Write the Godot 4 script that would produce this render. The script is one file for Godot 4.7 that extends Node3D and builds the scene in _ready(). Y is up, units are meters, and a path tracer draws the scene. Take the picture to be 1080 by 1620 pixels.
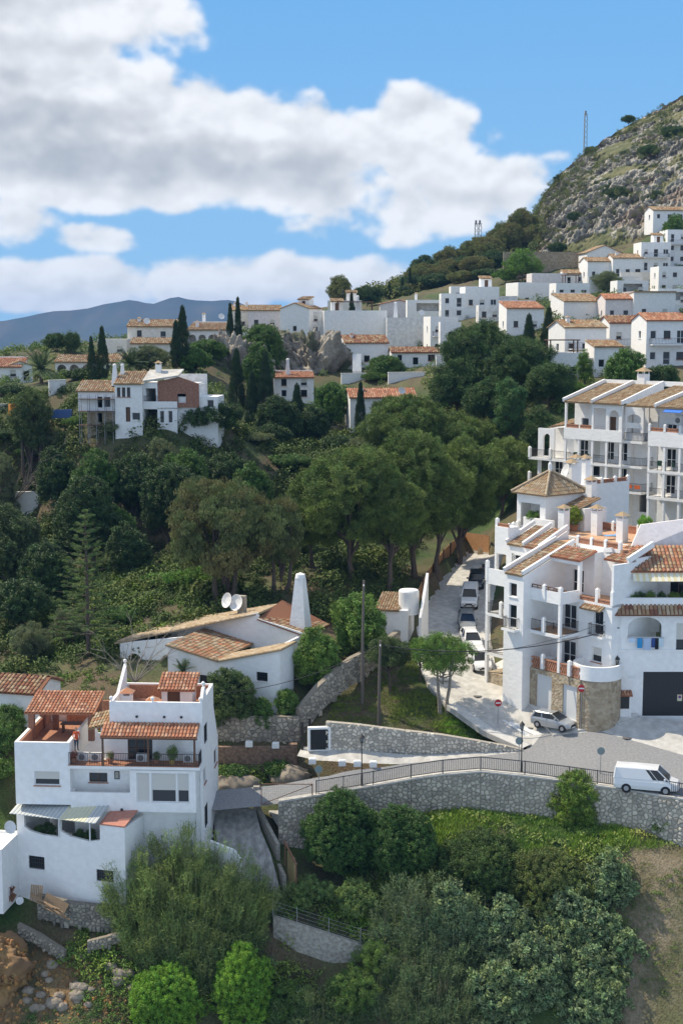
extends Node3D
# A white hillside village above a wooded ravine. y is up, metres; the viewpoint stands at (0, 36, 0) and looks along -z.
# at(u, v, d): the place in the world that a sight line through (u, v) of a 1080 x 1620 picture meets at depth d; used to measure the place, every thing has a depth and a size of its own.
const FOCAL := 2250.0
const PITCH := 0.1309
const EYE := 36.0
var rng := RandomNumberGenerator.new()
var used := {}
var mats := {}

func at(u: float, v: float, d: float) -> Vector3:
	var x := (u - 540.0) / FOCAL
	var y := (810.0 - v) / FOCAL
	var up := y * cos(PITCH) - sin(PITCH)
	var fw := cos(PITCH) + y * sin(PITCH)
	return Vector3(x * d / fw, EYE + up * d / fw, -d)

func lev(u: float, v: float, h: float) -> Vector3:
	var y := (810.0 - v) / FOCAL
	var up := y * cos(PITCH) - sin(PITCH)
	var fw := cos(PITCH) + y * sin(PITCH)
	return at(u, v, (h - EYE) * fw / up)

func flat(p: Vector3) -> Vector2:
	return Vector2(p.x, p.z)

# ---------------------------------------------------------------- nodes
func numbered(called: String) -> String:
	var k: int = used.get(called, -1) + 1
	used[called] = k
	return called if k == 0 else "%s_%03d" % [called, k]

func tag(o: Node, label: String, category: String, group := "", kind := "") -> Node:
	if label: o.set_meta("label", label)
	if category: o.set_meta("category", category)
	if group: o.set_meta("group", group)
	if kind or category: o.set_meta("kind", kind if kind else "thing")
	return o

func thing(called: String, label: String, category: String, pos := Vector3.ZERO, turn := 0.0, group := "") -> Node3D:
	var o := Node3D.new()
	o.name = numbered(called)
	add_child(o)
	o.position = pos
	o.rotation.y = turn
	tag(o, label, category, group)
	return o

func part(parent: Node, called: String, m: Mesh, mat: Material, pos := Vector3.ZERO, turn := 0.0) -> MeshInstance3D:
	var o := MeshInstance3D.new()
	o.name = numbered(called) if parent == self else called
	o.mesh = m
	o.material_override = mat
	parent.add_child(o, true)
	o.position = pos
	o.rotation.y = turn
	return o

func structure(called: String, m: Mesh, mat: Material) -> MeshInstance3D:
	var o := part(self, called, m, mat)
	o.set_meta("kind", "structure")
	return o

func copy_of(o: Node3D, pos: Vector3, turn: float, label: String, group := "") -> Node3D:
	var c: Node3D = o.duplicate()
	var base := String(o.name)
	c.name = numbered(base.left(-4) if base.length() > 4 and base.right(4).begins_with("_") else base)
	add_child(c)
	c.position = pos
	c.rotation.y = turn
	c.set_meta("label", label)
	if group: c.set_meta("group", group)
	return c

# ---------------------------------------------------------------- mesh building; faces are given counter-clockwise as seen from outside
class MB:
	var v := PackedVector3Array()
	var n := PackedVector3Array()
	var c := PackedColorArray()
	func tri(a: Vector3, b: Vector3, d: Vector3, col := Color.WHITE) -> void:
		var nn := (b - a).cross(d - a).normalized()
		v.push_back(a); v.push_back(d); v.push_back(b)
		n.push_back(nn); n.push_back(nn); n.push_back(nn)
		c.push_back(col); c.push_back(col); c.push_back(col)
	func trin(a: Vector3, b: Vector3, d: Vector3, na: Vector3, nb: Vector3, nd: Vector3, col := Color.WHITE) -> void:
		v.push_back(a); v.push_back(d); v.push_back(b)
		n.push_back(na); n.push_back(nd); n.push_back(nb)
		c.push_back(col); c.push_back(col); c.push_back(col)
	func quad(a: Vector3, b: Vector3, d: Vector3, e: Vector3, col := Color.WHITE) -> void:
		tri(a, b, d, col); tri(a, d, e, col)
	func box(x0: float, y0: float, z0: float, x1: float, y1: float, z1: float, col := Color.WHITE) -> void:
		obox(Transform3D(Basis(), Vector3((x0 + x1) / 2, (y0 + y1) / 2, (z0 + z1) / 2)), Vector3(absf(x1 - x0), absf(y1 - y0), absf(z1 - z0)), col)
	func obox(t: Transform3D, s: Vector3, col := Color.WHITE) -> void:
		var h := s / 2
		var p := []
		for k in 8: p.push_back(t * Vector3(h.x if k & 1 else -h.x, h.y if k & 2 else -h.y, h.z if k & 4 else -h.z))
		for f in [[0, 2, 3, 1], [4, 5, 7, 6], [0, 4, 6, 2], [1, 3, 7, 5], [2, 6, 7, 3], [0, 1, 5, 4]]:
			quad(p[f[0]], p[f[1]], p[f[2]], p[f[3]], col)
	# a bar between two points with a rectangular section
	func bar(a: Vector3, b: Vector3, w: float, h := 0.0, col := Color.WHITE) -> void:
		var dir := b - a
		var z := dir.normalized()
		var x := Vector3.UP.cross(z)
		x = Vector3.RIGHT if x.length() < 0.01 else x.normalized()
		obox(Transform3D(Basis(x, z.cross(x), z), (a + b) / 2), Vector3(w, h if h > 0.0 else w, dir.length()), col)
	# a round tube along points with radii
	func tube(pts: Array, radii: Array, sides := 6, col := Color.WHITE, caps := true) -> void:
		var rings := []
		var nors := []
		for i in pts.size():
			var dir: Vector3 = (pts[mini(i + 1, pts.size() - 1)] - pts[maxi(i - 1, 0)]).normalized()
			var x := dir.cross(Vector3(0.31, 0.2, 0.93)).normalized()
			var y := dir.cross(x)
			var ring := []
			var nor := []
			for k in sides:
				var a := TAU * k / sides
				var o := x * cos(a) + y * sin(a)
				ring.push_back(pts[i] + o * float(radii[i]))
				nor.push_back(o)
			rings.push_back(ring); nors.push_back(nor)
		for i in pts.size() - 1:
			for k in sides:
				var j := (k + 1) % sides
				trin(rings[i][k], rings[i][j], rings[i + 1][j], nors[i][k], nors[i][j], nors[i + 1][j], col)
				trin(rings[i][k], rings[i + 1][j], rings[i + 1][k], nors[i][k], nors[i + 1][j], nors[i + 1][k], col)
		if caps:
			for k in sides:
				var j := (k + 1) % sides
				tri(pts[0], rings[0][j], rings[0][k], col)
				tri(pts[-1], rings[-1][k], rings[-1][j], col)
	# turned about the y axis: profile of Vector2(radius, height) from the bottom up
	func lathe(o: Vector3, prof: Array, sides := 12, col := Color.WHITE) -> void:
		for i in prof.size() - 1:
			var p: Vector2 = prof[i]
			var q: Vector2 = prof[i + 1]
			for k in sides:
				var a := TAU * k / sides
				var b := TAU * (k + 1) / sides
				var va := Vector3(cos(a), 0, -sin(a))
				var vb := Vector3(cos(b), 0, -sin(b))
				var nn := Vector3(q.y - p.y, p.x - q.x, 0).normalized()
				var na := va * nn.x + Vector3.UP * nn.y
				var nb := vb * nn.x + Vector3.UP * nn.y
				var p0 := o + va * p.x + Vector3.UP * p.y
				var p1 := o + vb * p.x + Vector3.UP * p.y
				var q0 := o + va * q.x + Vector3.UP * q.y
				var q1 := o + vb * q.x + Vector3.UP * q.y
				if p.x > 0.0001: trin(p0, p1, q1, na, nb, nb, col)
				if q.x > 0.0001: trin(p0, q1, q0, na, nb, na, col)
	# a flat polygon (points in order) pushed along an offset: closed prism
	func prism(poly: Array, off: Vector3, col := Color.WHITE) -> void:
		var k := poly.size()
		var nn := Vector3.ZERO
		for i in k: nn += (poly[i] - poly[0]).cross(poly[(i + 1) % k] - poly[0])
		if nn.dot(off) > 0.0:
			poly = poly.duplicate(); poly.reverse(); nn = -nn
		nn = nn.normalized()
		var ax: Vector3 = (poly[1] - poly[0]).normalized()
		var ay := nn.cross(ax)
		var flat2 := PackedVector2Array()
		for p in poly: flat2.push_back(Vector2((p - poly[0]).dot(ax), (p - poly[0]).dot(ay)))
		var t := Geometry2D.triangulate_polygon(flat2)
		for i in range(0, t.size(), 3):
			var a: Vector3 = poly[t[i]]
			var b: Vector3 = poly[t[i + 1]]
			var d: Vector3 = poly[t[i + 2]]
			if (b - a).cross(d - a).dot(nn) < 0.0:
				var s := b; b = d; d = s
			tri(a, b, d, col)
			tri(a + off, d + off, b + off, col)
		for i in k:
			var a: Vector3 = poly[i]
			var b: Vector3 = poly[(i + 1) % k]
			quad(b, a, a + off, b + off, col)
	func mesh() -> ArrayMesh:
		var m := ArrayMesh.new()
		if v.is_empty(): return m
		var arr := []
		arr.resize(Mesh.ARRAY_MAX)
		arr[Mesh.ARRAY_VERTEX] = v
		arr[Mesh.ARRAY_NORMAL] = n
		arr[Mesh.ARRAY_COLOR] = c
		m.add_surface_from_arrays(Mesh.PRIMITIVE_TRIANGLES, arr)
		return m

# ---------------------------------------------------------------- materials; colours are linear base colours
func lin(r: float, g: float, b: float) -> Color:
	return Color(r, g, b).linear_to_srgb()

func noise_tex(freq: float, lo: Color, hi: Color, size := 256, oct := 5, mid := 0.5) -> NoiseTexture2D:
	var f := FastNoiseLite.new()
	f.noise_type = FastNoiseLite.TYPE_SIMPLEX_SMOOTH
	f.frequency = freq
	f.fractal_octaves = oct
	f.seed = int(freq * 10000.0) + oct
	var g := Gradient.new()
	g.set_color(0, lo)
	g.set_color(1, hi)
	g.set_offset(0, maxf(0.0, mid - 0.32))
	g.set_offset(1, minf(1.0, mid + 0.32))
	var t := NoiseTexture2D.new()
	t.width = size
	t.height = size
	t.seamless = true
	t.noise = f
	t.color_ramp = g
	return t

func bump_tex(freq: float, strength: float, size := 256) -> NoiseTexture2D:
	var t := noise_tex(freq, Color.BLACK, Color.WHITE, size)
	t.color_ramp = null
	t.as_normal_map = true
	t.bump_strength = strength
	return t

# plain or mottled matt material: colour a to b over patches of 1/scale metres
func mat(key: String, a: Color, b = null, scale := 0.3, rough := 0.9, bump := 0.0, world := false, freq := 0.02) -> StandardMaterial3D:
	if mats.has(key): return mats[key]
	var m := StandardMaterial3D.new()
	m.resource_name = key
	m.roughness = rough
	if b == null:
		m.albedo_color = a
	else:
		m.albedo_texture = noise_tex(freq, a, b)
		m.uv1_triplanar = true
		m.uv1_world_triplanar = world
		m.uv1_scale = Vector3.ONE * scale
	if bump > 0.0:
		m.normal_enabled = true
		m.normal_texture = bump_tex(0.06, 6.0)
		m.normal_scale = bump
		m.uv1_triplanar = true
		m.uv1_world_triplanar = world
		m.uv1_scale = Vector3.ONE * scale
	mats[key] = m
	return m

func vmat(key: String, rough := 0.9, backlight := Color.BLACK, tex: Texture2D = null, scale := 0.5) -> StandardMaterial3D:
	if mats.has(key): return mats[key]
	var m := StandardMaterial3D.new()
	m.resource_name = key
	m.vertex_color_use_as_albedo = true
	m.roughness = rough
	if backlight != Color.BLACK:
		m.backlight_enabled = true
		m.backlight = backlight
		m.cull_mode = BaseMaterial3D.CULL_DISABLED
	if tex:
		m.albedo_texture = tex
		m.uv1_triplanar = true
		m.uv1_world_triplanar = true
		m.uv1_scale = Vector3.ONE * scale
	mats[key] = m
	return m

func rnd(a: float, b: float) -> float:
	return rng.randf_range(a, b)

# ---------------------------------------------------------------- sky
var cn := FastNoiseLite.new()
var cn2 := FastNoiseLite.new()
# cloud banks: azimuth and elevation of the centre, half sizes (all in 1/39 degrees), weight
const BANKS := [
	[-540, 470, 300, 120, 1.15], [-480, 330, 250, 95, 1.2], [-250, 290, 250, 78, 1.25], [-40, 275, 160, 70, 1.1], [110, 285, 95, 70, 1.15], [-330, 235, 260, 60, 1.1], [-60, 215, 200, 45, 0.95],
	[140, 190, 200, 55, 0.9], [230, 200, 110, 60, 0.8], [60, 150, 160, 36, 0.6], [-380, 130, 120, 24, 0.65], [-520, 150, 90, 45, 0.8], [-440, 60, 170, 48, 1.1], [-170, 70, 190, 46, 1.0], [20, 60, 160, 50, 0.75], [250, 290, 50, 22, 0.5], [330, 250, 30, 16, 0.35],
	[-180, 505, 70, 22, 0.75], [0, 508, 60, 18, 0.7], [-540, 200, 60, 30, 0.5]]
const GREYS := [[-560, 440, 160, 60, 0.5], [-560, 290, 260, 55, 0.8], [-330, 245, 230, 42, 0.85], [-70, 232, 140, 42, 0.8], [40, 245, 70, 30, 0.3], [-480, 380, 140, 50, 0.35], [-380, 205, 170, 30, 0.4], [60, 190, 180, 40, 0.25], [-100, 30, 300, 30, 0.3]]

func lobes(list: Array, a: float, e: float) -> float:
	var s := 0.0
	for b in list:
		var q := Vector2((a - b[0]) / b[2], (e - b[1]) / b[3]).length_squared()
		if q < 4.0: s = maxf(s, b[4] * (1.0 - q * 0.55)) + 0.12 * b[4] * maxf(0.0, 1.0 - q)
	return s

func sky_color(az: float, el: float) -> Color:
	var e := maxf(el, 0.0)
	var t := clampf(pow(e / 30.0, 0.42), 0.0, 1.0)
	var blue := Color(0.44, 0.72, 0.94).lerp(Color(0.075, 0.35, 0.82), t)
	blue = blue.lerp(Color(0.05, 0.22, 0.64), clampf((e - 25.0) / 65.0, 0.0, 1.0))
	var a := az * 39.27
	var h := e * 39.27
	var dir := Vector3(sin(deg_to_rad(az)) * cos(deg_to_rad(el)), sin(deg_to_rad(el)) * 1.5, -cos(deg_to_rad(az)) * cos(deg_to_rad(el))) * 57.3 * 39.27
	var f := cn.get_noise_3dv(dir)
	var g := cn2.get_noise_3dv(dir)
	var edge := clampf((absf(az) - 15.0) / 5.0, 0.0, 1.0) if e < 15.0 else clampf((e - 13.5) / 5.0, 0.0, 1.0)
	if e < 15.0: edge = maxf(edge, clampf((e - 13.5) / 5.0, 0.0, 1.0))
	var cov := 0.0
	if edge < 1.0: cov = lobes(BANKS, a, h) * (1.0 - edge)
	if edge > 0.0: cov += edge * clampf(0.62 + 1.3 * cn2.get_noise_3dv(dir * 0.16), 0.0, 1.2)
	var den := smoothstep(0.40, 0.68, cov + 0.75 * f)
	if den <= 0.0: return blue
	var thick := clampf((cov + 0.75 * f - 0.45) * 1.3, 0.0, 1.0)
	var grey := lobes(GREYS, a, h) if edge < 1.0 else 0.0
	grey = lerpf(grey, 0.35 + 0.6 * cn2.get_noise_3dv(dir * 0.4), edge)
	var below := cn.get_noise_3dv(dir + Vector3(-9, 26, 0))
	var lit := 1.0 - 0.5 * clampf(grey + g * 0.5, 0.0, 1.0) * thick + 0.34 * clampf(f - below, -0.6, 0.5)
	lit = clampf(lit, 0.30, 1.06)
	var white := Color(0.93, 0.945, 0.97) * lit
	white = white.lerp(Color(0.58, 0.66, 0.78) * 1.0, clampf((1.0 - lit) * 0.7, 0.0, 0.6))
	white = white.lerp(Color(0.80, 0.87, 0.95), clampf(0.35 - e * 0.05, 0.0, 0.35))
	return blue.lerp(white, den * (0.93 if thick > 0.3 else 0.85))

func make_sky() -> ImageTexture:
	cn.noise_type = FastNoiseLite.TYPE_SIMPLEX_SMOOTH
	cn.frequency = 0.0062
	cn.fractal_octaves = 6
	cn.fractal_gain = 0.52
	cn.seed = 11
	cn2.noise_type = FastNoiseLite.TYPE_SIMPLEX_SMOOTH
	cn2.frequency = 0.011
	cn2.fractal_octaves = 4
	cn2.seed = 5
	var im := Image.create(512, 256, false, Image.FORMAT_RGBF)
	for y in 256:
		for x in 512:
			var az := 360.0 * (x + 0.5) / 512.0
			im.set_pixel(x, y, sky_color(az if az < 180.0 else az - 360.0, 90.0 - 180.0 * (y + 0.5) / 256.0))
	im.resize(4096, 2048, Image.INTERPOLATE_BILINEAR)
	for y in range(848, 1030):
		for k in range(-200, 200):
			im.set_pixel(posmod(k, 4096), y, sky_color(360.0 * (k + 0.5) / 4096.0, 90.0 - 180.0 * (y + 0.5) / 2048.0))
	return ImageTexture.create_from_image(im)

# ---------------------------------------------------------------- the lie of the land
class Surf:  # smooth surface through measured points
	var p: Array = []
	var w: Array = []
	var mean := 0.0
	var cc := 9.0
	func fit(pts: Array, c: float, soft: float) -> void:
		p = pts
		cc = c * c
		var k := p.size()
		for q in p: mean += q.z / k
		var m := []
		for i in k:
			var row := PackedFloat64Array()
			for j in k: row.push_back(sqrt((p[i].x - p[j].x) ** 2 + (p[i].y - p[j].y) ** 2 + cc))
			row[i] -= soft
			row.push_back(p[i].z - mean)
			m.push_back(row)
		for i in k:
			var b := i
			for j in range(i + 1, k):
				if absf(m[j][i]) > absf(m[b][i]): b = j
			var s: PackedFloat64Array = m[b]
			m[b] = m[i]
			m[i] = s
			var pi: PackedFloat64Array = m[i]
			for j in range(i + 1, k):
				var r: PackedFloat64Array = m[j]
				var f := r[i] / pi[i]
				if f != 0.0:
					for q in range(i, k + 1): r[q] -= f * pi[q]
				m[j] = r
		w.resize(k)
		for i in range(k - 1, -1, -1):
			var s: float = m[i][k]
			for j in range(i + 1, k): s -= m[i][j] * w[j]
			w[i] = s / m[i][i]
	func h(x: float, z: float) -> float:
		var s := mean
		for i in p.size():
			var q: Vector3 = p[i]
			s += w[i] * sqrt((x - q.x) * (x - q.x) + (z - q.y) * (z - q.y) + cc)
		return s

# picture place and depth of bare ground
const GROUND := [
	[600, 1276, 113], [690, 1267, 112.2], [760, 1260, 111.6], [900, 1273, 109.8], [1080, 1302, 106.4], [1250, 1340, 104], [850, 1296, 108.0], [1000, 1345, 103.8], [1000, 1290, 107.6], [700, 1290, 109.5], [520, 1330, 111],
	[560, 1400, 105], [700, 1400, 103.5], [850, 1400, 102.5], [1050, 1400, 101.3], [1200, 1400, 101], [620, 1475, 101.5], [800, 1500, 100.5], [1050, 1500, 98.5], [1060, 1620, 95], [800, 1620, 96.5], [600, 1600, 98], [400, 1600, 98.5], [300, 1620, 97], [100, 1620, 96.5], [0, 1600, 97.5],
	[450, 1452, 102.4], [520, 1475, 102], [445, 1578, 99.7], [540, 1590, 99.4], [490, 1605, 98.6], [120, 1447, 103], [30, 1430, 104], [200, 1457, 102.5], [330, 1420, 103.5], [370, 1284, 111.2], [385, 1345, 108], [400, 1400, 105.5], [420, 1440, 103.5], [450, 1284, 112], [0, 1480, 102], [-150, 1470, 103], [-150, 1620, 97], [150, 1330, 110], [250, 1330, 110], [200, 1520, 100], [100, 1520, 100.5],
	[435, 1222, 115.8], [370, 1225, 116], [400, 1178, 118.5], [460, 1180, 118.5], [400, 1122, 120], [450, 1108, 120.2], [250, 1088, 123], [110, 1095, 123], [0, 1110, 122], [60, 1150, 117], [0, 1200, 113], [300, 1265, 113.5], [-150, 1150, 120], [340, 1140, 119.5],
	[530, 1150, 119.6], [650, 1162, 119], [760, 1177, 118], [700, 1115, 122], [600, 1095, 124], [560, 1065, 127], [640, 1045, 131], [520, 1122, 122], [655, 985, 141], [640, 930, 150], [700, 880, 165], [760, 830, 178],
	[420, 960, 140], [330, 960, 140], [250, 950, 142], [150, 1000, 140], [60, 1030, 138], [0, 1000, 142], [150, 920, 160], [250, 890, 168], [240, 860, 176], [60, 930, 165], [0, 900, 172], [-150, 900, 172], [400, 905, 150], [480, 905, 148], [560, 920, 146], [620, 900, 152], [540, 1000, 134],
	[60, 850, 186], [-100, 850, 186], [60, 762, 192], [30, 700, 195], [-100, 700, 195], [110, 690, 188], [60, 650, 200], [250, 690, 184], [310, 640, 195], [200, 740, 182], [300, 760, 180], [400, 760, 185], [350, 680, 205], [420, 700, 208], [480, 690, 218], [540, 680, 228], [480, 650, 240], [560, 600, 255], [640, 622, 250], [700, 640, 230], [620, 700, 200], [700, 700, 190], [800, 690, 190], [880, 650, 190], [950, 600, 200], [1060, 600, 200], [1200, 590, 200],
	[840, 800, 170], [900, 825, 160], [1060, 825, 160], [1200, 825, 160], [950, 1033, 130], [1060, 1000, 135], [1200, 1000, 135],
	[420, 570, 268], [300, 560, 240], [250, 600, 215], [100, 602, 225], [0, 610, 220], [-150, 610, 220], [180, 570, 240], [60, 562, 260], [200, 545, 270], [330, 540, 265], [450, 530, 290], [560, 545, 290], [680, 560, 270], [720, 590, 240], [780, 560, 250], [850, 560, 240], [900, 572, 225], [850, 500, 280], [1000, 530, 250], [1080, 520, 255], [950, 470, 300], [1080, 460, 310], [760, 510, 300], [830, 470, 320], [700, 500, 330], [560, 492, 340], [440, 510, 320], [930, 430, 340], [1050, 420, 340], [870, 420, 380], [1000, 390, 380], [1100, 370, 380], [800, 410, 420], [700, 440, 420], [620, 470, 400], [500, 495, 400], [350, 515, 350], [200, 535, 320], [0, 562, 300], [-150, 570, 300], [800, 385, 460], [650, 445, 460], [1000, 360, 440], [1150, 340, 440], [400, 510, 420]]
const AFAR := [[-300, -40, 620], [-100, -40, 620], [100, 0, 650], [250, 20, 650], [400, 20, 600], [300, 60, 400], [-300, -20, 350], [-250, 10, 200], [-120, -5, 110], [150, 5, 110], [220, 30, 220], [-60, -30, 60], [60, -30, 60], [0, -30, 60]]
# picture place and height of the paving
const PAVED := [[777, 841, 10.5], [711, 907, 8.2], [740, 907, 8.2], [690, 976, 6.3], [750, 976, 6.3], [720, 1040, 4.8], [760, 1075, 4.0], [700, 1085, 3.9], [800, 1105, 3.4], [848, 1098, 4.0], [850, 1150, 1.9], [800, 1150, 1.9], [880, 1180, 1.2], [760, 1222, 0.6], [900, 1235, 0.45], [1000, 1240, 0.4], [1080, 1265, 0.2], [1040, 1137, 3.1], [1150, 1140, 3.0], [1080, 1185, 1.9], [970, 1145, 2.8], [905, 1130, 3.2], [640, 1212, 0.1], [590, 1240, -0.6], [440, 1262, -1.6], [350, 1262, -1.9], [260, 1262, -2.2], [380, 1275, -2.0], [820, 845, 10.5], [530, 1190, 0.75], [620, 1192, 0.8], [720, 1194, 0.8], [480, 1190, 0.75], [800, 820, 12.0], [850, 800, 14], [1150, 1280, 0.1], [560, 1207, 0.55]]
# outlines of the paved areas
const STREET := [[798, 826], [777, 841], [742, 874], [711, 907], [686, 944], [669, 976], [666, 1008], [673, 1045], [692, 1083], [724, 1114], [780, 1153], [839, 1180], [858, 1196], [930, 1218], [1000, 1232], [1140, 1262], [1140, 1150], [1010, 1133], [976, 1144], [929, 1146], [893, 1136], [858, 1119], [826, 1098], [802, 1083], [784, 1058], [775, 1010], [778, 960], [790, 900], [812, 860], [830, 830]]
const LANE := [[1140, 1200], [1080, 1195], [1015, 1176], [946, 1155], [911, 1148], [880, 1152], [855, 1163], [838, 1183], [815, 1191], [760, 1197], [690, 1203], [640, 1208], [590, 1216], [520, 1228], [440, 1242], [350, 1250], [250, 1252], [250, 1275], [345, 1282], [400, 1277], [440, 1272], [500, 1262], [590, 1247], [650, 1236], [700, 1229], [760, 1224], [830, 1231], [900, 1240], [1000, 1254], [1140, 1278]]
const DRIVE := [[846, 1184], [800, 1190], [700, 1193], [600, 1190], [530, 1187], [478, 1181], [470, 1196], [500, 1203], [560, 1208], [620, 1209], [690, 1203], [760, 1198], [815, 1193]]
var ground := Surf.new()
var paving := Surf.new()
var paved_zones: Array = []
var gx := PackedFloat64Array()
var gz := PackedFloat64Array()
var gh := PackedFloat64Array()
var dirt := FastNoiseLite.new()

func on_paving(u: float, v: float) -> Vector3:
	var h := 2.0
	var p := Vector3.ZERO
	for i in 14:
		p = lev(u, v, h)
		h = lerpf(h, paving.h(p.x, p.z), 0.7)
	return Vector3(p.x, paving.h(p.x, p.z), p.z)

func outline(list: Array, step := 1.5) -> PackedVector2Array:
	var out := PackedVector2Array()
	for i in list.size():
		var a := flat(on_paving(list[i][0], list[i][1]))
		var j: int = (i + 1) % list.size()
		var b := flat(on_paving(list[j][0], list[j][1]))
		var k := maxi(1, int(a.distance_to(b) / step))
		for q in k: out.push_back(a.lerp(b, float(q) / k))
	return out

func height(x: float, z: float) -> float:
	var g := ground.h(x, z) + dirt.get_noise_2d(x, z) * clampf((-z - 90.0) / 200.0, 0.22, 0.8)
	for q in paved_zones:
		if q[1].has_point(Vector2(x, z)):
			var p := Vector2(x, z)
			if Geometry2D.is_point_in_polygon(p, q[3]): return paving.h(x, z) - 0.12
			if Geometry2D.is_point_in_polygon(p, q[2]): g = minf(g, paving.h(x, z) - 0.12)
	return g

func cell(g: PackedFloat64Array, q: float) -> int:
	var i := g.bsearch(q) - 1
	return clampi(i, 0, g.size() - 2)

# height of the ground mesh
func H(x: float, z: float) -> float:
	var i := cell(gx, x)
	var j := cell(gz, -z)
	var fx := clampf((x - gx[i]) / (gx[i + 1] - gx[i]), 0, 1)
	var fz := clampf((-z - gz[j]) / (gz[j + 1] - gz[j]), 0, 1)
	var w := gx.size()
	return lerpf(lerpf(gh[j * w + i], gh[j * w + i + 1], fx), lerpf(gh[(j + 1) * w + i], gh[(j + 1) * w + i + 1], fx), fz)

# ground below the sight line (u) at depth d
func foot(u: float, d: float) -> Vector3:
	var x := (u - 540.0) / FOCAL * d * 1.0
	for i in 3:
		var p := Vector3(x, H(x, -d), -d)
		# the sight line's column depends a little on its height
		var y := (p.y - EYE) / d
		var fw := cos(PITCH) - (y + tan(PITCH)) / (1.0 - y * tan(PITCH)) * 0.0
		var t := (y * cos(PITCH) + sin(PITCH)) / (cos(PITCH) - y * sin(PITCH))
		x = (u - 540.0) / FOCAL * d / (cos(PITCH) + t * sin(PITCH)) if fw > 0.0 else x
	return Vector3(x, H(x, -d), -d)

func smooth_grid_mesh(w: int, hh: int, pts: PackedVector3Array, cols: PackedColorArray) -> ArrayMesh:
	var nor := PackedVector3Array()
	nor.resize(pts.size())
	var idx := PackedInt32Array()
	for j in hh:
		for i in w:
			var a := pts[j * w + mini(i + 1, w - 1)] - pts[j * w + maxi(i - 1, 0)]
			var b := pts[mini(j + 1, hh - 1) * w + i] - pts[maxi(j - 1, 0) * w + i]
			nor[j * w + i] = a.cross(b).normalized()
			if i < w - 1 and j < hh - 1:
				var q := j * w + i
				idx.append_array([q, q + w, q + w + 1, q, q + w + 1, q + 1])
	var arr := []
	arr.resize(Mesh.ARRAY_MAX)
	arr[Mesh.ARRAY_VERTEX] = pts
	arr[Mesh.ARRAY_NORMAL] = nor
	arr[Mesh.ARRAY_COLOR] = cols
	arr[Mesh.ARRAY_INDEX] = idx
	var m := ArrayMesh.new()
	m.add_surface_from_arrays(Mesh.PRIMITIVE_TRIANGLES, arr)
	return m

func paved(called: String, list: Array, lift: float, material: Material) -> MeshInstance3D:
	var poly := outline(list, 1.2)
	var mb := MB.new()
	# cut the sheet into squares so that it follows the slope
	var box := Rect2(poly[0], Vector2.ZERO)
	for p in poly: box = box.expand(p)
	var s := 1.0
	for i in range(floori(box.position.x / s), ceili(box.end.x / s)):
		for j in range(floori(box.position.y / s), ceili(box.end.y / s)):
			var sq := PackedVector2Array([Vector2(i, j) * s, Vector2(i + 1, j) * s, Vector2(i + 1, j + 1) * s, Vector2(i, j + 1) * s])
			for piece in Geometry2D.intersect_polygons(poly, sq):
				var t := Geometry2D.triangulate_polygon(piece)
				for k in range(0, t.size(), 3):
					var tr := []
					for q in 3:
						var p2: Vector2 = piece[t[k + q]]
						tr.push_back(Vector3(p2.x, paving.h(p2.x, p2.y) + lift, p2.y))
					if (tr[1] - tr[0]).cross(tr[2] - tr[0]).y < 0.0: tr.reverse()
					mb.tri(tr[0], tr[1], tr[2])
	return structure(called, mb.mesh(), material)

func make_ground() -> void:
	dirt.frequency = 0.12
	dirt.fractal_octaves = 4
	dirt.seed = 3
	var pts := []
	for q in HOUSES:
		var p := at(q[1], q[2] + 1.0, q[3])
		pts.push_back(Vector3(p.x, p.z, p.y))
	for q in GROUND:
		var p := at(q[0], q[1], q[2])
		var near := false
		for k in HOUSES.size():
			if Vector2(pts[k].x - p.x, pts[k].y - p.z).length() < 9.0: near = true
		if not near: pts.push_back(Vector3(p.x, p.z, p.y))
	for q in AFAR: pts.push_back(Vector3(q[0], -q[2], q[1]))
	ground.fit(pts, 3.0, 0.6)
	pts = []
	for q in PAVED:
		var p := lev(q[0], q[1], q[2])
		pts.push_back(Vector3(p.x, p.z, p.y))
	paving.fit(pts, 3.0, 0.3)
	for l in [STREET, LANE, DRIVE]:
		var poly := outline(l, 2.5)
		var box := Rect2(poly[0], Vector2.ZERO)
		for p in poly: box = box.expand(p)
		var wider := Geometry2D.offset_polygon(poly, 0.35)
		var inner := Geometry2D.offset_polygon(poly, -1.1)
		paved_zones.push_back([poly, box.grow(0.5), wider[0], inner[0] if inner.size() else PackedVector2Array()])
	var x := -230.0
	while x < 300.0:
		gx.push_back(x)
		x += 0.6 if absf(x) < 27.0 else minf(0.6 + (absf(x) - 27.0) * 0.06, 7.0) if x > 0.0 else minf(0.6 + maxf(0.0, absf(x) - 28.0) * 0.06, 7.0)
	var d := 70.0
	while d < 640.0:
		gz.push_back(d)
		d += 1.2 if d < 94.0 else 0.45 if d < 124.0 else minf(0.45 + (d - 124.0) * 0.02, 6.0)
	var w := gx.size()
	var vs := PackedVector3Array()
	var cs := PackedColorArray()
	for j in gz.size():
		for i in w:
			var h := height(gx[i], -gz[j])
			gh.push_back(h)
			vs.push_back(Vector3(gx[i], h, -gz[j]))
			cs.push_back(ground_color(gx[i], gz[j]))
	var m := vmat("earth and grass", 0.95, Color.BLACK, noise_tex(0.03, lin(0.55, 0.5, 0.42), Color.WHITE, 512, 6), 0.22)
	m.normal_enabled = true
	m.normal_texture = bump_tex(0.05, 8.0, 512)
	m.normal_scale = 1.2
	structure("ground", smooth_grid_mesh(w, gz.size(), vs, cs), m)

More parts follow.
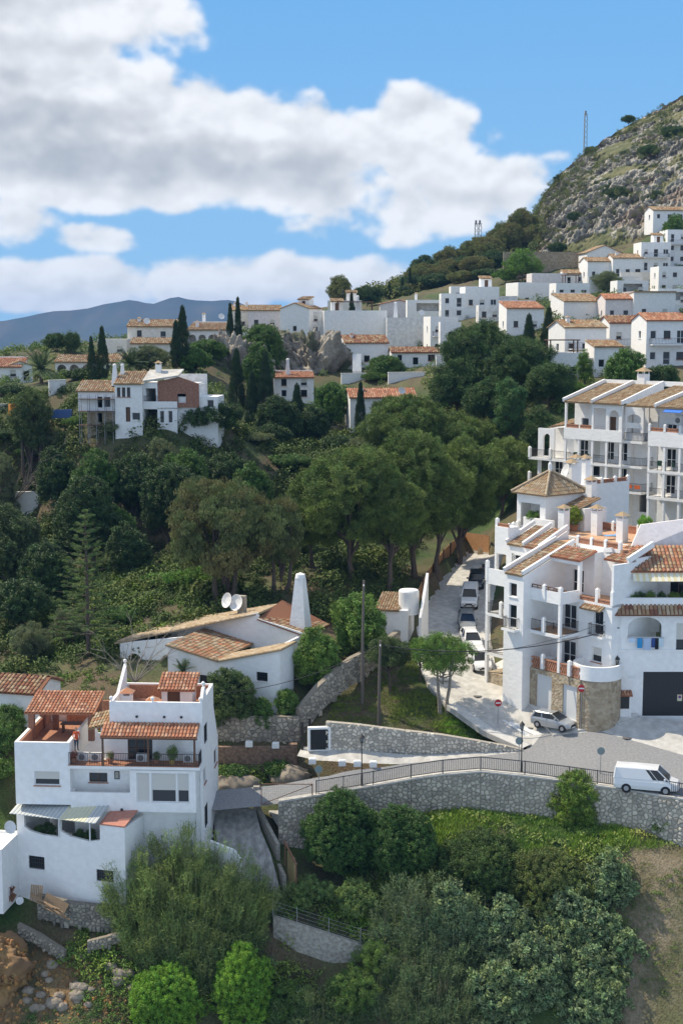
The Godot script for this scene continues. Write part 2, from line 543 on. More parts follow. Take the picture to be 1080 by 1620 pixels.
# soil, dry grass and green growth in patches
func ground_color(x: float, d: float) -> Color:
	var n := dirt.get_noise_2d(x * 0.55 + 40.0, d * 0.55) * 1.6
	var n2 := dirt.get_noise_2d(x * 2.3, d * 2.3 + 70.0)
	var soil := Color(0.17, 0.125, 0.08)
	var green := Color(0.055, 0.105, 0.022)
	var dry := Color(0.16, 0.145, 0.075)
	var k := 0.45
	if d > 103.0 and d < 113.0 and x > 5.0: k = 1.0
	if x > 20.0 and d < 104.0:
		k = 0.25
		soil = Color(0.30, 0.25, 0.17)
	if d > 115.0 and d < 132.0 and x > -2.0 and x < 14.0: k = 0.35
	if x < -14.0 and d < 103.0: k = 0.2
	if x < -19.0 and d < 101.5: soil = Color(0.26, 0.17, 0.085)
	var c := soil.lerp(dry, clampf(0.5 + n2 * 1.5, 0, 1))
	return c.lerp(green * (1.0 + n2 * 0.7), clampf(k + n * 0.8, 0, 1))

func make_paving() -> void:
	var concrete := mat("worn concrete", lin(0.40, 0.385, 0.35), lin(0.58, 0.56, 0.52), 0.12, 0.9, 0.25, true, 0.03)
	var asphalt := mat("asphalt", lin(0.20, 0.20, 0.20), lin(0.28, 0.28, 0.28), 0.3, 0.9, 0.3, true, 0.05)
	paved("road", STREET, 0.0, concrete)
	paved("lane", LANE, 0.02, asphalt)
	paved("driveway", DRIVE, 0.01, concrete)

# far blue mountains: outline seen from the village, given as picture place; each slope runs down towards the valley
func make_mountains() -> void:
	var line := [[-500, 560], [-300, 540], [-120, 520], [0, 508], [43, 501], [83, 493], [140, 488], [163, 482], [207, 473], [240, 482], [260, 475], [278, 469], [300, 475], [333, 477], [360, 474], [379, 478], [400, 488], [440, 496], [520, 505], [700, 520], [1000, 530], [1500, 545]]
	var d := 5600.0
	var nz := FastNoiseLite.new()
	nz.frequency = 0.0022
	nz.fractal_octaves = 5
	nz.seed = 8
	var w := 150
	var hh := 40
	var vs := PackedVector3Array()
	var cs := PackedColorArray()
	for j in hh:
		var t := float(j) / (hh - 1)
		for i in w:
			var u := lerpf(-480.0, 1480.0, float(i) / (w - 1))
			var k := 0
			while line[k + 1][0] < u: k += 1
			var v: float = lerpf(line[k][1], line[k + 1][1], (u - line[k][0]) / (line[k + 1][0] - line[k][0]))
			var top := at(u, v, d)
			var dep := d - t * 2000.0
			var drop := (top.y + 260.0) * pow(t, 0.8)
			var rg := nz.get_noise_2d(top.x, dep * 0.35)
			vs.push_back(Vector3(top.x, top.y - drop + (rg * 110.0 * sqrt(t) * (1.0 - t * 0.5) if j > 0 else nz.get_noise_1d(top.x * 3.0) * 4.0), -dep))
			cs.push_back(Color(0.045, 0.06, 0.045).lerp(Color(0.10, 0.09, 0.06), clampf(nz.get_noise_2d(top.x * 3.0, dep) + 0.2, 0, 1)))
	structure("mountains", smooth_grid_mesh(w, hh, vs, cs), vmat("mountain scrub", 1.0))
	# low land beyond the village, out to the mountains
	var mb := MB.new()
	mb.quad(Vector3(-5000, -45, -600), Vector3(5000, -45, -600), Vector3(5000, -250, -6000), Vector3(-5000, -250, -6000))
	structure("plain", mb.mesh(), mat("far fields", lin(0.07, 0.09, 0.05), lin(0.14, 0.13, 0.08), 0.002, 1.0, 0.0, true))

var crag := FastNoiseLite.new()
var crag2 := FastNoiseLite.new()
# the rocky hill: rows run from its foot to its skyline
const SKYLINE := [[600, 470, 455], [650, 437, 450], [700, 412, 455], [740, 392, 460], [780, 375, 465], [812, 352, 470], [838, 342, 470], [850, 330, 455], [858, 308, 455], [872, 288, 460], [890, 268, 465], [920, 243, 472], [950, 222, 478], [980, 205, 482], [1010, 188, 486], [1045, 168, 490], [1080, 147, 494], [1150, 108, 500], [1300, 40, 510], [1500, -30, 520]]
const FOOTLINE := [[600, 480, 425], [700, 440, 415], [800, 418, 400], [850, 402, 396], [900, 402, 388], [960, 400, 382], [1020, 398, 378], [1080, 385, 374], [1200, 370, 370], [1500, 340, 360]]
func along(list: Array, u: float) -> Vector3:
	var k := 0
	while k < list.size() - 2 and list[k + 1][0] < u: k += 1
	var f: float = (u - list[k][0]) / (list[k + 1][0] - list[k][0])
	return Vector3(u, lerpf(list[k][1], list[k + 1][1], f), lerpf(list[k][2], list[k + 1][2], f))

func hill_point(u: float, t: float) -> Vector3:
	var a := along(FOOTLINE, u)
	var b := along(SKYLINE, u)
	var pa := at(u, a.y, a.z)
	var pb := at(u, b.y, b.z)
	var steep := clampf((u - 835.0) / 30.0, 0.0, 1.0)
	var th := lerpf(t, pow(t, lerpf(0.8, 0.62, clampf((u - 850.0) / 60.0, 0, 1))), steep)
	return Vector3(lerpf(pa.x, pb.x, t), lerpf(pa.y - 2.0, pb.y, th), lerpf(pa.z, pb.z, t))

func make_hill() -> void:
	crag.noise_type = FastNoiseLite.TYPE_CELLULAR
	crag.cellular_return_type = FastNoiseLite.RETURN_DISTANCE2_SUB
	crag.frequency = 0.11
	crag.fractal_octaves = 3
	crag.seed = 4
	crag2.noise_type = FastNoiseLite.TYPE_SIMPLEX
	crag2.frequency = 0.035
	crag2.fractal_octaves = 5
	crag2.seed = 9
	var w := 420
	var hh := 230
	var vs := PackedVector3Array()
	var cs := PackedColorArray()
	for j in hh:
		var t := float(j) / (hh - 1)
		for i in w:
			var u := lerpf(600.0, 830.0, i / 70.0) if i < 70 else lerpf(830.0, 1110.0, (i - 70) / 350.0)
			var p := hill_point(u, t)
			var cliff := clampf((u - 838.0) / 20.0, 0.0, 1.0)
			var zone := crag2.get_noise_3d(p.x, p.y, p.z)
			var rocky := cliff * clampf(0.75 + zone * 1.6 - 0.45 * smoothstep(0.45, 1.0, t), 0.0, 1.0)
			var c := crag.get_noise_3d(p.x, p.y * 0.7, p.z * 0.6)
			var r := crag2.get_noise_3d(p.x * 4.0, p.y * 2.0, p.z * 4.0)
			var fine := crag2.get_noise_3d(p.x * 14.0, p.y * 9.0, p.z * 14.0)
			var push := rocky * (c * 3.6 + r * 3.4 + fine * 1.6) + fine * 0.5 * cliff + zone * 4.0 * cliff * (1.0 - t)
			var nn := Vector3(-0.35, 0.35, 0.87)
			vs.push_back(p + nn * push * (1.0 if j < hh - 1 else 0.35))
			var stone := Color(0.38, 0.36, 0.31) * (0.5 + 0.8 * clampf(0.5 + r + fine * 0.5, 0, 1))
			if crag2.get_noise_3d(p.x * 0.7 + 90.0, p.y * 0.7, p.z * 0.7) > 0.28: stone = stone.lerp(Color(0.34, 0.22, 0.15), 0.4)
			var scrub := Color(0.10, 0.12, 0.045).lerp(Color(0.20, 0.19, 0.09), clampf(0.5 + crag2.get_noise_3d(p.x * 3.0, p.y * 3.0 + 50.0, p.z * 3.0), 0, 1))
			cs.push_back(scrub.lerp(stone, smoothstep(0.35, 0.6, rocky + r * 0.7)))
	var m := vmat("limestone and scrub", 0.95, Color.BLACK, noise_tex(0.04, lin(0.6, 0.58, 0.55), Color.WHITE, 512, 6), 0.12)
	structure("hill", smooth_grid_mesh(w, hh, vs, cs), m)

# ---------------------------------------------------------------- plants
var clumps := {}
func leaf(mb: MB, o: Vector3, along_: Vector3, side: Vector3, l: float, w: float, fold := 0.25) -> void:
	var nn := along_.cross(side).normalized()
	var tip := o + along_ * l
	var m := o + along_ * l * 0.45
	var up := nn * w * fold
	mb.tri(o, m + side * w / 2 + up, tip)
	mb.tri(o, tip, m - side * w / 2 + up)

func ball() -> Vector3:
	var v := Vector3(rng.randfn(), rng.randfn(), rng.randfn())
	return v.normalized() if v.length() > 0.001 else Vector3.UP

# one small spray of leaves, about 1 m across before it is scaled
func clump(kind: String) -> ArrayMesh:
	if clumps.has(kind): return clumps[kind]
	var mb := MB.new()
	match kind:
		"broad", "fine", "big":
			var count: int = {"broad": 46, "fine": 80, "big": 26}[kind]
			var l: float = {"broad": 0.30, "fine": 0.19, "big": 0.48}[kind]
			for i in count:
				var o := ball() * 0.5 * pow(rng.randf(), 0.45)
				var nn := (o * 1.2 + ball() * 0.7 + Vector3.UP * 0.5).normalized()
				var a := nn.cross(ball()).normalized()
				leaf(mb, o - a * l * 0.5, (a + Vector3.DOWN * 0.2).normalized(), nn.cross(a), l * rnd(0.7, 1.25), l * 0.55 * rnd(0.8, 1.2))
		"needle":
			for i in 95:
				var o := ball() * 0.5 * pow(rng.randf(), 0.5)
				o.y *= 0.7
				var a := (o * 1.5 + ball() * 0.6 + Vector3.UP * 0.55).normalized()
				leaf(mb, o, a, a.cross(ball()).normalized(), rnd(0.18, 0.34), 0.07, 0.0)
		"hang":
			for i in 70:
				var o := ball() * 0.5
				o.y *= 0.9
				var a := (Vector3.DOWN + ball() * 0.5).normalized()
				leaf(mb, o, a, a.cross(ball()).normalized(), rnd(0.25, 0.42), 0.075, 0.1)
		"scale":
			for i in 90:
				var o := ball() * 0.5 * pow(rng.randf(), 0.4)
				var a := (Vector3.UP * 1.2 + o + ball() * 0.5).normalized()
				leaf(mb, o, a, a.cross(ball()).normalized(), rnd(0.16, 0.3), 0.07, 0.1)
		"cane":
			for i in 7:
				var o := Vector3(rnd(-0.35, 0.35), -0.5, rnd(-0.35, 0.35))
				var lean := Vector3(rnd(-0.22, 0.22), 1.0, rnd(-0.22, 0.22)).normalized()
				mb.bar(o, o + lean * 1.0, 0.012)
				for k in 9:
					var q := o + lean * (0.15 + 0.1 * k)
					var a := (lean * 0.8 + ball() * 0.8).normalized()
					leaf(mb, q, a, a.cross(ball()).normalized(), rnd(0.2, 0.34), 0.035, 0.1)
		"clod":
			for i in 9: mb.obox(Transform3D(Basis(ball(), rnd(0, 3)).scaled(Vector3.ONE * rnd(0.25, 0.6)), ball() * 0.3), Vector3(0.8, 0.6, 0.7))
		"grass":
			for i in 34:
				var o := Vector3(rnd(-0.5, 0.5), 0, rnd(-0.5, 0.5))
				var a := (Vector3.UP * 1.3 + ball() * 0.7).normalized()
				leaf(mb, o, a, a.cross(ball()).normalized(), rnd(0.2, 0.5), 0.05, 0.1)
		"weed":
			for i in 40:
				var o := Vector3(rnd(-0.5, 0.5), rnd(0.0, 0.35), rnd(-0.5, 0.5))
				var nn := (Vector3.UP + ball() * 0.8).normalized()
				var a := nn.cross(ball()).normalized()
				leaf(mb, o, a, nn.cross(a), rnd(0.16, 0.3), 0.14)
	clumps[kind] = mb.mesh()
	return clumps[kind]

func spray(parent: Node, called: String, kind: String, where: Array, tint: Array, material: Material) -> MultiMeshInstance3D:
	var mm := MultiMesh.new()
	mm.transform_format = MultiMesh.TRANSFORM_3D
	mm.use_colors = true
	mm.mesh = clump(kind)
	mm.instance_count = where.size()
	for i in where.size():
		mm.set_instance_transform(i, where[i])
		mm.set_instance_color(i, Color(tint[i].r * 1.75, tint[i].g * 1.72, tint[i].b * 1.3))
	var o := MultiMeshInstance3D.new()
	o.name = numbered(called) if parent == self else called
	o.multimesh = mm
	o.material_override = material
	parent.add_child(o, true)
	o.set_meta("kind", "stuff")
	return o

func leafmat(key := "leaf") -> StandardMaterial3D:
	return vmat(key, 0.55 if key == "gloss leaf" else 0.75, lin(0.16, 0.20, 0.035))

var gaps := FastNoiseLite.new()
func shade_of(c: Color, v := 0.3) -> Color:
	var k := rnd(1.0 - v, 1.0 + v)
	return Color(c.r * k * rnd(0.88, 1.14), c.g * k, c.b * k * rnd(0.85, 1.15))

# lobes: [centre, radii]; clumps of size s over their outer side
func fill_lobes(list: Array, s: float, thick: float, open: float, upright := false) -> Array:
	var out := []
	for q in list.size():
		var c: Vector3 = list[q][0]
		var r: Vector3 = list[q][1]
		var area := 4.0 * PI * pow((pow(r.x * r.y, 1.6) + pow(r.x * r.z, 1.6) + pow(r.y * r.z, 1.6)) / 3.0, 0.625)
		for i in int(area / (s * s) * thick) + 3:
			var dir := ball()
			var k := rnd(0.62, 1.03) if rng.randf() < 0.8 else rnd(0.25, 0.7)
			var p := c + dir * r * k
			var hidden := false
			for q2 in list.size():
				if q2 != q and ((p - list[q2][0]) / list[q2][1]).length_squared() < 0.32:
					hidden = true
					break
			if hidden or gaps.get_noise_3dv(p * 3.0 / maxf(r.x, 0.3) + c * 7.0) > 0.62 - open: continue
			var b: Basis
			if upright: b = Basis(Vector3.UP, rnd(0, TAU))
			else: b = Basis(ball(), rnd(0, TAU))
			out.push_back(Transform3D(b.scaled(Vector3.ONE * s * rnd(0.75, 1.3)), p))
	return out

const BARK := Color(0.10, 0.075, 0.055)
# kinds of trees: spray, size of sprays, cover, where the crown begins, lobes, lobe size, colour, openness
const KINDS := {
	"pine": ["needle", 0.85, 1.5, 0.14, 34, 0.29, Color(0.070, 0.105, 0.030), 0.12],
	"tall_pine": ["needle", 1.0, 1.4, 0.10, 30, 0.30, Color(0.040, 0.072, 0.026), 0.10],
	"eucalyptus": ["hang", 0.75, 1.3, 0.12, 34, 0.26, Color(0.075, 0.095, 0.040), 0.14],
	"broadleaf": ["broad", 0.55, 1.4, 0.18, 18, 0.36, Color(0.055, 0.105, 0.024), 0.05],
	"dark_broadleaf": ["broad", 0.65, 1.4, 0.15, 20, 0.36, Color(0.034, 0.062, 0.020), 0.05],
	"citrus": ["broad", 0.44, 1.5, 0.06, 18, 0.38, Color(0.038, 0.082, 0.018), 0.02],
	"olive": ["fine", 0.5, 1.3, 0.2, 16, 0.36, Color(0.095, 0.115, 0.070), 0.10],
	"shrub": ["fine", 0.45, 1.3, 0.0, 7, 0.55, Color(0.065, 0.115, 0.028), 0.06],
	"bright_shrub": ["broad", 0.36, 1.3, 0.0, 8, 0.52, Color(0.095, 0.19, 0.022), 0.06],
	"fig": ["big", 0.5, 1.2, 0.02, 16, 0.36, Color(0.112, 0.155, 0.088), 0.12],
	"acacia": ["fine", 0.5, 1.0, 0.36, 9, 0.45, Color(0.075, 0.135, 0.030), 0.16]}

func tree(kind: String, called: String, label: String, u: float, d: float, top: float, wide: float, o := {}) -> Node3D:
	var k: Array = KINDS[kind]
	var base := foot(u, d)
	if o.has("base"): base.y = at(u, o.base, d).y
	var h := maxf(1.0, at(u, top, d).y - base.y)
	var r := wide * 0.5 * d / FOCAL
	var t := thing(called, label, o.get("cat", "tree" if not kind.ends_with("shrub") else "shrub"), base, 0.0, o.get("group", ""))
	var cf: float = o.get("from", k[3])
	var s: float = k[1] * o.get("size", 1.0)
	var col: Color = o.get("col", k[6])
	var mid := h * (cf + 1.0) / 2.0
	var rad := Vector3(r, h * (1.0 - cf) / 2.0, r * o.get("deep", 0.9))
	var lean: Vector3 = o.get("lean", Vector3(rnd(-0.06, 0.06) * h, 0, 0))
	var list := []
	var count: int = o.get("lobes", k[4])
	for i in count:
		var f := float(i) / count
		var a := i * 2.399 + rnd(-0.4, 0.4)
		var y := 1.0 - 1.86 * f
		var ring := sqrt(maxf(0.0, 1.0 - y * y))
		var p := Vector3(cos(a) * ring, y, sin(a) * ring) * rnd(0.52, 0.74) * rad
		var lr: float = k[5] * rnd(0.78, 1.2)
		var flatten := 0.78 if kind.ends_with("pine") else 0.9
		list.push_back([Vector3(0, mid, 0) + lean + p, Vector3(rad.x * lr, minf(rad.y, rad.x * 1.3) * lr * flatten, rad.z * lr) * (1.0 + 0.1 * rng.randfn())])
	if not kind.ends_with("pine") and kind != "eucalyptus": list.push_back([Vector3(0, mid, 0) + lean, rad * 0.6])
	# trunk and limbs
	var mb := MB.new()
	var tr: float = o.get("trunk", clampf(h * 0.022, 0.04, 0.32))
	var fork := Vector3(0, h * maxf(cf * 0.8, 0.1), 0) + lean * 0.5
	var stems: int = o.get("stems", 1)
	for q in stems:
		var off := Vector3(0, 0, 0) if stems == 1 else Vector3(cos(q * 2.5), 0, sin(q * 2.5)) * tr * 2.2
		mb.tube([off - Vector3(0, 0.4, 0), off * 1.1 + fork * 0.5 + Vector3(rnd(-0.05, 0.05), 0, 0) * h * 0.3, fork + off * 1.6, Vector3(0, mid, 0) + lean + off * 2.0], [tr * 1.35, tr, tr * 0.85, tr * 0.35], 7)
	for i in mini(list.size(), 14):
		var c: Vector3 = list[i][0]
		var m := fork.lerp(c, 0.5) + Vector3(0, -0.06 * h * (1.0 if c.y > fork.y else 0.0), 0)
		mb.tube([fork.lerp(Vector3(0, mid, 0) + lean, rnd(0.0, 0.5)), m, c], [tr * 0.55, tr * 0.35, tr * 0.12], 5, Color.WHITE, false)
	part(t, "trunk", mb.mesh(), mat("bark", lin(0.075, 0.058, 0.045), lin(0.16, 0.125, 0.095), 1.2, 0.95) if not o.has("pale") else mat("pale bark", lin(0.20, 0.17, 0.14), lin(0.34, 0.30, 0.25), 0.8, 0.9))
	var where := fill_lobes(list, s, k[2] * o.get("thick", 1.0), k[7] + o.get("open", 0.0), kind == "eucalyptus")
	var tint := []
	var patch := FastNoiseLite.new()
	patch.frequency = 0.25 / maxf(s, 0.2) * 0.6
	patch.seed = int(u * 7.0 + top)
	for w in where:
		var c := shade_of(col, 0.36)
		var n := patch.get_noise_3dv(w.origin)
		if kind == "eucalyptus" and n > 0.1: c = c.lerp(Color(0.13, 0.105, 0.05), 0.5)
		elif n > 0.0: c = c.lerp(Color(col.r * 1.5, col.g * 1.32, col.b), n)
		tint.push_back(c)
	spray(t, "crown", k[0], where, tint, leafmat("gloss leaf" if kind in ["citrus", "dark_broadleaf", "broadleaf"] else "leaf"))
	return t

func cypress(label: String, u: float, d: float, top: float, wide: float, o := {}) -> Node3D:
	var base := foot(u, d)
	if o.has("base"): base.y = at(u, o.base, d).y
	var h := at(u, top, d).y - base.y
	var r := wide * 0.5 * d / FOCAL
	var t := thing("cypress_tree", label, "tree", base, 0.0, o.get("group", ""))
	var mb := MB.new()
	mb.tube([Vector3(0, -0.4, 0), Vector3(0, h * 0.8, 0)], [0.16, 0.03], 6)
	part(t, "trunk", mb.mesh(), mat("bark", lin(0.075, 0.058, 0.045)))
	var where := []
	var tint := []
	var s := clampf(r * 0.55, 0.3, 0.7)
	var count := int(h * r * TAU / (s * s) * 2.0)
	for i in count:
		var y := pow(rng.randf(), 0.85)
		var prof := sin(PI * pow(clampf(y, 0.0, 1.0), 0.62)) * 0.62 + 0.42 * (1.0 - y)
		prof *= 1.0 + 0.22 * gaps.get_noise_2d(y * h * 9.0, u * 3.0)
		var a := rnd(0, TAU)
		var q := prof * r * rnd(0.65, 1.0)
		where.push_back(Transform3D(Basis(Vector3.UP, rnd(0, TAU)).scaled(Vector3(s, s * 1.5, s) * rnd(0.7, 1.15)), Vector3(cos(a) * q, h * (0.03 + 0.94 * y), sin(a) * q)))
		tint.push_back(shade_of(Color(0.026, 0.046, 0.020), 0.3))
	spray(t, "crown", "scale", where, tint, leafmat())
	return t

func palm(label: String, u: float, d: float, top: float, wide: float, o := {}) -> Node3D:
	var base := foot(u, d)
	if o.has("base"): base.y = at(u, o.base, d).y
	var h := maxf(0.5, at(u, top, d).y - base.y)
	var r := wide * 0.5 * d / FOCAL
	var t := thing("palm_tree", label, "palm tree", base)
	var heart := Vector3(0, maxf(h - r * 0.75, 0.2), 0)
	var mb := MB.new()
	mb.tube([Vector3(0, -0.4, 0), heart * 0.5, heart], [0.3, 0.25, 0.28], 8)
	part(t, "trunk", mb.mesh(), mat("palm bark", lin(0.10, 0.075, 0.05), lin(0.19, 0.14, 0.09), 1.5))
	for i in int(o.get("fronds", 26)):
		var a := i * 2.399
		var e := rnd(-0.25, 1.15) if i > 5 else rnd(1.1, 1.4)
		var dir := Vector3(cos(a) * cos(e), sin(e), sin(a) * cos(e))
		var f := MB.new()
		var p := heart
		var v := dir
		for k in 7:
			var q := p + v * r * 1.15 / 7.0
			var side := v.cross(Vector3.UP).normalized()
			f.bar(p, q, 0.05 * (1.0 - k * 0.12))
			for s in [-1, 1]:
				for m in 3:
					var o2 := p.lerp(q, m / 3.0)
					var l: Vector3 = (side * float(s) + v * 0.7 + Vector3.DOWN * 0.25).normalized()
					leaf(f, o2, l, v, r * 0.34 * (1.0 - absf(k - 2.5) * 0.13), 0.12 * maxf(r * 0.4, 0.4), 0.1)
			p = q
			v = (v + Vector3.DOWN * 0.13).normalized()
		part(t, "frond", f.mesh(), mat("palm leaf", lin(0.075, 0.115, 0.04)))
	return t

func norfolk_pine(label: String, u: float, d: float, top: float, wide: float) -> Node3D:
	var base := foot(u, d)
	var h := at(u, top, d).y - base.y
	var r := wide * 0.5 * d / FOCAL
	var t := thing("norfolk_pine", label, "tree", base)
	var mb := MB.new()
	mb.tube([Vector3(0, -0.3, 0), Vector3(0.05, h * 0.5, 0), Vector3(0, h, 0)], [0.22, 0.15, 0.02], 7)
	part(t, "trunk", mb.mesh(), mat("bark", lin(0.075, 0.058, 0.045)))
	var where := []
	var tint := []
	var br := MB.new()
	for i in 17:
		var f := float(i) / 16.0
		var y := h * lerpf(0.16, 0.985, f)
		var l := r * pow(1.0 - f, 0.62) * rnd(0.86, 1.1) + 0.15
		for k in 6:
			var a := TAU * k / 6.0 + i * 0.4 + rnd(-0.15, 0.15)
			var dir := Vector3(cos(a), lerpf(0.02, 0.5, f), sin(a)).normalized()
			br.tube([Vector3(0, y, 0), Vector3(0, y, 0) + dir * l], [0.05, 0.012], 4, Color.WHITE, false)
			for m in int(l / 0.36) + 1:
				var q := rnd(0.2, 1.02)
				where.push_back(Transform3D(Basis(ball(), rnd(0, TAU)).scaled(Vector3(0.5, 0.26, 0.5)), Vector3(0, y + 0.06, 0) + dir * l * q))
				tint.push_back(shade_of(Color(0.062, 0.105, 0.035), 0.25))
	part(t, "branch", br.mesh(), mat("bark", lin(0.075, 0.058, 0.045)))
	spray(t, "crown", "needle", where, tint, leafmat())
	return t

# growth that nobody could count: sprays over the ground inside an outline of picture places and depths
func carpet(called: String, label: String, kind: String, outline_: Array, per: float, s0: float, s1: float, col: Color, lift := 0.0, gap := 0.2) -> void:
	var poly := PackedVector2Array()
	for q in outline_: poly.push_back(flat(foot(q[0], q[1])))
	var box := Rect2(poly[0], Vector2.ZERO)
	for p in poly: box = box.expand(p)
	var where := []
	var tint := []
	for i in int(box.get_area() * per):
		var p := Vector2(rnd(box.position.x, box.end.x), rnd(box.position.y, box.end.y))
		if not Geometry2D.is_point_in_polygon(p, poly) or gaps.get_noise_2d(p.x * 0.5, p.y * 0.5) > 0.5 - gap: continue
		var paved_here := false
		for q in paved_zones:
			if Geometry2D.is_point_in_polygon(p, q[0]): paved_here = true
		if paved_here: continue
		var n := gaps.get_noise_2d(p.x * 0.35 + 50.0, p.y * 0.35)
		var s := rnd(s0, s1) * (1.0 + n * 0.6)
		where.push_back(Transform3D(Basis(Vector3.UP, rnd(0, TAU)).scaled(Vector3.ONE * s), Vector3(p.x, H(p.x, p.y) + lift * s, p.y)))
		tint.push_back(shade_of(col.lerp(Color(col.r * 1.5, col.g * 1.25, col.b), clampf(0.5 + n, 0, 1)), 0.25))
	var o := spray(self, called, kind, where, tint, leafmat())
	tag(o, label, "", "", "stuff")

func make_trees() -> void:
	gaps.frequency = 0.35
	gaps.fractal_octaves = 2
	# ---- pine grove left of the street
	tree("pine", "pine_tree", "big rounded pine at the front left of the grove, tallest crown above villa chimney", 552, 147, 690, 200)
	tree("pine", "pine_tree", "broad pine in the middle of the grove beside the orange street fence", 655, 152, 664, 200)
	tree("pine", "pine_tree", "low pine crown hanging over the street fence, right front of grove", 725, 163, 684, 150)
	tree("pine", "pine_tree", "pine at the far right of the grove nearest the balconied apartments", 792, 176, 684, 130)
	tree("pine", "pine_tree", "pine crown below the white house with red roof", 640, 185, 622, 165)
	tree("pine", "pine_tree", "pine behind the middle of grove, beside tall dark pines", 722, 186, 648, 140)
	tree("pine", "pine_tree", "small pine at the lower left edge of grove above villa", 496, 150, 735, 105)
	tree("pine", "pine_tree", "leaning pine at the grove's front row beside the street wall", 612, 146, 745, 120, {"from": 0.3})
	tree("pine", "pine_tree", "slim pine of the grove standing close to the street fence", 690, 154, 738, 100, {"from": 0.34})
	tree("pine", "pine_tree", "round grey green pine crown beside cypress below red roof house", 612, 205, 622, 60)
	tree("tall_pine", "tall_pine_tree", "tallest dark pine on the slope left of hillside houses", 762, 208, 506, 150)
	tree("tall_pine", "tall_pine_tree", "tall dark pine right of the tallest one", 826, 200, 526, 115)
	tree("tall_pine", "tall_pine_tree", "tall dark pine left of the tallest one", 722, 202, 566, 100)
	tree("tall_pine", "tall_pine_tree", "dark pine behind the upper apartment roof", 868, 192, 570, 84)
	tree("tall_pine", "tall_pine_tree", "dark pine filling the gap above the grove", 780, 192, 596, 100)
	tree("tall_pine", "fir_tree", "brighter green fir tree among the tall dark pines", 812, 186, 582, 52, {"from": 0.05, "col": Color(0.05, 0.1, 0.04)})
	# ---- eucalyptus, araucaria and trees of the ravine
	tree("eucalyptus", "eucalyptus_tree", "large drooping eucalyptus with olive brown foliage behind the villa", 352, 141, 738, 205, {"stems": 3, "lobes": 30})
	tree("eucalyptus", "eucalyptus_tree", "smaller eucalyptus between the large one and the pines", 442, 143, 765, 80, {"stems": 2})
	norfolk_pine("tiered norfolk pine with bare trunk left of the villa", 140, 131, 806, 118)
	tree("dark_broadleaf", "dark_tree", "dark round tree behind the top of norfolk pine", 152, 163, 742, 95)
	tree("dark_broadleaf", "dark_tree", "dark tree at the left picture edge below white wall", 22, 155, 802, 120, {"col": Color(0.05, 0.075, 0.03)})
	tree("dark_broadleaf", "dark_tree", "low dark tree at left edge beside norfolk pine", 35, 142, 915, 110)
	tree("olive", "olive_tree", "greyish shrub tree at lower left near the lawn", 52, 134, 985, 80, {"from": 0.0})
	tree("dark_broadleaf", "dark_tree", "dark tree right of the construction house", 330, 188, 630, 115, {"lobes": 18})
	tree("dark_broadleaf", "dark_tree", "dark tree on slope under the construction house balcony", 215, 178, 715, 110)
	tree("dark_broadleaf", "dark_tree", "dark tree in the middle of the slope left of eucalyptus", 262, 170, 722, 95)
	tree("broadleaf", "green_tree", "mid green tree below scaffolding on the slope", 150, 176, 700, 70)
	tree("broadleaf", "green_tree", "brighter green tree at the slope's centre under dark ones", 180, 165, 795, 75)
	tree("dark_broadleaf", "dark_tree", "dark bushy tree right of the slope's centre", 322, 166, 745, 90)
	tree("olive", "olive_tree", "grey olive tree below the rock outcrop", 402, 195, 686, 72, {"from": 0.1})
	tree("olive", "olive_tree", "second grey olive tree between dark trees and slope terraces", 255, 180, 690, 60, {"from": 0.1})
	tree("broadleaf", "green_tree", "bright green tree below small white house by the rock", 522, 226, 600, 62, {"col": Color(0.06, 0.12, 0.026), "from": 0.0})
	tree("broadleaf", "green_tree", "green tree at right of eucalyptus top", 462, 190, 720, 75)
	tree("dark_broadleaf", "dark_tree", "dark conifer mass between cypresses below the rock", 440, 205, 620, 85, {"from": 0.0, "deep": 0.7})
	tree("dark_broadleaf", "dark_tree", "dark tree right of the dark conifer mass", 492, 208, 640, 60, {"from": 0.1})
	tree("olive", "olive_tree", "grey green bush tree under the terrace of white wall at left", 180, 186, 668, 50, {"from": 0.0})
	tree("broadleaf", "green_tree", "fresh green tree on slope left of the eucalyptus trunk", 262, 150, 925, 90, {"from": 0.0, "col": Color(0.08, 0.15, 0.03)})
	tree("bright_shrub", "green_tree", "light green bush under the eucalyptus behind villa roof", 320, 146, 900, 110, {"from": 0.0, "cat": "tree", "col": Color(0.075, 0.14, 0.025), "size": 1.5})
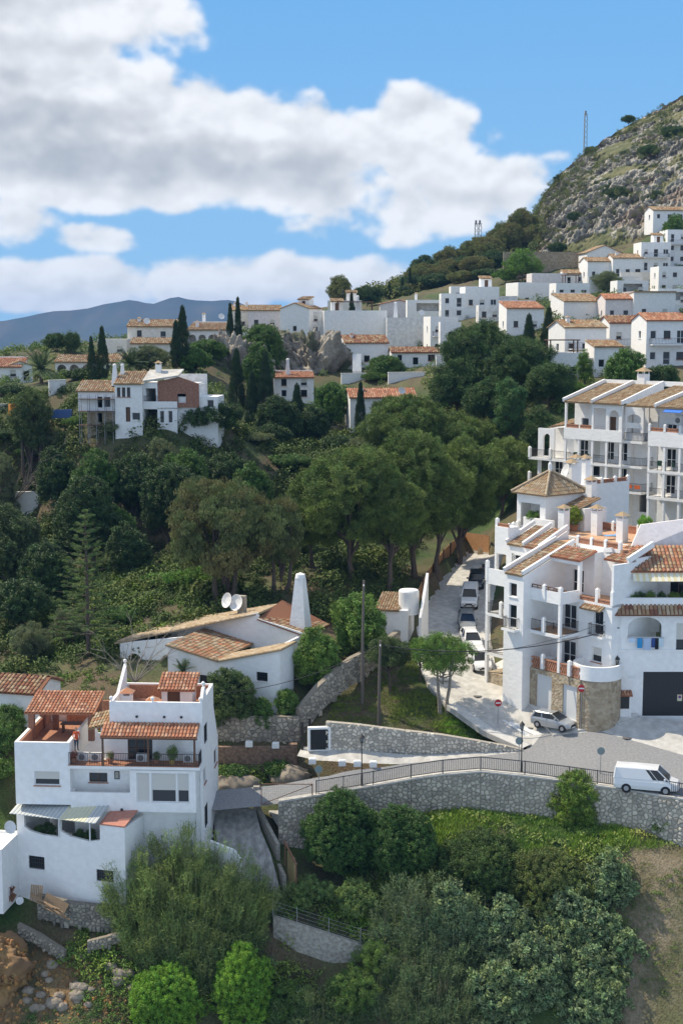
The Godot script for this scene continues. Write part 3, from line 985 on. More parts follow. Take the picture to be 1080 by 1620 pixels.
	for b in [[95, 182, 705, 75, "dark_broadleaf", "dark tree under the building site terrace"], [60, 194, 735, 80, "broadleaf", "mid green tree above the long white garden wall"], [105, 168, 770, 70, "dark_broadleaf", "dark tree right of the long white garden wall"], [75, 150, 850, 90, "dark_broadleaf", "dark tree left of norfolk pine top"], [205, 158, 830, 80, "dark_broadleaf", "dark tree between norfolk pine and eucalyptus"], [365, 178, 715, 80, "dark_broadleaf", "dark tree above the eucalyptus crown"], [300, 176, 700, 80, "broadleaf", "mid green tree below the unfinished house's right wall"], [400, 172, 722, 70, "broadleaf", "mid green tree behind eucalyptus crown at right"], [470, 158, 790, 70, "dark_broadleaf", "dark tree between eucalyptus and pine grove"], [540, 200, 690, 70, "dark_broadleaf", "dark tree below the red roof house at left"], [575, 196, 690, 60, "olive", "grey green tree below the thin cypress"], [10, 165, 850, 90, "broadleaf", "mid green tree at left edge below the wall"], [500, 226, 655, 50, "dark_broadleaf", "dark shrub tree left of red roof house"], [430, 200, 672, 60, "dark_broadleaf", "dark tree in front of the cypress group"], [690, 222, 622, 60, "broadleaf", "green tree left of the tall dark pines"], [110, 137, 960, 60, "olive", "grey shrub tree behind norfolk pine trunk"], [200, 140, 960, 80, "broadleaf", "green tree right of norfolk pine trunk"], [845, 182, 640, 60, "tall_pine", "dark pine beside upper apartments' left wing"]]:
		tree(b[4], "slope_tree", b[5], b[0], b[1], b[2], b[3], {"from": 0.04})
	# ---- slender cypresses
	for c in [["cypress left of villa chimneys on the construction house", 163, 213, 517, 20], ["shorter cypress left of the pair by construction house", 146, 212, 533, 16], ["tall cypress in front of the arched white house", 290, 232, 485, 24], ["short cypress left of the arched house cypress", 279, 231, 508, 19], ["cypress beside the rock outcrop, tallest of the group below it", 375, 214, 553, 28], ["right cypress of the pair above rock outcrop", 377, 256, 470, 15], ["left cypress of the pair above rock outcrop", 365, 256, 479, 15], ["single thin cypress against the red roofed white house", 570, 214, 604, 19], ["cypress among dark trees right of small white house", 470, 209, 610, 28], ["dark cypress against the rock face", 420, 212, 556, 32], ["second dark cypress left of the one against rock face", 399, 212, 590, 26], ["dense cypress in front of hillside houses", 866, 226, 487, 28], ["shorter wide cypress left of the dense one", 835, 226, 499, 28], ["thin cypress on wooded ridge skyline", 648, 395, 424, 8], ["lower thin cypress on the wooded ridge", 636, 392, 438, 7], ["small cypress below the ridge near chimneys", 616, 385, 446, 7], ["cypress by the lone tall tree on village skyline", 556, 330, 462, 9]]:
		cypress(c[0], c[1], c[2], c[3], c[4])
	# ---- left village
	palm("palm with spreading crown left of twin cypresses", 66, 213, 560, 62)
	palm("palm right of twin cypresses before white gable", 207, 222, 558, 52)
	palm("small palm in front of the villa window", 290, 122.2, 1048, 40, {"fronds": 14})
	tree("pine", "pine_tree", "small umbrella pine with two trunks at left beside the building site", 50, 190, 598, 72, {"stems": 2, "from": 0.3, "col": Color(0.05, 0.075, 0.03)})
	tree("tall_pine", "tall_pine_tree", "dark pine in front of blue mountains, left one of two", 90, 268, 527, 46)
	tree("tall_pine", "tall_pine_tree", "dark pine in front of blue mountains, right one of two", 113, 266, 524, 26)
	for b in [[235, 226, 545, 70, "olive", "grey green tree right of the right palm"], [330, 242, 535, 70, "broadleaf", "green shrub mass below the arched white house"], [310, 232, 552, 60, "broadleaf", "green bush right of tall cypress on the slope"], [415, 252, 508, 75, "broadleaf", "green shrub crown on top of the rock outcrop"], [415, 236, 540, 58, "broadleaf", "bright creeper bush on the face of the rock"], [610, 252, 560, 66, "broadleaf", "dark green creeper before the white house terrace"], [595, 250, 590, 50, "shrub", "shrub by white steps below the terraced house"], [20, 208, 618, 60, "dark_broadleaf", "dark hedge tree at left edge by the building site"], [135, 216, 585, 70, "dark_broadleaf", "clipped dark hedge left of the construction house"], [165, 204, 600, 40, "shrub", "light green hedge bush by the construction house chimney"], [30, 196, 680, 80, "dark_broadleaf", "dark bush under the building site wall"], [90, 192, 678, 60, "olive", "grey bush under the building site"], [125, 190, 690, 45, "shrub", "yellowish bush below the scaffolding"], [10, 186, 690, 60, "olive", "brownish bush at left picture edge"]]:
		tree(b[4], "garden_tree" if b[4] != "shrub" else "garden_shrub", b[5], b[0], b[1], b[2], b[3], {"from": 0.0})
	# ---- wooded ridge and village trees
	for b in [[668, 404, 415, 60, "eucalyptus", "olive tree at the lower left of ridge wood"], [710, 402, 408, 64, "eucalyptus", "brownish tree low in the middle of ridge wood"], [750, 398, 402, 66, "eucalyptus", "olive brown tree low at right of ridge wood"], [772, 412, 372, 60, "eucalyptus", "broad olive tree near the top of ridge wood"], [805, 418, 345, 60, "eucalyptus", "tall olive tree beside the tallest eucalyptus"], [690, 392, 432, 60, "dark_broadleaf", "dark tree at the ridge wood's lower edge"], [730, 388, 428, 60, "eucalyptus", "greenish tree at the ridge wood's lower edge"], [768, 386, 425, 60, "dark_broadleaf", "dark tree above the tower hut house"], [640, 396, 446, 50, "eucalyptus", "small olive tree at ridge wood's left end"], [842, 418, 352, 44, "eucalyptus", "olive tree touching the cliff edge"], [540, 350, 431, 42, "eucalyptus", "tall airy tree on the village skyline"], [580, 360, 450, 50, "dark_broadleaf", "rounded tree right of the airy skyline tree"], [825, 425, 325, 60, "eucalyptus", "tallest eucalyptus beside the rocky cliff"], [790, 430, 352, 50, "eucalyptus", "eucalyptus left of the tallest by the cliff"], [755, 420, 372, 70, "eucalyptus", "brownish eucalyptus in the middle of wooded ridge"], [712, 415, 388, 60, "eucalyptus", "eucalyptus left of middle on wooded ridge"], [675, 412, 404, 55, "dark_broadleaf", "dark tree at left end of wooded ridge"], [735, 405, 405, 70, "dark_broadleaf", "dark tree below the middle of wooded ridge"], [695, 400, 420, 60, "eucalyptus", "olive tinted tree low on wooded ridge"], [780, 405, 395, 60, "dark_broadleaf", "dark tree below the tallest eucalyptus"], [655, 398, 436, 50, "dark_broadleaf", "low dark tree at foot of the wooded ridge"], [625, 392, 452, 60, "dark_broadleaf", "low bushy tree left of wooded ridge"], [825, 365, 396, 72, "acacia", "pale green poplar above the white box houses"], [800, 368, 425, 40, "acacia", "small pale green tree left of the poplar"], [960, 335, 430, 52, "olive", "grey green tree below the hillside terrace road"], [1065, 355, 330, 40, "broadleaf", "green tree among the highest houses"], [990, 192, 548, 72, "broadleaf", "orange tree in front of hillside houses at right"], [1045, 192, 576, 60, "dark_broadleaf", "dark clipped tree at right behind upper apartments"], [925, 197, 545, 26, "shrub", "ivy column beside the hillside stairs"], [900, 196, 600, 50, "shrub", "shrub behind the roof of upper apartments"]]:
		tree(b[4], "hillside_tree", b[5], b[0], b[1], b[2], b[3], {"from": 0.05 if b[4] != "eucalyptus" else 0.1, "col": Color(0.105, 0.115, 0.045) if b[4] == "eucalyptus" else KINDS[b[4]][6] * 1.15})
	# ---- villa garden and street corner
	tree("broadleaf", "garden_tree", "leafy tree behind the villa's right wall by stone wall", 505, 123, 985, 80, {"from": 0.0, "col": Color(0.085, 0.145, 0.03)})
	tree("broadleaf", "garden_tree", "tall leafy tree between villa chimney and street wall", 562, 129, 936, 100, {"from": 0.0, "col": Color(0.08, 0.14, 0.03)})
	tree("broadleaf", "garden_tree", "dense round shrub tree in front of the villa", 365, 118.7, 1056, 96, {"from": 0.1, "size": 0.8, "col": Color(0.055, 0.085, 0.03)})
	tree("olive", "street_tree", "dark olive tree on the corner bank left of others", 618, 124, 1003, 82, {"from": 0.38, "col": Color(0.055, 0.08, 0.035)})
	tree("olive", "street_tree", "dark olive tree behind wooden pole by curved stone wall", 582, 128, 995, 66, {"from": 0.25, "col": Color(0.045, 0.07, 0.03)})
	tree("acacia", "street_tree", "light green tree with forked trunk leaning by the street", 701, 121.2, 996, 100, {"from": 0.38, "stems": 2, "pale": 1})
	tree("acacia", "street_tree", "small light green tree left of the forked one", 665, 126, 1010, 52, {"from": 0.34})
	# ---- foreground
	tree("citrus", "citrus_tree", "dark orange tree nearest the rusty gate", 532, 106.5, 1243, 130, {"size": 0.8, "lobes": 22, "base": 1398})
	tree("citrus", "citrus_tree", "dark orange tree right of the one by rusty gate", 628, 105.4, 1272, 122, {"size": 0.8, "lobes": 22, "base": 1408})
	tree("citrus", "citrus_tree", "dark spreading orange tree in the middle of foreground", 752, 104.6, 1316, 158, {"size": 0.8, "col": Color(0.045, 0.078, 0.02), "lobes": 22, "base": 1425})
	tree("citrus", "citrus_tree", "olive green round tree right of middle in the foreground", 872, 103.6, 1336, 185, {"size": 0.8, "col": Color(0.070, 0.095, 0.028), "lobes": 26, "base": 1460})
	tree("citrus", "citrus_tree", "bright round tree against the roadside stone wall", 918, 108.0, 1220, 104, {"size": 0.8, "col": Color(0.095, 0.15, 0.025), "base": 1325})
	tree("shrub", "shrub", "shrub growing from the stone wall under the van", 1045, 105.6, 1284, 46, {"size": 0.8})
	tree("bright_shrub", "shrub", "low light shrub above concrete wall, left one", 492, 103.6, 1385, 74, {"col": Color(0.085, 0.13, 0.045)})
	tree("bright_shrub", "shrub", "low light shrub above concrete wall, right one", 562, 103.2, 1395, 80, {"col": Color(0.085, 0.13, 0.045)})
	tree("bright_shrub", "shrub", "vivid green shrub at bottom left of the cane", 266, 97.6, 1528, 125, {"lobes": 18, "base": 1640, "size": 0.9})
	tree("bright_shrub", "shrub", "vivid green upright shrub at bottom below concrete wall", 392, 98.0, 1494, 96, {"lobes": 18, "base": 1640, "size": 0.9})
	for f in [[720, 101, 1395, 70, "pale leaved fig bush between reeds and dark tree"], [790, 100.4, 1420, 100, "pale leaved fig bush in the middle of thicket"], [900, 100.6, 1405, 110, "pale leaved fig bush right below olive green tree"], [965, 101.6, 1345, 80, "pale leaved fig bush at the thicket's upper right"], [860, 98.4, 1480, 120, "pale leaved fig bush at lower centre of thicket"], [960, 99, 1450, 110, "pale leaved fig bush at the thicket's right edge"], [930, 97, 1530, 110, "pale leaved fig bush lowest at right"], [790, 97.4, 1520, 100, "pale leaved fig bush lowest at left"]]:
		tree("fig", "fig_bush", f[4], f[0], f[1], f[2] - 8, f[3] * 1.25, {"from": 0.0, "cat": "shrub", "base": f[2] + 125})

func cane_stand(called: String, label: String, u: float, d: float, top: float, wide: float, col: Color, s := 1.9) -> void:
	var base := foot(u, d)
	var h := at(u, top, d).y - base.y
	var r := wide * 0.5 * d / FOCAL
	var t := thing(called, label, "cane", base)
	var where := []
	var tint := []
	for i in int(r * r * 20.0 * maxf(1.0, h / 3.0)) + 20:
		var a := rnd(0, TAU)
		var q := sqrt(rng.randf())
		var p := Vector3(cos(a) * q * r, 0, sin(a) * q * r * 0.55)
		var hh := h * (1.0 - 0.5 * q * q) * rnd(0.25, 1.0) * clampf(0.8 + 1.5 * gaps.get_noise_2d(p.x * 2.6 + u, p.z * 2.6), 0.35, 1.3)
		p.y = H(base.x + p.x, base.z + p.z) - base.y
		var lean := Vector3(p.x * 0.45 / r + rnd(-0.22, 0.22), 1, rnd(-0.1, 0.25)).normalized()
		var b := Basis(Vector3.UP, rnd(0, TAU))
		b = Basis(Quaternion(Vector3.UP, lean)) * b
		where.push_back(Transform3D(b.scaled(Vector3.ONE * s * rnd(0.7, 1.15)), p + lean * maxf(s * 0.45, hh - s * 0.45)))
		tint.push_back(shade_of(col, 0.3))
	spray(t, "foliage", "cane", where, tint, leafmat())
	var st := MB.new()
	for i in 40:
		var a := rnd(0, TAU)
		var p := Vector3(cos(a), 0, sin(a) * 0.5) * r * rng.randf() * 0.9
		p.y = H(base.x + p.x, base.z + p.z) - base.y
		st.tube([p, p + Vector3(rnd(-0.3, 0.3), h * rnd(0.5, 0.9), rnd(-0.2, 0.2))], [0.025, 0.012], 4)
	part(t, "stem", st.mesh(), mat("dry stem", lin(0.25, 0.22, 0.12)))

func bare_tree(label: String, u: float, d: float, top: float, wide: float) -> void:
	var base := foot(u, d)
	var h := at(u, top, d).y - base.y
	var r := wide * 0.5 * d / FOCAL
	var t := thing("bare_tree", label, "tree", base)
	var mb := MB.new()
	mb.tube([Vector3(0, -0.3, 0), Vector3(0.1, h * 0.35, 0)], [0.16, 0.12], 7)
	part(t, "trunk", mb.mesh(), mat("pale bark", lin(0.20, 0.17, 0.14), lin(0.34, 0.30, 0.25), 0.8))
	for i in 9:
		var a := i * 2.4
		var b := MB.new()
		var p := Vector3(0.1, h * 0.33, 0)
		var v := Vector3(cos(a) * 0.8, rnd(0.5, 1.0), sin(a) * 0.8).normalized()
		for k in 3:
			var q := p + v * h * 0.28
			b.tube([p, q], [0.07 / (k + 1), 0.05 / (k + 1)], 5, Color.WHITE, false)
			for m in 4:
				var w := (v + ball() * 0.9).normalized()
				b.tube([q, q + w * h * 0.2], [0.03 / (k + 1), 0.008], 4, Color.WHITE, false)
			p = q
			v = (v + Vector3(rnd(-0.4, 0.4), rnd(-0.2, 0.3), rnd(-0.4, 0.4))).normalized()
		part(t, "limb", b.mesh(), mat("pale bark", lin(0.20, 0.17, 0.14)))

func make_undergrowth() -> void:
	cane_stand("cane_stand", "large feathery green cane clump beside the annex", 300, 101.8, 1335, 225, Color(0.12, 0.155, 0.052), 1.25)
	cane_stand("cane_stand", "low drooping cane at the foot of the large clump", 330, 100.2, 1450, 190, Color(0.075, 0.105, 0.042), 1.2)
	cane_stand("cane_stand", "pale cane tuft beside the ramp", 412, 103.2, 1360, 60, Color(0.095, 0.13, 0.055), 1.2)
	cane_stand("cane_stand", "grey green reeds left in the thicket", 660, 101.2, 1390, 130, Color(0.085, 0.12, 0.065), 1.15)
	cane_stand("cane_stand", "grey green reeds in front of the dark orange tree", 720, 100.2, 1430, 140, Color(0.085, 0.12, 0.065), 1.15)
	cane_stand("cane_stand", "reeds at the bottom right of concrete wall", 650, 98.6, 1500, 150, Color(0.08, 0.112, 0.055), 1.1)
	cane_stand("cane_stand", "reeds at the bottom centre of the picture", 700, 97.4, 1530, 160, Color(0.08, 0.112, 0.055), 1.1)
	cane_stand("cane_stand", "reeds at bottom beneath concrete wall's left end", 500, 97.2, 1585, 150, Color(0.075, 0.11, 0.05), 1.1)
	for b in [[8, 113.4, 1130, 80, "bushy shrub beside the left wall of the tall house"], [-6, 111.6, 1195, 70, "dark shrub left of the terrace house wall"], [16, 115.5, 1110, 50, "shrub in front of the small tiled house at left"], [440, 115.6, 1205, 50, "shrub under the brick wall by the lane"], [372, 115.4, 1212, 44, "low shrub beside the boulder by the lane"], [452, 119.6, 1085, 40, "leafy plant at the villa's right corner"], [420, 118.8, 1100, 36, "low bush before the villa's front wall"]]:
		tree("broadleaf", "garden_shrub", b[4], b[0], b[1], b[2], b[3], {"from": 0.0, "size": 0.8, "cat": "shrub"})
	bare_tree("leafless tree in front of the villa's arches", 213, 121, 1000, 80)
	bare_tree("leafless shrub tree at the left slope edge", 20, 187, 690, 60)
	# ravine slopes
	var ravine := [[-80, 126], [-80, 205], [60, 206], [330, 205], [400, 215], [560, 235], [640, 235], [700, 215], [640, 150], [560, 136], [480, 135], [330, 134], [200, 128], [60, 128]]
	carpet("ravine_scrub", "dense green scrub covering the ravine slopes", "fine", ravine, 0.95, 1.0, 2.4, Color(0.040, 0.066, 0.018), 0.2, 0.05)
	carpet("ravine_scrub", "bright creeping growth on the ravine floor", "fine", [[40, 134], [40, 172], [300, 172], [330, 136], [180, 130]], 1.1, 0.7, 1.5, Color(0.070, 0.125, 0.02), 0.15, 0.1)
	carpet("ravine_scrub", "dark scrub under the tall pines", "fine", [[690, 180], [690, 226], [900, 226], [990, 202], [900, 186]], 0.5, 1.0, 2.4, Color(0.045, 0.075, 0.02), 0.2, 0.05)
	carpet("village_gardens", "low garden shrubs between the village houses", "fine", [[-60, 206], [-60, 300], [450, 330], [720, 330], [850, 370], [1100, 370], [1100, 205], [900, 228], [640, 240], [400, 222]], 0.07, 1.0, 2.6, Color(0.06, 0.10, 0.03), 0.2, -0.05)
	carpet("ridge_wood", "bushy growth over the wooded ridge", "fine", [[560, 370], [560, 460], [860, 460], [860, 392], [720, 400]], 0.09, 2.0, 4.5, Color(0.07, 0.09, 0.03), 0.3, 0.2)
	# villa garden and bank
	carpet("garden_growth", "mixed plants in the villa garden", "broad", [[-60, 112], [-60, 127], [170, 127], [240, 122], [250, 118.5], [170, 116.5], [20, 114]], 1.6, 0.4, 1.0, Color(0.06, 0.11, 0.025), 0.1, 0.1)
	carpet("bank_grass", "patchy grass on the corner bank", "grass", [[520, 119.7], [530, 125], [600, 129], [660, 131], [672, 127], [712, 121.5], [790, 118.4], [810, 117.6], [700, 119.2]], 7.0, 0.35, 0.8, Color(0.075, 0.12, 0.025), 0.0, 0.0)
	carpet("bank_grass", "lush grass along the kerb of the corner bank", "grass", [[690, 119.4], [715, 121], [800, 118], [815, 117.4], [740, 118.4]], 16.0, 0.35, 0.7, Color(0.075, 0.17, 0.02), 0.0, 0.3)
	carpet("roadside_weeds", "weeds and shrubs under brick wall by the lane", "weed", [[340, 114.6], [340, 116.4], [470, 116.4], [500, 116.0], [470, 114.8]], 4.0, 0.4, 0.9, Color(0.055, 0.10, 0.025), 0.0, 0.0)
	# foreground meadow and thicket
	carpet("meadow_grass", "bright green grass below the roadside wall", "grass", [[560, 104.0], [520, 111.8], [600, 112.4], [760, 111.3], [900, 109.6], [1080, 106.2], [1180, 105], [1180, 103.6], [900, 104]], 18.0, 0.4, 0.95, Color(0.085, 0.155, 0.03), 0.0, 0.25)
	carpet("meadow_grass", "tall weeds along the foot of roadside wall", "weed", [[590, 111.2], [590, 112.6], [760, 111.4], [900, 109.8], [900, 108.6], [760, 110.2]], 5.0, 0.5, 1.2, Color(0.085, 0.13, 0.045), 0.0, 0.2)
	carpet("thicket", "tangled low growth under the foreground bushes", "fine", [[440, 101.2], [440, 104.6], [620, 105], [1000, 103.4], [1010, 100], [980, 96.2], [640, 96.6], [650, 100.2], [640, 101]], 2.4, 0.7, 1.4, Color(0.075, 0.115, 0.035), 0.2, 0.1)
	carpet("meadow_grass", "scattered taller weeds in the meadow", "weed", [[560, 104.4], [540, 110.8], [760, 110.6], [900, 108.8], [1080, 105.8], [1180, 104.4], [900, 104]], 1.6, 0.5, 1.2, Color(0.095, 0.14, 0.05), 0.0, -0.1)
	carpet("thicket", "weeds at the foot of the concrete wall", "weed", [[425, 97], [425, 101], [560, 100.2], [640, 99.8], [650, 96.4]], 7.0, 0.5, 1.1, Color(0.075, 0.125, 0.035), 0.0, 0.25)
	carpet("slope_weeds", "green weed patches on the bare slope at right", "weed", [[1010, 96.5], [1020, 102.5], [1160, 102.5], [1160, 96]], 3.0, 0.35, 0.8, Color(0.08, 0.12, 0.035), 0.0, -0.12)
	for b in [[452, 98.6, 1555, 70, "leafy bush at the foot of concrete wall, left"], [560, 98.8, 1535, 90, "leafy bush at the foot of concrete wall, right"], [600, 100.0, 1490, 70, "bush hiding the right end of concrete wall"]]:
		tree("shrub", "shrub", b[4], b[0], b[1], b[2], b[3], {"base": b[2] + 85, "lobes": 12})
	carpet("thicket", "fresh weeds above the concrete wall", "weed", [[440, 102.2], [445, 104.4], [600, 104.4], [620, 101.6], [520, 101.4]], 9.0, 0.5, 1.0, Color(0.08, 0.16, 0.03), 0.0, 0.2)
	carpet("slope_weeds", "patches of weeds on the dirt slope at lower left", "weed", [[60, 98.6], [120, 102.4], [220, 101.2], [250, 98.4], [180, 96.2], [20, 96]], 8.0, 0.35, 1.0, Color(0.065, 0.12, 0.03), 0.0, 0.2)
	carpet("slope_weeds", "low dark bushes at the bottom left edge", "fine", [[20, 96], [60, 97.6], [200, 97.4], [240, 96]], 3.5, 0.5, 1.1, Color(0.055, 0.095, 0.03), 0.2, 0.0)
	carpet("slope_weeds", "sparse weeds on the bare slope at bottom right", "grass", [[1000, 96.5], [1010, 103], [1160, 103], [1160, 96]], 6.0, 0.3, 0.7, Color(0.085, 0.115, 0.035), 0.0, 0.0)

# ---------------------------------------------------------------- building parts
func white() -> StandardMaterial3D:
	return mat("limewashed wall", lin(0.78, 0.77, 0.75), lin(0.86, 0.85, 0.83), 0.16, 0.92, 0.12, true, 0.03)
func white2() -> StandardMaterial3D:
	return mat("weathered limewash", lin(0.62, 0.605, 0.58), lin(0.80, 0.79, 0.77), 0.10, 0.92, 0.15, true, 0.04)
func terracotta() -> StandardMaterial3D:
	return mat("terracotta", lin(0.31, 0.135, 0.08), lin(0.45, 0.225, 0.13), 0.8, 0.9, 0.1)
func glass() -> StandardMaterial3D:
	var m := mat("dark window glass", lin(0.016, 0.019, 0.022), null, 1.0, 0.08)
	return m
func iron() -> StandardMaterial3D:
	return mat("dark iron", lin(0.03, 0.028, 0.026), null, 1.0, 0.6)
func frame_paint() -> StandardMaterial3D:
	return mat("white frame paint", lin(0.72, 0.72, 0.71), null, 1.0, 0.5)
func wood() -> StandardMaterial3D:
	return mat("brown wood", lin(0.085, 0.042, 0.022), lin(0.15, 0.08, 0.045), 1.5, 0.7)
func tilemat() -> StandardMaterial3D:
	return vmat("clay tile", 0.92, Color.BLACK, noise_tex(0.05, lin(0.72, 0.7, 0.66), Color.WHITE, 256, 5), 0.9)
func stucco(c: String) -> StandardMaterial3D:
	match c:
		"cream": return mat("cream limewash", lin(0.70, 0.66, 0.58), lin(0.80, 0.77, 0.70), 0.16, 0.92, 0.12, true, 0.03)
		"pink": return mat("pinkish limewash", lin(0.68, 0.62, 0.60), lin(0.79, 0.73, 0.71), 0.16, 0.92, 0.12, true, 0.03)
		"old": return white2()
	return white()

const TAN := [Color(0.42, 0.30, 0.175), Color(0.47, 0.36, 0.23), Color(0.36, 0.23, 0.13), Color(0.50, 0.40, 0.28), Color(0.40, 0.21, 0.11), Color(0.28, 0.19, 0.12)]
const RED := [Color(0.50, 0.22, 0.12), Color(0.56, 0.29, 0.175), Color(0.44, 0.18, 0.10), Color(0.58, 0.36, 0.24), Color(0.37, 0.19, 0.12)]
const OLD := [Color(0.30, 0.13, 0.07), Color(0.36, 0.22, 0.13), Color(0.42, 0.32, 0.20), Color(0.24, 0.11, 0.07), Color(0.40, 0.26, 0.15)]

# barrel tiles on the slope a b (eave, left to right) c d (ridge, right to left)
func tiles(parent: Node, a: Vector3, b: Vector3, c: Vector3, d: Vector3, pal: Array, tw := 0.24, tl := 0.42, called := "roof", thick := 0.12) -> MeshInstance3D:
	var mb := MB.new()
	var e := (b - a).normalized()
	var nn := (b - a).cross(((d + c) - (a + b)) / 2.0).normalized()
	var under: Color = pal[0] * 0.8
	mb.prism([a, b, c, d] if c.distance_to(d) > 0.05 else [a, b, c], -nn * thick, under)
	var run := maxf((d - a).slide(e).length(), (c - b).slide(e).length())
	var rows := maxi(1, int(round(run / tl)))
	for j in rows:
		var t0 := float(j) / rows
		var t1 := minf(1.0, float(j + 1.12) / rows)
		var l0 := a.lerp(d, t0)
		var l1 := a.lerp(d, t1)
		var r0 := b.lerp(c, t0)
		var r1 := b.lerp(c, t1)
		var from := maxf((l0 - a).dot(e), (l1 - a).dot(e))
		var to := minf((r0 - a).dot(e), (r1 - a).dot(e))
		var o0 := l0 - e * (l0 - a).dot(e)
		var o1 := l1 - e * (l1 - a).dot(e)
		var k0 := int(ceil(from / tw))
		var k1 := int(floor(to / tw))
		for k in range(k0, k1):
			var col: Color = pal[rng.randi() % pal.size()] * rnd(0.8, 1.15)
			var p0 := o0 + e * ((k + 0.5) * tw)
			var p1 := o1 + e * ((k + 0.5) * tw)
			var w := tw * 0.40
			var h := tw * 0.34
			var lift := nn * (0.022 + rnd(0.0, 0.012))
			var last0: Vector3
			var last1: Vector3
			var lastn: Vector3
			for s in 5:
				var ang := PI * s / 4.0
				var q0 := p0 + e * (cos(ang) * w * 1.06) + nn * (sin(ang) * h) + lift
				var q1 := p1 + e * (cos(ang) * w * 0.9) + nn * (sin(ang) * h * 0.85)
				var n1 := e * cos(ang) + nn * (sin(ang) + 0.3)
				if s > 0:
					mb.trin(last0, last1, q1, lastn, lastn, n1, col)
					mb.trin(last0, q1, q0, lastn, n1, n1, col)
				last0 = q0; last1 = q1; lastn = n1
	return part(parent, called, mb.mesh(), tilemat())

func ridge(parent: Node, a: Vector3, b: Vector3, col: Color, r := 0.13, called := "ridge_tile_row") -> void:
	var mb := MB.new()
	var k := maxi(1, int(a.distance_to(b) / 0.45))
	for i in k:
		var p := a.lerp(b, float(i) / k)
		var q := a.lerp(b, float(i + 1) / k)
		mb.tube([p, q], [r * 1.1, r * 0.9], 6, col * rnd(0.85, 1.12))
	part(parent, called, mb.mesh(), tilemat())

# frames of a wall face: x along it, y up, z outwards
func face_front(x: float, y: float, z: float) -> Transform3D: return Transform3D(Basis(), Vector3(x, y, z))
func face_right(x: float, y: float, z: float) -> Transform3D: return Transform3D(Basis(Vector3(0, 0, -1), Vector3.UP, Vector3(1, 0, 0)), Vector3(x, y, z))
func face_left(x: float, y: float, z: float) -> Transform3D: return Transform3D(Basis(Vector3(0, 0, 1), Vector3.UP, Vector3(-1, 0, 0)), Vector3(x, y, z))

# a wall with openings; holes: [x, y, width, height, kind]
func wall_face(parent: Node, mb: MB, t: Transform3D, w: float, h: float, holes: Array, thick := 0.25) -> void:
	var xs := [0.0, w]
	var ys := [0.0, h]
	for q in holes:
		for v in [q[0], q[0] + q[2]]: if not xs.has(v): xs.push_back(v)
		for v in [q[1], q[1] + q[3]]: if not ys.has(v): ys.push_back(v)
	xs.sort(); ys.sort()
	for j in ys.size() - 1:
		var i := 0
		while i < xs.size() - 1:
			var start := i
			while i < xs.size() - 1 and not in_hole(holes, (xs[i] + xs[i + 1]) / 2.0, (ys[j] + ys[j + 1]) / 2.0): i += 1
			if i > start: mb.obox(t * Transform3D(Basis(), Vector3((xs[start] + xs[i]) / 2.0, (ys[j] + ys[j + 1]) / 2.0, -thick / 2.0)), Vector3(xs[i] - xs[start], ys[j + 1] - ys[j], thick))
			else: i += 1
	for q in holes: opening(parent, mb, t, q, thick)

func in_hole(holes: Array, x: float, y: float) -> bool:
	for q in holes:
		if x > q[0] and x < q[0] + q[2] and y > q[1] and y < q[1] + q[3]: return true
	return false

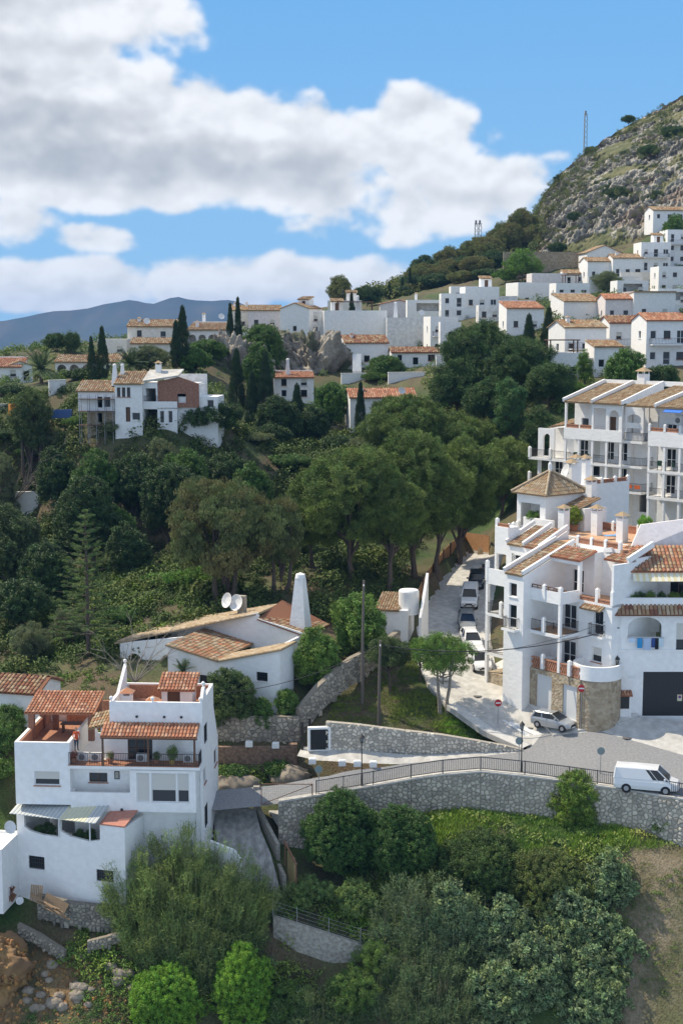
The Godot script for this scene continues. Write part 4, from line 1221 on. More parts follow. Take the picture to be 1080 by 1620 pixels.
func opening(parent: Node, mb: MB, t: Transform3D, q: Array, thick: float) -> void:
	var w: float = q[2]
	var h: float = q[3]
	var kind: String = q[4]
	var o := t * Transform3D(Basis(), Vector3(q[0], q[1], 0))
	if kind.begins_with("a"):  # arched head: fill the corners of the opening
		var r := w / 2.0
		var rise: float = minf(r, h * 0.5)
		for s in [0, 1]:
			var poly := [o * Vector3(w * s, h, -thick), o * Vector3(w * s, h - rise, -thick)]
			for k in 6:
				var ang := PI / 2 * (k + 1) / 6.0
				poly.push_back(o * Vector3(r - cos(ang) * r * (1 - 2 * s), h - rise + sin(ang) * rise, -thick))
			mb.prism(poly, o.basis.z * thick)
		kind = kind.substr(1)
		if kind == "": kind = "o"
	if kind == "o": return
	var z := -minf(0.16, thick * 0.7)
	var f := MB.new()
	var bw := 0.07
	var paint := frame_paint()
	if kind in ["b", "x"]: paint = wood()
	if kind in ["k", "r"]: paint = iron()
	if kind in ["s", "p"]: paint = frame_paint()
	f.obox(Transform3D(Basis(), Vector3(w / 2, bw / 2, z)), Vector3(w, bw, 0.08))
	f.obox(Transform3D(Basis(), Vector3(w / 2, h - bw / 2, z)), Vector3(w, bw, 0.08))
	f.obox(Transform3D(Basis(), Vector3(bw / 2, h / 2, z)), Vector3(bw, h - 2 * bw, 0.08))
	f.obox(Transform3D(Basis(), Vector3(w - bw / 2, h / 2, z)), Vector3(bw, h - 2 * bw, 0.08))
	if kind in ["w", "b", "d"]:
		var n := maxi(1, int(round(w / 0.75)))
		for i in range(1, n): f.obox(Transform3D(Basis(), Vector3(w * i / n, h / 2, z + 0.005)), Vector3(bw * 1.1, h - 2 * bw, 0.06))
		if h > 1.6: f.obox(Transform3D(Basis(), Vector3(w / 2, h * 0.42, z + 0.007)), Vector3(w - 2 * bw, bw * 0.8, 0.05))
	if kind == "k":
		for i in int(w / 0.16): f.obox(Transform3D(Basis(), Vector3((i + 0.5) * 0.16 + 0.05, h / 2, 0.02)), Vector3(0.025, h, 0.025))
		for i in 3: f.obox(Transform3D(Basis(), Vector3(w / 2, h * (0.2 + 0.3 * i), 0.02)), Vector3(w, 0.025, 0.02))
	var node := MeshInstance3D.new()
	node.name = {"x": "door", "d": "glazed_door", "g": "garage_door"}.get(kind, "window")
	node.mesh = f.mesh()
	node.material_override = paint
	node.transform = o
	parent.add_child(node, true)
	var pane := MB.new()
	var inner := Vector3(w - bw, h - bw, 0.02)
	if kind == "s":  # roller shutter drawn partly down
		var cut := h * 0.62
		for i in int(cut / 0.09): pane.obox(Transform3D(Basis(Vector3.RIGHT, 0.12), Vector3(w / 2, h - 0.05 - i * 0.09, z + 0.02)), Vector3(w - bw * 2, 0.085, 0.02))
		part(node, "shutter", pane.mesh(), mat("cream shutter", lin(0.62, 0.60, 0.55), null, 1.0, 0.6))
		pane = MB.new()
	if kind == "p":  # shutter fully down
		for i in int(h / 0.09): pane.obox(Transform3D(Basis(Vector3.RIGHT, 0.12), Vector3(w / 2, h - 0.05 - i * 0.09, z + 0.02)), Vector3(w - bw * 2, 0.085, 0.02))
		part(node, "shutter", pane.mesh(), mat("cream shutter", lin(0.62, 0.60, 0.55), null, 1.0, 0.6))
		return
	pane.obox(Transform3D(Basis(), Vector3(w / 2, h / 2, z - 0.02)), inner)
	var pm: Material = glass()
	if kind == "x": pm = wood()
	if kind == "g": pm = mat("white door paint", lin(0.66, 0.66, 0.65), null, 1.0, 0.5)
	part(node, "panel" if kind in ["x", "g"] else "pane", pane.mesh(), pm)
	if kind in ["w", "b", "k", "s", "p"] and h < 1.9:
		var sill := MB.new()
		sill.obox(Transform3D(Basis(), Vector3(w / 2, -0.04, 0.03)), Vector3(w + 0.16, 0.07, 0.12))
		part(node, "sill", sill.mesh(), terracotta() if kind in ["b", "s"] else white())

# four walls with openings, and a flat top
func block(parent: Node, mb: MB, x0: float, x1: float, y0: float, y1: float, z0: float, z1: float, holes := {}, parapet := 0.0) -> void:
	var t := 0.25
	wall_face(parent, mb, face_front(x0, y0, z1), x1 - x0, y1 - y0, holes.get("f", []), t)
	wall_face(parent, mb, face_right(x1, y0, z1 - t), z1 - z0 - 2 * t, y1 - y0, holes.get("r", []), t)
	wall_face(parent, mb, face_left(x0, y0, z0 + t), z1 - z0 - 2 * t, y1 - y0, holes.get("l", []), t)
	mb.box(x0, y0, z0, x1, y1, z0 + t)
	mb.box(x0 + t, y1 - parapet - 0.22, z0 + t, x1 - t, y1 - parapet - 0.02, z1 - t)

func chimney(parent: Node, p: Vector3, w: float, h: float, pal := TAN, m: Material = null) -> void:
	var mb := MB.new()
	mb.box(p.x - w / 2, p.y, p.z - w / 2, p.x + w / 2, p.y + h, p.z + w / 2)
	for s in [-1, 1]:
		for r in [-1, 1]: mb.box(p.x + s * w * 0.42 - 0.05, p.y + h, p.z + r * w * 0.42 - 0.05, p.x + s * w * 0.42 + 0.05, p.y + h + w * 0.3, p.z + r * w * 0.42 + 0.05)
	var o := part(parent, "chimney", mb.mesh(), m if m else white())
	var cap := MB.new()
	var k := w * 0.72
	var y := p.y + h + w * 0.3
	var q := [Vector3(p.x - k, y, p.z + k), Vector3(p.x + k, y, p.z + k), Vector3(p.x + k, y, p.z - k), Vector3(p.x - k, y, p.z - k)]
	for i in 4: cap.tri(q[i], q[(i + 1) % 4], Vector3(p.x, y + w * 0.5, p.z), pal[i % pal.size()])
	cap.quad(q[0], q[3], q[2], q[1], pal[0])
	part(o, "cap", cap.mesh(), tilemat())

# tapering white chimney with a rounded top
func tall_chimney(parent: Node, p: Vector3, w: float, h: float) -> void:
	var mb := MB.new()
	for i in 6:
		var y0 := h * i / 6.0
		var y1 := h * (i + 1) / 6.0
		var a := w * lerpf(0.5, 0.24, i / 6.0)
		var b := w * lerpf(0.5, 0.24, (i + 1) / 6.0)
		for k in 4:
			var d0 := Vector3(1, 0, 1).rotated(Vector3.UP, PI / 2 * k)
			var d1 := Vector3(1, 0, 1).rotated(Vector3.UP, PI / 2 * (k + 1))
			mb.quad(p + d0 * a + Vector3.UP * y0, p + d1 * a + Vector3.UP * y0, p + d1 * b + Vector3.UP * y1, p + d0 * b + Vector3.UP * y1)
	mb.lathe(p + Vector3.UP * h, [Vector2(w * 0.33, 0), Vector2(w * 0.28, w * 0.22), Vector2(0.001, w * 0.34)], 8)
	part(parent, "chimney", mb.mesh(), white())

# balcony rail: pts along its foot; thin uprights with two rails, one part
func rail(parent: Node, pts: Array, h: float, gap: float, m: Material, called := "railing", thick := 0.025) -> void:
	var mb := MB.new()
	for i in pts.size() - 1:
		var a: Vector3 = pts[i]
		var b: Vector3 = pts[i + 1]
		mb.bar(a + Vector3.UP * h, b + Vector3.UP * h, thick * 1.6, thick * 1.6)
		mb.bar(a + Vector3.UP * 0.1, b + Vector3.UP * 0.1, thick, thick)
		var k := maxi(1, int(a.distance_to(b) / gap))
		for j in k + 1: mb.box(a.lerp(b, float(j) / k).x - thick / 2, a.lerp(b, float(j) / k).y, a.lerp(b, float(j) / k).z - thick / 2, a.lerp(b, float(j) / k).x + thick / 2, a.lerp(b, float(j) / k).y + h, a.lerp(b, float(j) / k).z + thick / 2)
	part(parent, called, mb.mesh(), m)

# white post with a pointed cap
func post(parent: Node, p: Vector3, h: float, w := 0.3) -> void:
	var mb := MB.new()
	var k := w / 2
	mb.box(p.x - k, p.y, p.z - k, p.x + k, p.y + h - k, p.z + k)
	var q := [p + Vector3(-k, h - k, k), p + Vector3(k, h - k, k), p + Vector3(k, h - k, -k), p + Vector3(-k, h - k, -k)]
	for i in 4: mb.tri(q[i], q[(i + 1) % 4], p + Vector3(0, h, 0))
	part(parent, "post", mb.mesh(), white())

# brick lattice panel between two points
func lattice(parent: Node, a: Vector3, b: Vector3, h: float, solid := false) -> void:
	var mb := MB.new()
	var d := (b - a).normalized()
	var l := a.distance_to(b)
	mb.bar(a + Vector3.UP * 0.05, b + Vector3.UP * 0.05, 0.16, 0.1)
	mb.bar(a + Vector3.UP * (h - 0.05), b + Vector3.UP * (h - 0.05), 0.2, 0.1)
	if solid: mb.bar(a + Vector3.UP * h * 0.5, b + Vector3.UP * h * 0.5, 0.12, h - 0.2)
	else:
		var k := maxi(2, int(l / 0.22))
		for i in k:
			for r in 3:
				var p := a + d * l * (i + (0.25 if r % 2 else 0.75)) / k + Vector3.UP * (0.1 + (h - 0.2) * (r + 0.5) / 3.0)
				mb.bar(p - d * l * 0.3 / k, p + d * l * 0.3 / k, 0.12, (h - 0.2) / 3.0)
	part(parent, "brick_panel", mb.mesh(), terracotta())

func dish(parent: Node, called: String, p: Vector3, r: float, dir: Vector3) -> MeshInstance3D:
	var mb := MB.new()
	mb.lathe(Vector3.ZERO, [Vector2(0.001, 0), Vector2(r * 0.5, r * 0.06), Vector2(r * 0.85, r * 0.2), Vector2(r, r * 0.3), Vector2(r * 0.98, r * 0.31), Vector2(r * 0.5, r * 0.09), Vector2(0.001, 0.02)], 16)
	mb.bar(Vector3(r * 0.9, r * 0.25, 0), Vector3(0, r * 0.75, 0), 0.03)
	mb.tube([Vector3(0, -0.02, 0), Vector3(0, -0.18, 0)], [0.06, 0.06], 6)
	var o := part(parent, called, mb.mesh(), mat("dish paint", lin(0.72, 0.71, 0.69), null, 1.0, 0.5), p)
	var y := dir.normalized()
	var x := y.cross(Vector3.UP).normalized()
	o.basis = Basis(x, y, x.cross(y))
	return o

# plain hillside house; base at picture place (u, v) and depth d; w wide, dep deep, h high; roof: flat, gable (ridge along the front), end (gable end in front), mono (falls to the front)
func village_house(label: String, u: float, v: float, d: float, turn: float, w: float, dep: float, h: float, roof: String, rows: int, cols: int, o := {}) -> Node3D:
	var base := at(u, v, d)
	var t := thing(o.get("called", "village_house"), label, "house", base, deg_to_rad(turn), "")
	var mb := MB.new()
	var holes := {"f": [], "l": [], "r": []}
	var skip: int = o.get("skip", -1)
	for r in rows:
		var y := 1.0 + r * (h - 0.6) / maxi(rows, 1)
		for c in cols:
			if r * cols + c == skip: continue
			var ww := 0.9 + 0.35 * ((c * 7 + r * 3) % 3) / 2.0
			var door: bool = (r * 5 + c * 3 + int(u)) % 4 == 0
			var hh := 1.9 if door and h / rows > 2.4 else 1.15
			holes.f.push_back([w * (c + 0.5) / cols - ww / 2, (y - 0.7 if hh > 1.5 else y) + 3.0, ww, minf(hh, h - y - 0.2), "d" if hh > 1.5 else ["w", "w", "b", "s"][(c + r + int(v)) % 4]])
		if o.get("side", true) and dep > 4.0: holes.l.push_back([dep * 0.45, y + 3.0, 0.9, minf(1.1, h - y - 0.2), "w"])
	if o.has("arches"):
		holes.f = []
		for c in int(o.arches): holes.f.push_back([w * (c + 0.5) / o.arches - w * 0.38 / o.arches, 3.0 + 0.15, w * 0.76 / o.arches, minf(2.4, h * 0.75), "a"])
	if o.has("wide"): holes.f.push_back([w * 0.2, 3.0 + h - 2.4, w * 0.6, 1.7, "o"])
	var flat_roof := roof == "flat"
	block(t, mb, -w / 2, w / 2, -3.0, h, -dep, 0.0, holes, 0.5 if flat_roof else 0.0)
	var inside := MB.new()
	if o.has("arches") or o.has("wide"): inside.box(-w / 2 + 0.26, -2.9, -2.2, w / 2 - 0.26, h - 0.3, -2.0)
	var pal: Array = o.get("pal", TAN)
	var rise: float = o.get("rise", 0.32)
	match roof:
		"gable":
			var top := h + dep / 2 * rise
			for s in [-w / 2, w / 2 - 0.25]: mb.prism([Vector3(s, h, 0), Vector3(s, top, -dep / 2), Vector3(s, h, -dep)], Vector3(0.25, 0, 0))
			tiles(t, Vector3(-w / 2 - 0.2, h - 0.08, 0.35), Vector3(w / 2 + 0.2, h - 0.08, 0.35), Vector3(w / 2 + 0.2, top + 0.1, -dep / 2), Vector3(-w / 2 - 0.2, top + 0.1, -dep / 2), pal, 0.36, 0.6)
			tiles(t, Vector3(w / 2 + 0.2, h - 0.08, -dep - 0.35), Vector3(-w / 2 - 0.2, h - 0.08, -dep - 0.35), Vector3(-w / 2 - 0.2, top + 0.1, -dep / 2), Vector3(w / 2 + 0.2, top + 0.1, -dep / 2), pal, 0.5, 0.8)
		"end":
			var top := h + w / 2 * rise
			for s in [-0.25, -dep]: mb.prism([Vector3(-w / 2, h, s), Vector3(w / 2, h, s), Vector3(0, top, s)], Vector3(0, 0, 0.25))
			tiles(t, Vector3(-w / 2 - 0.3, h - 0.06, -dep - 0.2), Vector3(-w / 2 - 0.3, h - 0.06, 0.2), Vector3(0, top + 0.1, 0.2), Vector3(0, top + 0.1, -dep - 0.2), pal, 0.36, 0.6)
			tiles(t, Vector3(w / 2 + 0.3, h - 0.06, 0.2), Vector3(w / 2 + 0.3, h - 0.06, -dep - 0.2), Vector3(0, top + 0.1, -dep - 0.2), Vector3(0, top + 0.1, 0.2), pal, 0.36, 0.6)
		"mono":
			var top := h + dep * rise
			for s in [-w / 2, w / 2 - 0.25]: mb.prism([Vector3(s, h, 0), Vector3(s, top, -dep), Vector3(s, h, -dep)], Vector3(0.25, 0, 0))
			mb.box(-w / 2, h, -dep - 0.02, w / 2, top + 0.3, -dep + 0.2)
			tiles(t, Vector3(-w / 2 - 0.1, h - 0.06, 0.35), Vector3(w / 2 + 0.1, h - 0.06, 0.35), Vector3(w / 2 + 0.1, top + 0.08, -dep + 0.2), Vector3(-w / 2 - 0.1, top + 0.08, -dep + 0.2), pal, 0.36, 0.6)
	part(t, "wall", mb.mesh(), stucco(o.get("paint", "white")))
	if not inside.v.is_empty(): part(t, "inner_wall", inside.mesh(), stucco("old"))
	for k in int(o.get("chimneys", 0)): chimney(t, Vector3(w * (-0.3 + 0.5 * k), h - 0.2, -dep * 0.35), 0.55, 1.5, pal)
	if o.has("tall"): tall_chimney(t, Vector3(w * o.tall, h - 0.4, -dep * 0.4), 0.9, 3.2)
	if o.has("hut"):
		var hb := MB.new()
		block(t, hb, w * o.hut - 1.2, w * o.hut + 1.2, h - 0.52, h + 1.9, -dep * 0.8, -dep * 0.8 + 2.4, {"f": [[0.8, 0.55, 0.8, 1.5, "x"]]}, 0.0)
		part(t, "stair_hut", hb.mesh(), white())
		tiles(t, Vector3(w * o.hut - 1.4, h + 1.86, -dep * 0.8 + 2.6), Vector3(w * o.hut + 1.4, h + 1.86, -dep * 0.8 + 2.6), Vector3(w * o.hut + 1.4, h + 2.5, -dep * 0.8 - 0.2), Vector3(w * o.hut - 1.4, h + 2.5, -dep * 0.8 - 0.2), pal, 0.36, 0.6, "hut_roof")
	if o.has("pergola"):
		var pb := MB.new()
		var pw: float = o.pergola
		for s in [-1, 1]:
			pb.box(s * pw / 2 - 0.08, h - 0.5, -1.0, s * pw / 2 + 0.08, h + 1.7, -0.84)
			pb.box(s * pw / 2 - 0.08, h - 0.5, -3.2, s * pw / 2 + 0.08, h + 1.7, -3.04)
		pb.box(-pw / 2 - 0.3, h + 1.7, -3.5, pw / 2 + 0.3, h + 1.85, -0.6)
		part(t, "pergola", pb.mesh(), wood())
	if o.has("balcony"):
		var bb := MB.new()
		var by: float = h * float(o.balcony)
		bb.box(-w * 0.42, by - 0.15, 0.0, w * 0.42, by, 1.1)
		part(t, "balcony", bb.mesh(), white())
		rail(t, [Vector3(-w * 0.42, by, 0.05), Vector3(-w * 0.42, by, 1.05), Vector3(w * 0.42, by, 1.05), Vector3(w * 0.42, by, 0.05)], 0.9, 0.22, iron())
	if o.has("dish"): dish(t, "satellite_dish", Vector3(w * o.dish, h + 0.9, -0.5), 0.6, Vector3(0.3, 0.5, 1))
	return t

func part_of(parent: Node, called: String, mb: MB, m: Material) -> MeshInstance3D:
	return part(parent, called, mb.mesh(), m)

# boxes given by two corners, each a part of its own
func boxes(parent: Node, called: String, list: Array, m: Material) -> void:
	for q in list:
		var mb := MB.new()
		mb.box(q[0], q[1], q[2], q[3], q[4], q[5])
		part_of(parent, called, mb, m)

func potted(parent: Node, called: String, kind: String, p: Vector3, r: float, h: float, col: Color) -> void:
	var list := [[p + Vector3(0, h * 0.5, 0), Vector3(r, h * 0.55, r)]]
	var where := fill_lobes(list, 0.3, 1.8, 0.0)
	var tint := []
	for w in where: tint.push_back(shade_of(col, 0.25))
	spray(parent, called, kind, where, tint, leafmat()).set_meta("kind", "stuff")

# ---- the white house at the lower left
func make_corner_house() -> void:
	var t := thing("white_house", "tall white house with tiled balcony hood and roof terrace at lower left", "house", Vector3(-19.7, -7, -104), deg_to_rad(-3))
	var mb := MB.new()
	# left wing under the terrace, storeys below the balcony, stair side
	block(t, mb, -5.0, -0.8, 6.9, 11.75, -9.5, 0.0, {"f": [[1.46, 1.5, 1.95, 1.1, "s"]]}, 1.0)
	block(t, mb, -5.0, -0.8, -1.0, 6.9, -9.5, -5.0)
	block(t, mb, -0.8, 9.1, 0.0, 9.75, -9.6, -1.1, {"f": [[1.2, 8.35, 1.4, 0.75, "b"]], "r": [[5.9, 7.7, 1.5, 1.3, "b"], [0.4, 8.1, 1.0, 1.2, "b"], [0.6, 4.5, 1.3, 1.7, "k"], [4.1, 2.6, 0.5, 0.6, "w"]]}, 0.0)
	block(t, mb, 2.0, 9.1, 9.75, 14.6, -7.3, -1.4, {"f": [[1.35, 0.3, 1.9, 2.1, "b"]], "r": [[0.5, 1.4, 1.4, 1.4, "k"]]}, 1.2)
	# bay with shutters, low parapet of the recess
	wall_face(t, mb, face_front(3.75, 6.45, 0.0), 5.0, 3.25, [[0.5, 0.75, 1.0, 2.3, "p"], [1.62, 0.75, 1.9, 2.3, "s"], [3.6, 0.75, 0.9, 2.3, "s"]], 0.25)
	mb.box(3.75, 6.45, -1.1, 3.98, 9.7, -0.25)
	mb.box(8.5, 6.45, -1.1, 8.75, 9.7, -0.25)
	mb.box(3.98, 6.45, -1.1, 8.5, 6.65, -0.25)
	mb.box(-0.8, 6.4, -0.2, 3.75, 7.9, 0.0)
	mb.box(-0.8, 6.4, -1.1, -0.6, 7.9, -0.2)
	mb.box(-0.6, 6.4, -1.1, 3.75, 6.6, -0.2)
	# balcony slab
	mb.box(-0.95, 9.78, -1.38, 9.1, 10.0, 0.12)
	# wing-shaped parapets of the roof terrace
	mb.prism([Vector3(8.87, 14.6, -1.4), Vector3(8.87, 15.5, -2.6), Vector3(8.87, 15.4, -3.2), Vector3(8.87, 14.6, -3.6)], Vector3(0.23, 0, 0))
	mb.prism([Vector3(8.87, 9.75, -7.3), Vector3(8.87, 12.8, -7.3), Vector3(8.87, 9.75, -9.4)], Vector3(0.23, 0, 0))
	mb.prism([Vector3(2.0, 14.6, -7.0), Vector3(2.0, 16.2, -7.0), Vector3(2.0, 14.6, -4.0)], Vector3(0.23, 0, 0))
	part_of(t, "wall", mb, white())
	boxes(t, "tiled_floor", [[-0.9, 10.0, -1.38, 9.0, 10.05, 0.1], [-4.75, 10.72, -9.2, -1.05, 10.79, -0.27], [2.27, 13.38, -7.0, 8.85, 13.45, -1.67]], terracotta())
	# brick lining of the terrace walls
	boxes(t, "brick_lining", [[-4.74, 10.8, -9.2, -4.6, 11.7, -0.27], [-3.2, 10.8, -9.2, 0.6, 12.6, -9.0], [2.4, 13.46, -7.02, 8.8, 14.5, -6.9], [8.7, 13.46, -6.9, 8.84, 14.4, -1.7]], terracotta())
	# hood over the balcony
	tiles(t, Vector3(1.6, 12.35, 0.25), Vector3(8.9, 12.35, 0.25), Vector3(8.9, 13.0, -1.4), Vector3(1.6, 13.0, -1.4), RED, 0.27, 0.45, "balcony_hood")
	for x in [1.75, 5.2, 8.7]: boxes(t, "wooden_post", [[x - 0.07, 10.05, -0.02, x + 0.07, 12.12, 0.12]], wood())
	boxes(t, "wooden_beam", [[1.6, 12.12, -0.02, 8.9, 12.27, 0.1]], wood())
	rail(t, [Vector3(-0.85, 10.05, -1.3), Vector3(-0.85, 10.05, 0.06), Vector3(9.0, 10.05, 0.06), Vector3(9.0, 10.05, -1.3)], 0.95, 0.13, iron())
	# pergola on the terrace
	tiles(t, Vector3(-5.2, 13.0, -3.6), Vector3(0.3, 13.0, -3.6), Vector3(0.3, 13.75, -7.6), Vector3(-5.2, 13.75, -7.6), RED, 0.27, 0.45, "pergola_roof")
	for q in [[-4.7, -3.9], [-3.6, -7.0], [0.0, -7.0], [0.0, -3.9], [-4.7, -7.2]]:
		var p := MB.new()
		p.box(q[0] - 0.22, 10.79, q[1] - 0.22, q[0] + 0.22, 12.95 + (0.5 if q[1] < -5 else 0.0), q[1] + 0.22)
		part_of(t, "brick_pillar", p, mat("brick pillar", lin(0.20, 0.095, 0.06), lin(0.33, 0.17, 0.11), 1.2))
	var tb := thing("terrace_table", "long wooden table under the tiled pergola", "table", t.to_global(Vector3(-1.85, 10.8, -6.0)), t.rotation.y)
	boxes(tb, "table_top", [[-1.05, 0.7, -0.4, 1.05, 0.78, 0.4]], wood())
	boxes(tb, "trestle", [[-0.95, 0, -0.3, -0.85, 0.7, 0.3], [0.85, 0, -0.3, 0.95, 0.7, 0.3]], wood())
	tiles(t, Vector3(0.2, 12.3, -1.9), Vector3(1.95, 12.8, -1.6), Vector3(1.95, 13.4, -4.0), Vector3(0.2, 12.9, -4.0), TAN, 0.27, 0.45, "small_roof")
	var sw := MB.new()
	sw.box(1.2, 10.0, -4.0, 2.0, 12.4, -1.9)
	part_of(t, "stair_wall", sw, white())
	# stair hut, chimneys and knobs on the roof
	var hb := MB.new()
	block(t, hb, 5.5, 7.9, 13.45, 14.9, -6.2, -4.2, {"f": [[0.45, 0.02, 1.0, 1.3, "x"]]}, 0.0)
	part_of(t, "stair_hut", hb, white())
	tiles(t, Vector3(5.2, 14.88, -3.9), Vector3(8.2, 14.88, -3.9), Vector3(8.2, 15.7, -6.4), Vector3(5.2, 15.7, -6.4), RED, 0.27, 0.45, "hut_roof")
	chimney(t, Vector3(3.0, 13.45, -3.3), 0.75, 1.2, RED)
	chimney(t, Vector3(5.1, 13.45, -2.6), 0.7, 0.8, RED)
	for q in [[2.12, 14.6, -1.55], [8.95, 14.6, -1.55], [2.12, 16.2, -6.9], [5.3, 14.6, -1.5], [8.98, 15.5, -2.8]]:
		var kn := MB.new()
		kn.lathe(Vector3(q[0], q[1], q[2]), [Vector2(0.05, 0), Vector2(0.07, 0.1), Vector2(0.15, 0.22), Vector2(0.14, 0.34), Vector2(0.001, 0.44)], 8)
		part_of(t, "knob", kn, white())
	for q in [[4.1, 13.4, -1.34], [6.2, 13.4, -1.34], [7.5, 13.4, -1.34], [0.1, 6.55, 0.06], [1.3, 6.55, 0.06], [3.1, 6.55, 0.06]]:
		var sp := MB.new()
		sp.lathe(Vector3(q[0], q[1], q[2]), [Vector2(0.09, 0), Vector2(0.11, 0.12), Vector2(0.001, 0.18)], 6)
		part_of(t, "wall_spout", sp, iron())
	var ic := MB.new()
	ic.box(2.35, 8.62, -1.1, 2.75, 9.25, -1.06)
	var icon := part_of(t, "framed_picture", ic, iron())
	var ic2 := MB.new()
	ic2.box(2.42, 8.69, -1.06, 2.68, 9.18, -1.05)
	part_of(icon, "picture", ic2, mat("faded print", lin(0.25, 0.25, 0.22), lin(0.5, 0.48, 0.4), 3.0))
	for q in [[8.95, 3.0, 9.7], [8.6, 3.4, 6.4]]:
		var pipe := MB.new()
		pipe.tube([Vector3(q[0], q[1], -1.02), Vector3(q[0], q[2], -1.02)], [0.05, 0.05], 6)
		part_of(t, "drain_pipe", pipe, frame_paint())
	# things on the balcony
	for q in [[4.5, "right of the balcony door"], [8.1, "at the right end of the tiled balcony"], [0.0, "at the left end of the balcony, left of two"], [1.0, "at the left end of the balcony, right of two"]]:
		var ac := thing("air_conditioner", "white air conditioner " + q[1], "air conditioner", t.to_global(Vector3(q[0], 10.06, -1.1)), t.rotation.y)
		var ab := MB.new()
		ab.box(-0.42, 0, -0.15, 0.42, 0.62, 0.15)
		part_of(ac, "case", ab, frame_paint())
		var fan := MB.new()
		fan.tube([Vector3(-0.1, 0.31, 0.15), Vector3(-0.1, 0.31, 0.17)], [0.24, 0.24], 14)
		part_of(ac, "fan_grille", fan, mat("grey plastic", lin(0.2, 0.2, 0.2)))
	for q in [[-0.6, 0.25, 0.5, "red flowering plant at balcony corner", Color(0.2, 0.05, 0.03)], [2.2, 0.22, 0.6, "potted plant by the left wooden post", Color(0.1, 0.12, 0.04)], [5.7, 0.28, 0.6, "potted plant right of the middle post", Color(0.08, 0.12, 0.04)], [6.9, 0.4, 1.0, "tall potted plant in yellow pot", Color(0.10, 0.15, 0.05)]]:
		var pt := thing("potted_plant", q[3], "potted plant", t.to_global(Vector3(q[0], 10.06, -0.45)))
		var pb := MB.new()
		pb.lathe(Vector3.ZERO, [Vector2(0.001, 0), Vector2(0.17, 0), Vector2(0.25, 0.4), Vector2(0.2, 0.38), Vector2(0.001, 0.36)], 10)
		part_of(pt, "pot", pb, terracotta() if q[0] < 6 else mat("ochre glaze", lin(0.45, 0.32, 0.1), null, 1.0, 0.4))
		potted(pt, "foliage", "fine", Vector3(0, 0.35, 0), q[1], q[2], q[4])
	# annex with the striped awning
	var n := thing("annex", "white annex with corrugated awning and wavy openings below the tall house", "house", Vector3(-17, -7, -102), deg_to_rad(-18))
	var nb := MB.new()
	wall_face(n, nb, face_front(-8.15, -1.2, 0.0), 9.1, 5.7, [[0.95, 3.05, 1.35, 1.0, "k"], [6.7, 2.75, 1.4, 0.9, "k"]], 0.25)
	nb.box(-1.1, 4.5, -0.25, 0.95, 5.95, 0.0)
	nb.box(-8.15, 4.5, -0.25, -7.5, 6.2, 0.0)
	nb.box(-4.55, 4.5, -0.25, -4.4, 6.1, 0.0)
	nb.prism([Vector3(-4.4, 4.5, -0.25), Vector3(-1.1, 4.5, -0.25), Vector3(-1.1, 4.75, -0.25), Vector3(-2.0, 4.55, -0.25), Vector3(-3.6, 4.75, -0.25), Vector3(-4.4, 5.1, -0.25)], Vector3(0, 0, 0.25))
	nb.prism([Vector3(-7.5, 4.5, -0.25), Vector3(-4.55, 4.5, -0.25), Vector3(-4.55, 4.6, -0.25), Vector3(-6.0, 4.62, -0.25), Vector3(-7.0, 4.8, -0.25), Vector3(-7.5, 5.1, -0.25)], Vector3(0, 0, 0.25))
	nb.box(0.7, -1.2, -3.2, 0.95, 5.9, -0.25)
	nb.box(-8.15, -1.2, -4.5, -7.9, 6.2, -0.25)
	nb.box(-7.9, 3.4, -3.6, 0.7, 3.6, -0.25)
	part_of(n, "wall", nb, white())
	var aw := MB.new()
	for i in 46:
		var x := -8.4 + i * 0.158
		var c := Color(0.42, 0.46, 0.47) if i % 2 else Color(0.60, 0.60, 0.56)
		if i > 26 and i < 40: c = Color(0.62, 0.60, 0.40) if i % 2 else Color(0.66, 0.63, 0.50)
		aw.prism([Vector3(x, 6.22, 0.6), Vector3(x + 0.158, 6.22, 0.6), Vector3(x + 0.158, 6.95, -1.9), Vector3(x, 6.95, -1.9)], Vector3(0, 0.03 + 0.03 * (i % 2), 0), c)
	part_of(n, "awning", aw, vmat("corrugated sheet", 0.5))
	var pr := MB.new()
	pr.prism([Vector3(-1.1, 5.96, 0.05), Vector3(0.98, 5.96, 0.05), Vector3(0.98, 6.7, -3.0), Vector3(-1.1, 6.7, -3.0)], Vector3(0, 0.1, 0))
	part_of(n, "flat_roof", pr, mat("red roof coat", lin(0.42, 0.17, 0.12), lin(0.5, 0.24, 0.17), 0.6))
	for x in [-4.5, -1.9]: boxes(n, "awning_post", [[x - 0.04, 4.6, 0.02, x + 0.04, 6.2, 0.1]], frame_paint())
	for q in [[-6.8, -1.0, 0.5, "potted plant in left opening of annex"], [-6.2, -1.4, 0.6, "dark plant in the middle of left annex opening"], [-3.4, -1.0, 0.45, "potted plant in right opening of annex"], [-2.6, -1.2, 0.5, "plant beside the awning post of annex"]]:
		var pt := thing("potted_plant", q[3], "potted plant", n.to_global(Vector3(q[0], 3.61, q[1])))
		var pb := MB.new()
		pb.lathe(Vector3.ZERO, [Vector2(0.001, 0), Vector2(0.2, 0), Vector2(0.28, 0.5), Vector2(0.001, 0.45)], 10)
		part_of(pt, "pot", pb, terracotta())
		potted(pt, "foliage", "broad", Vector3(0, 0.45, 0), q[2], 0.9, Color(0.05, 0.09, 0.03))
	# neighbour at the very left with a flat white roof
	var e := thing("flat_roof_house", "low white house with flat roof at the left edge below awning", "house", at(-40, 1342, 101.6), deg_to_rad(-8))
	var eb := MB.new()
	block(e, eb, -4, 2.1, -5.0, 0.0, -4.0, 0.0, {"f": [[4.8, 2.6, 0.8, 0.9, "w"]]}, 0.12)
	part_of(e, "wall", eb, white())
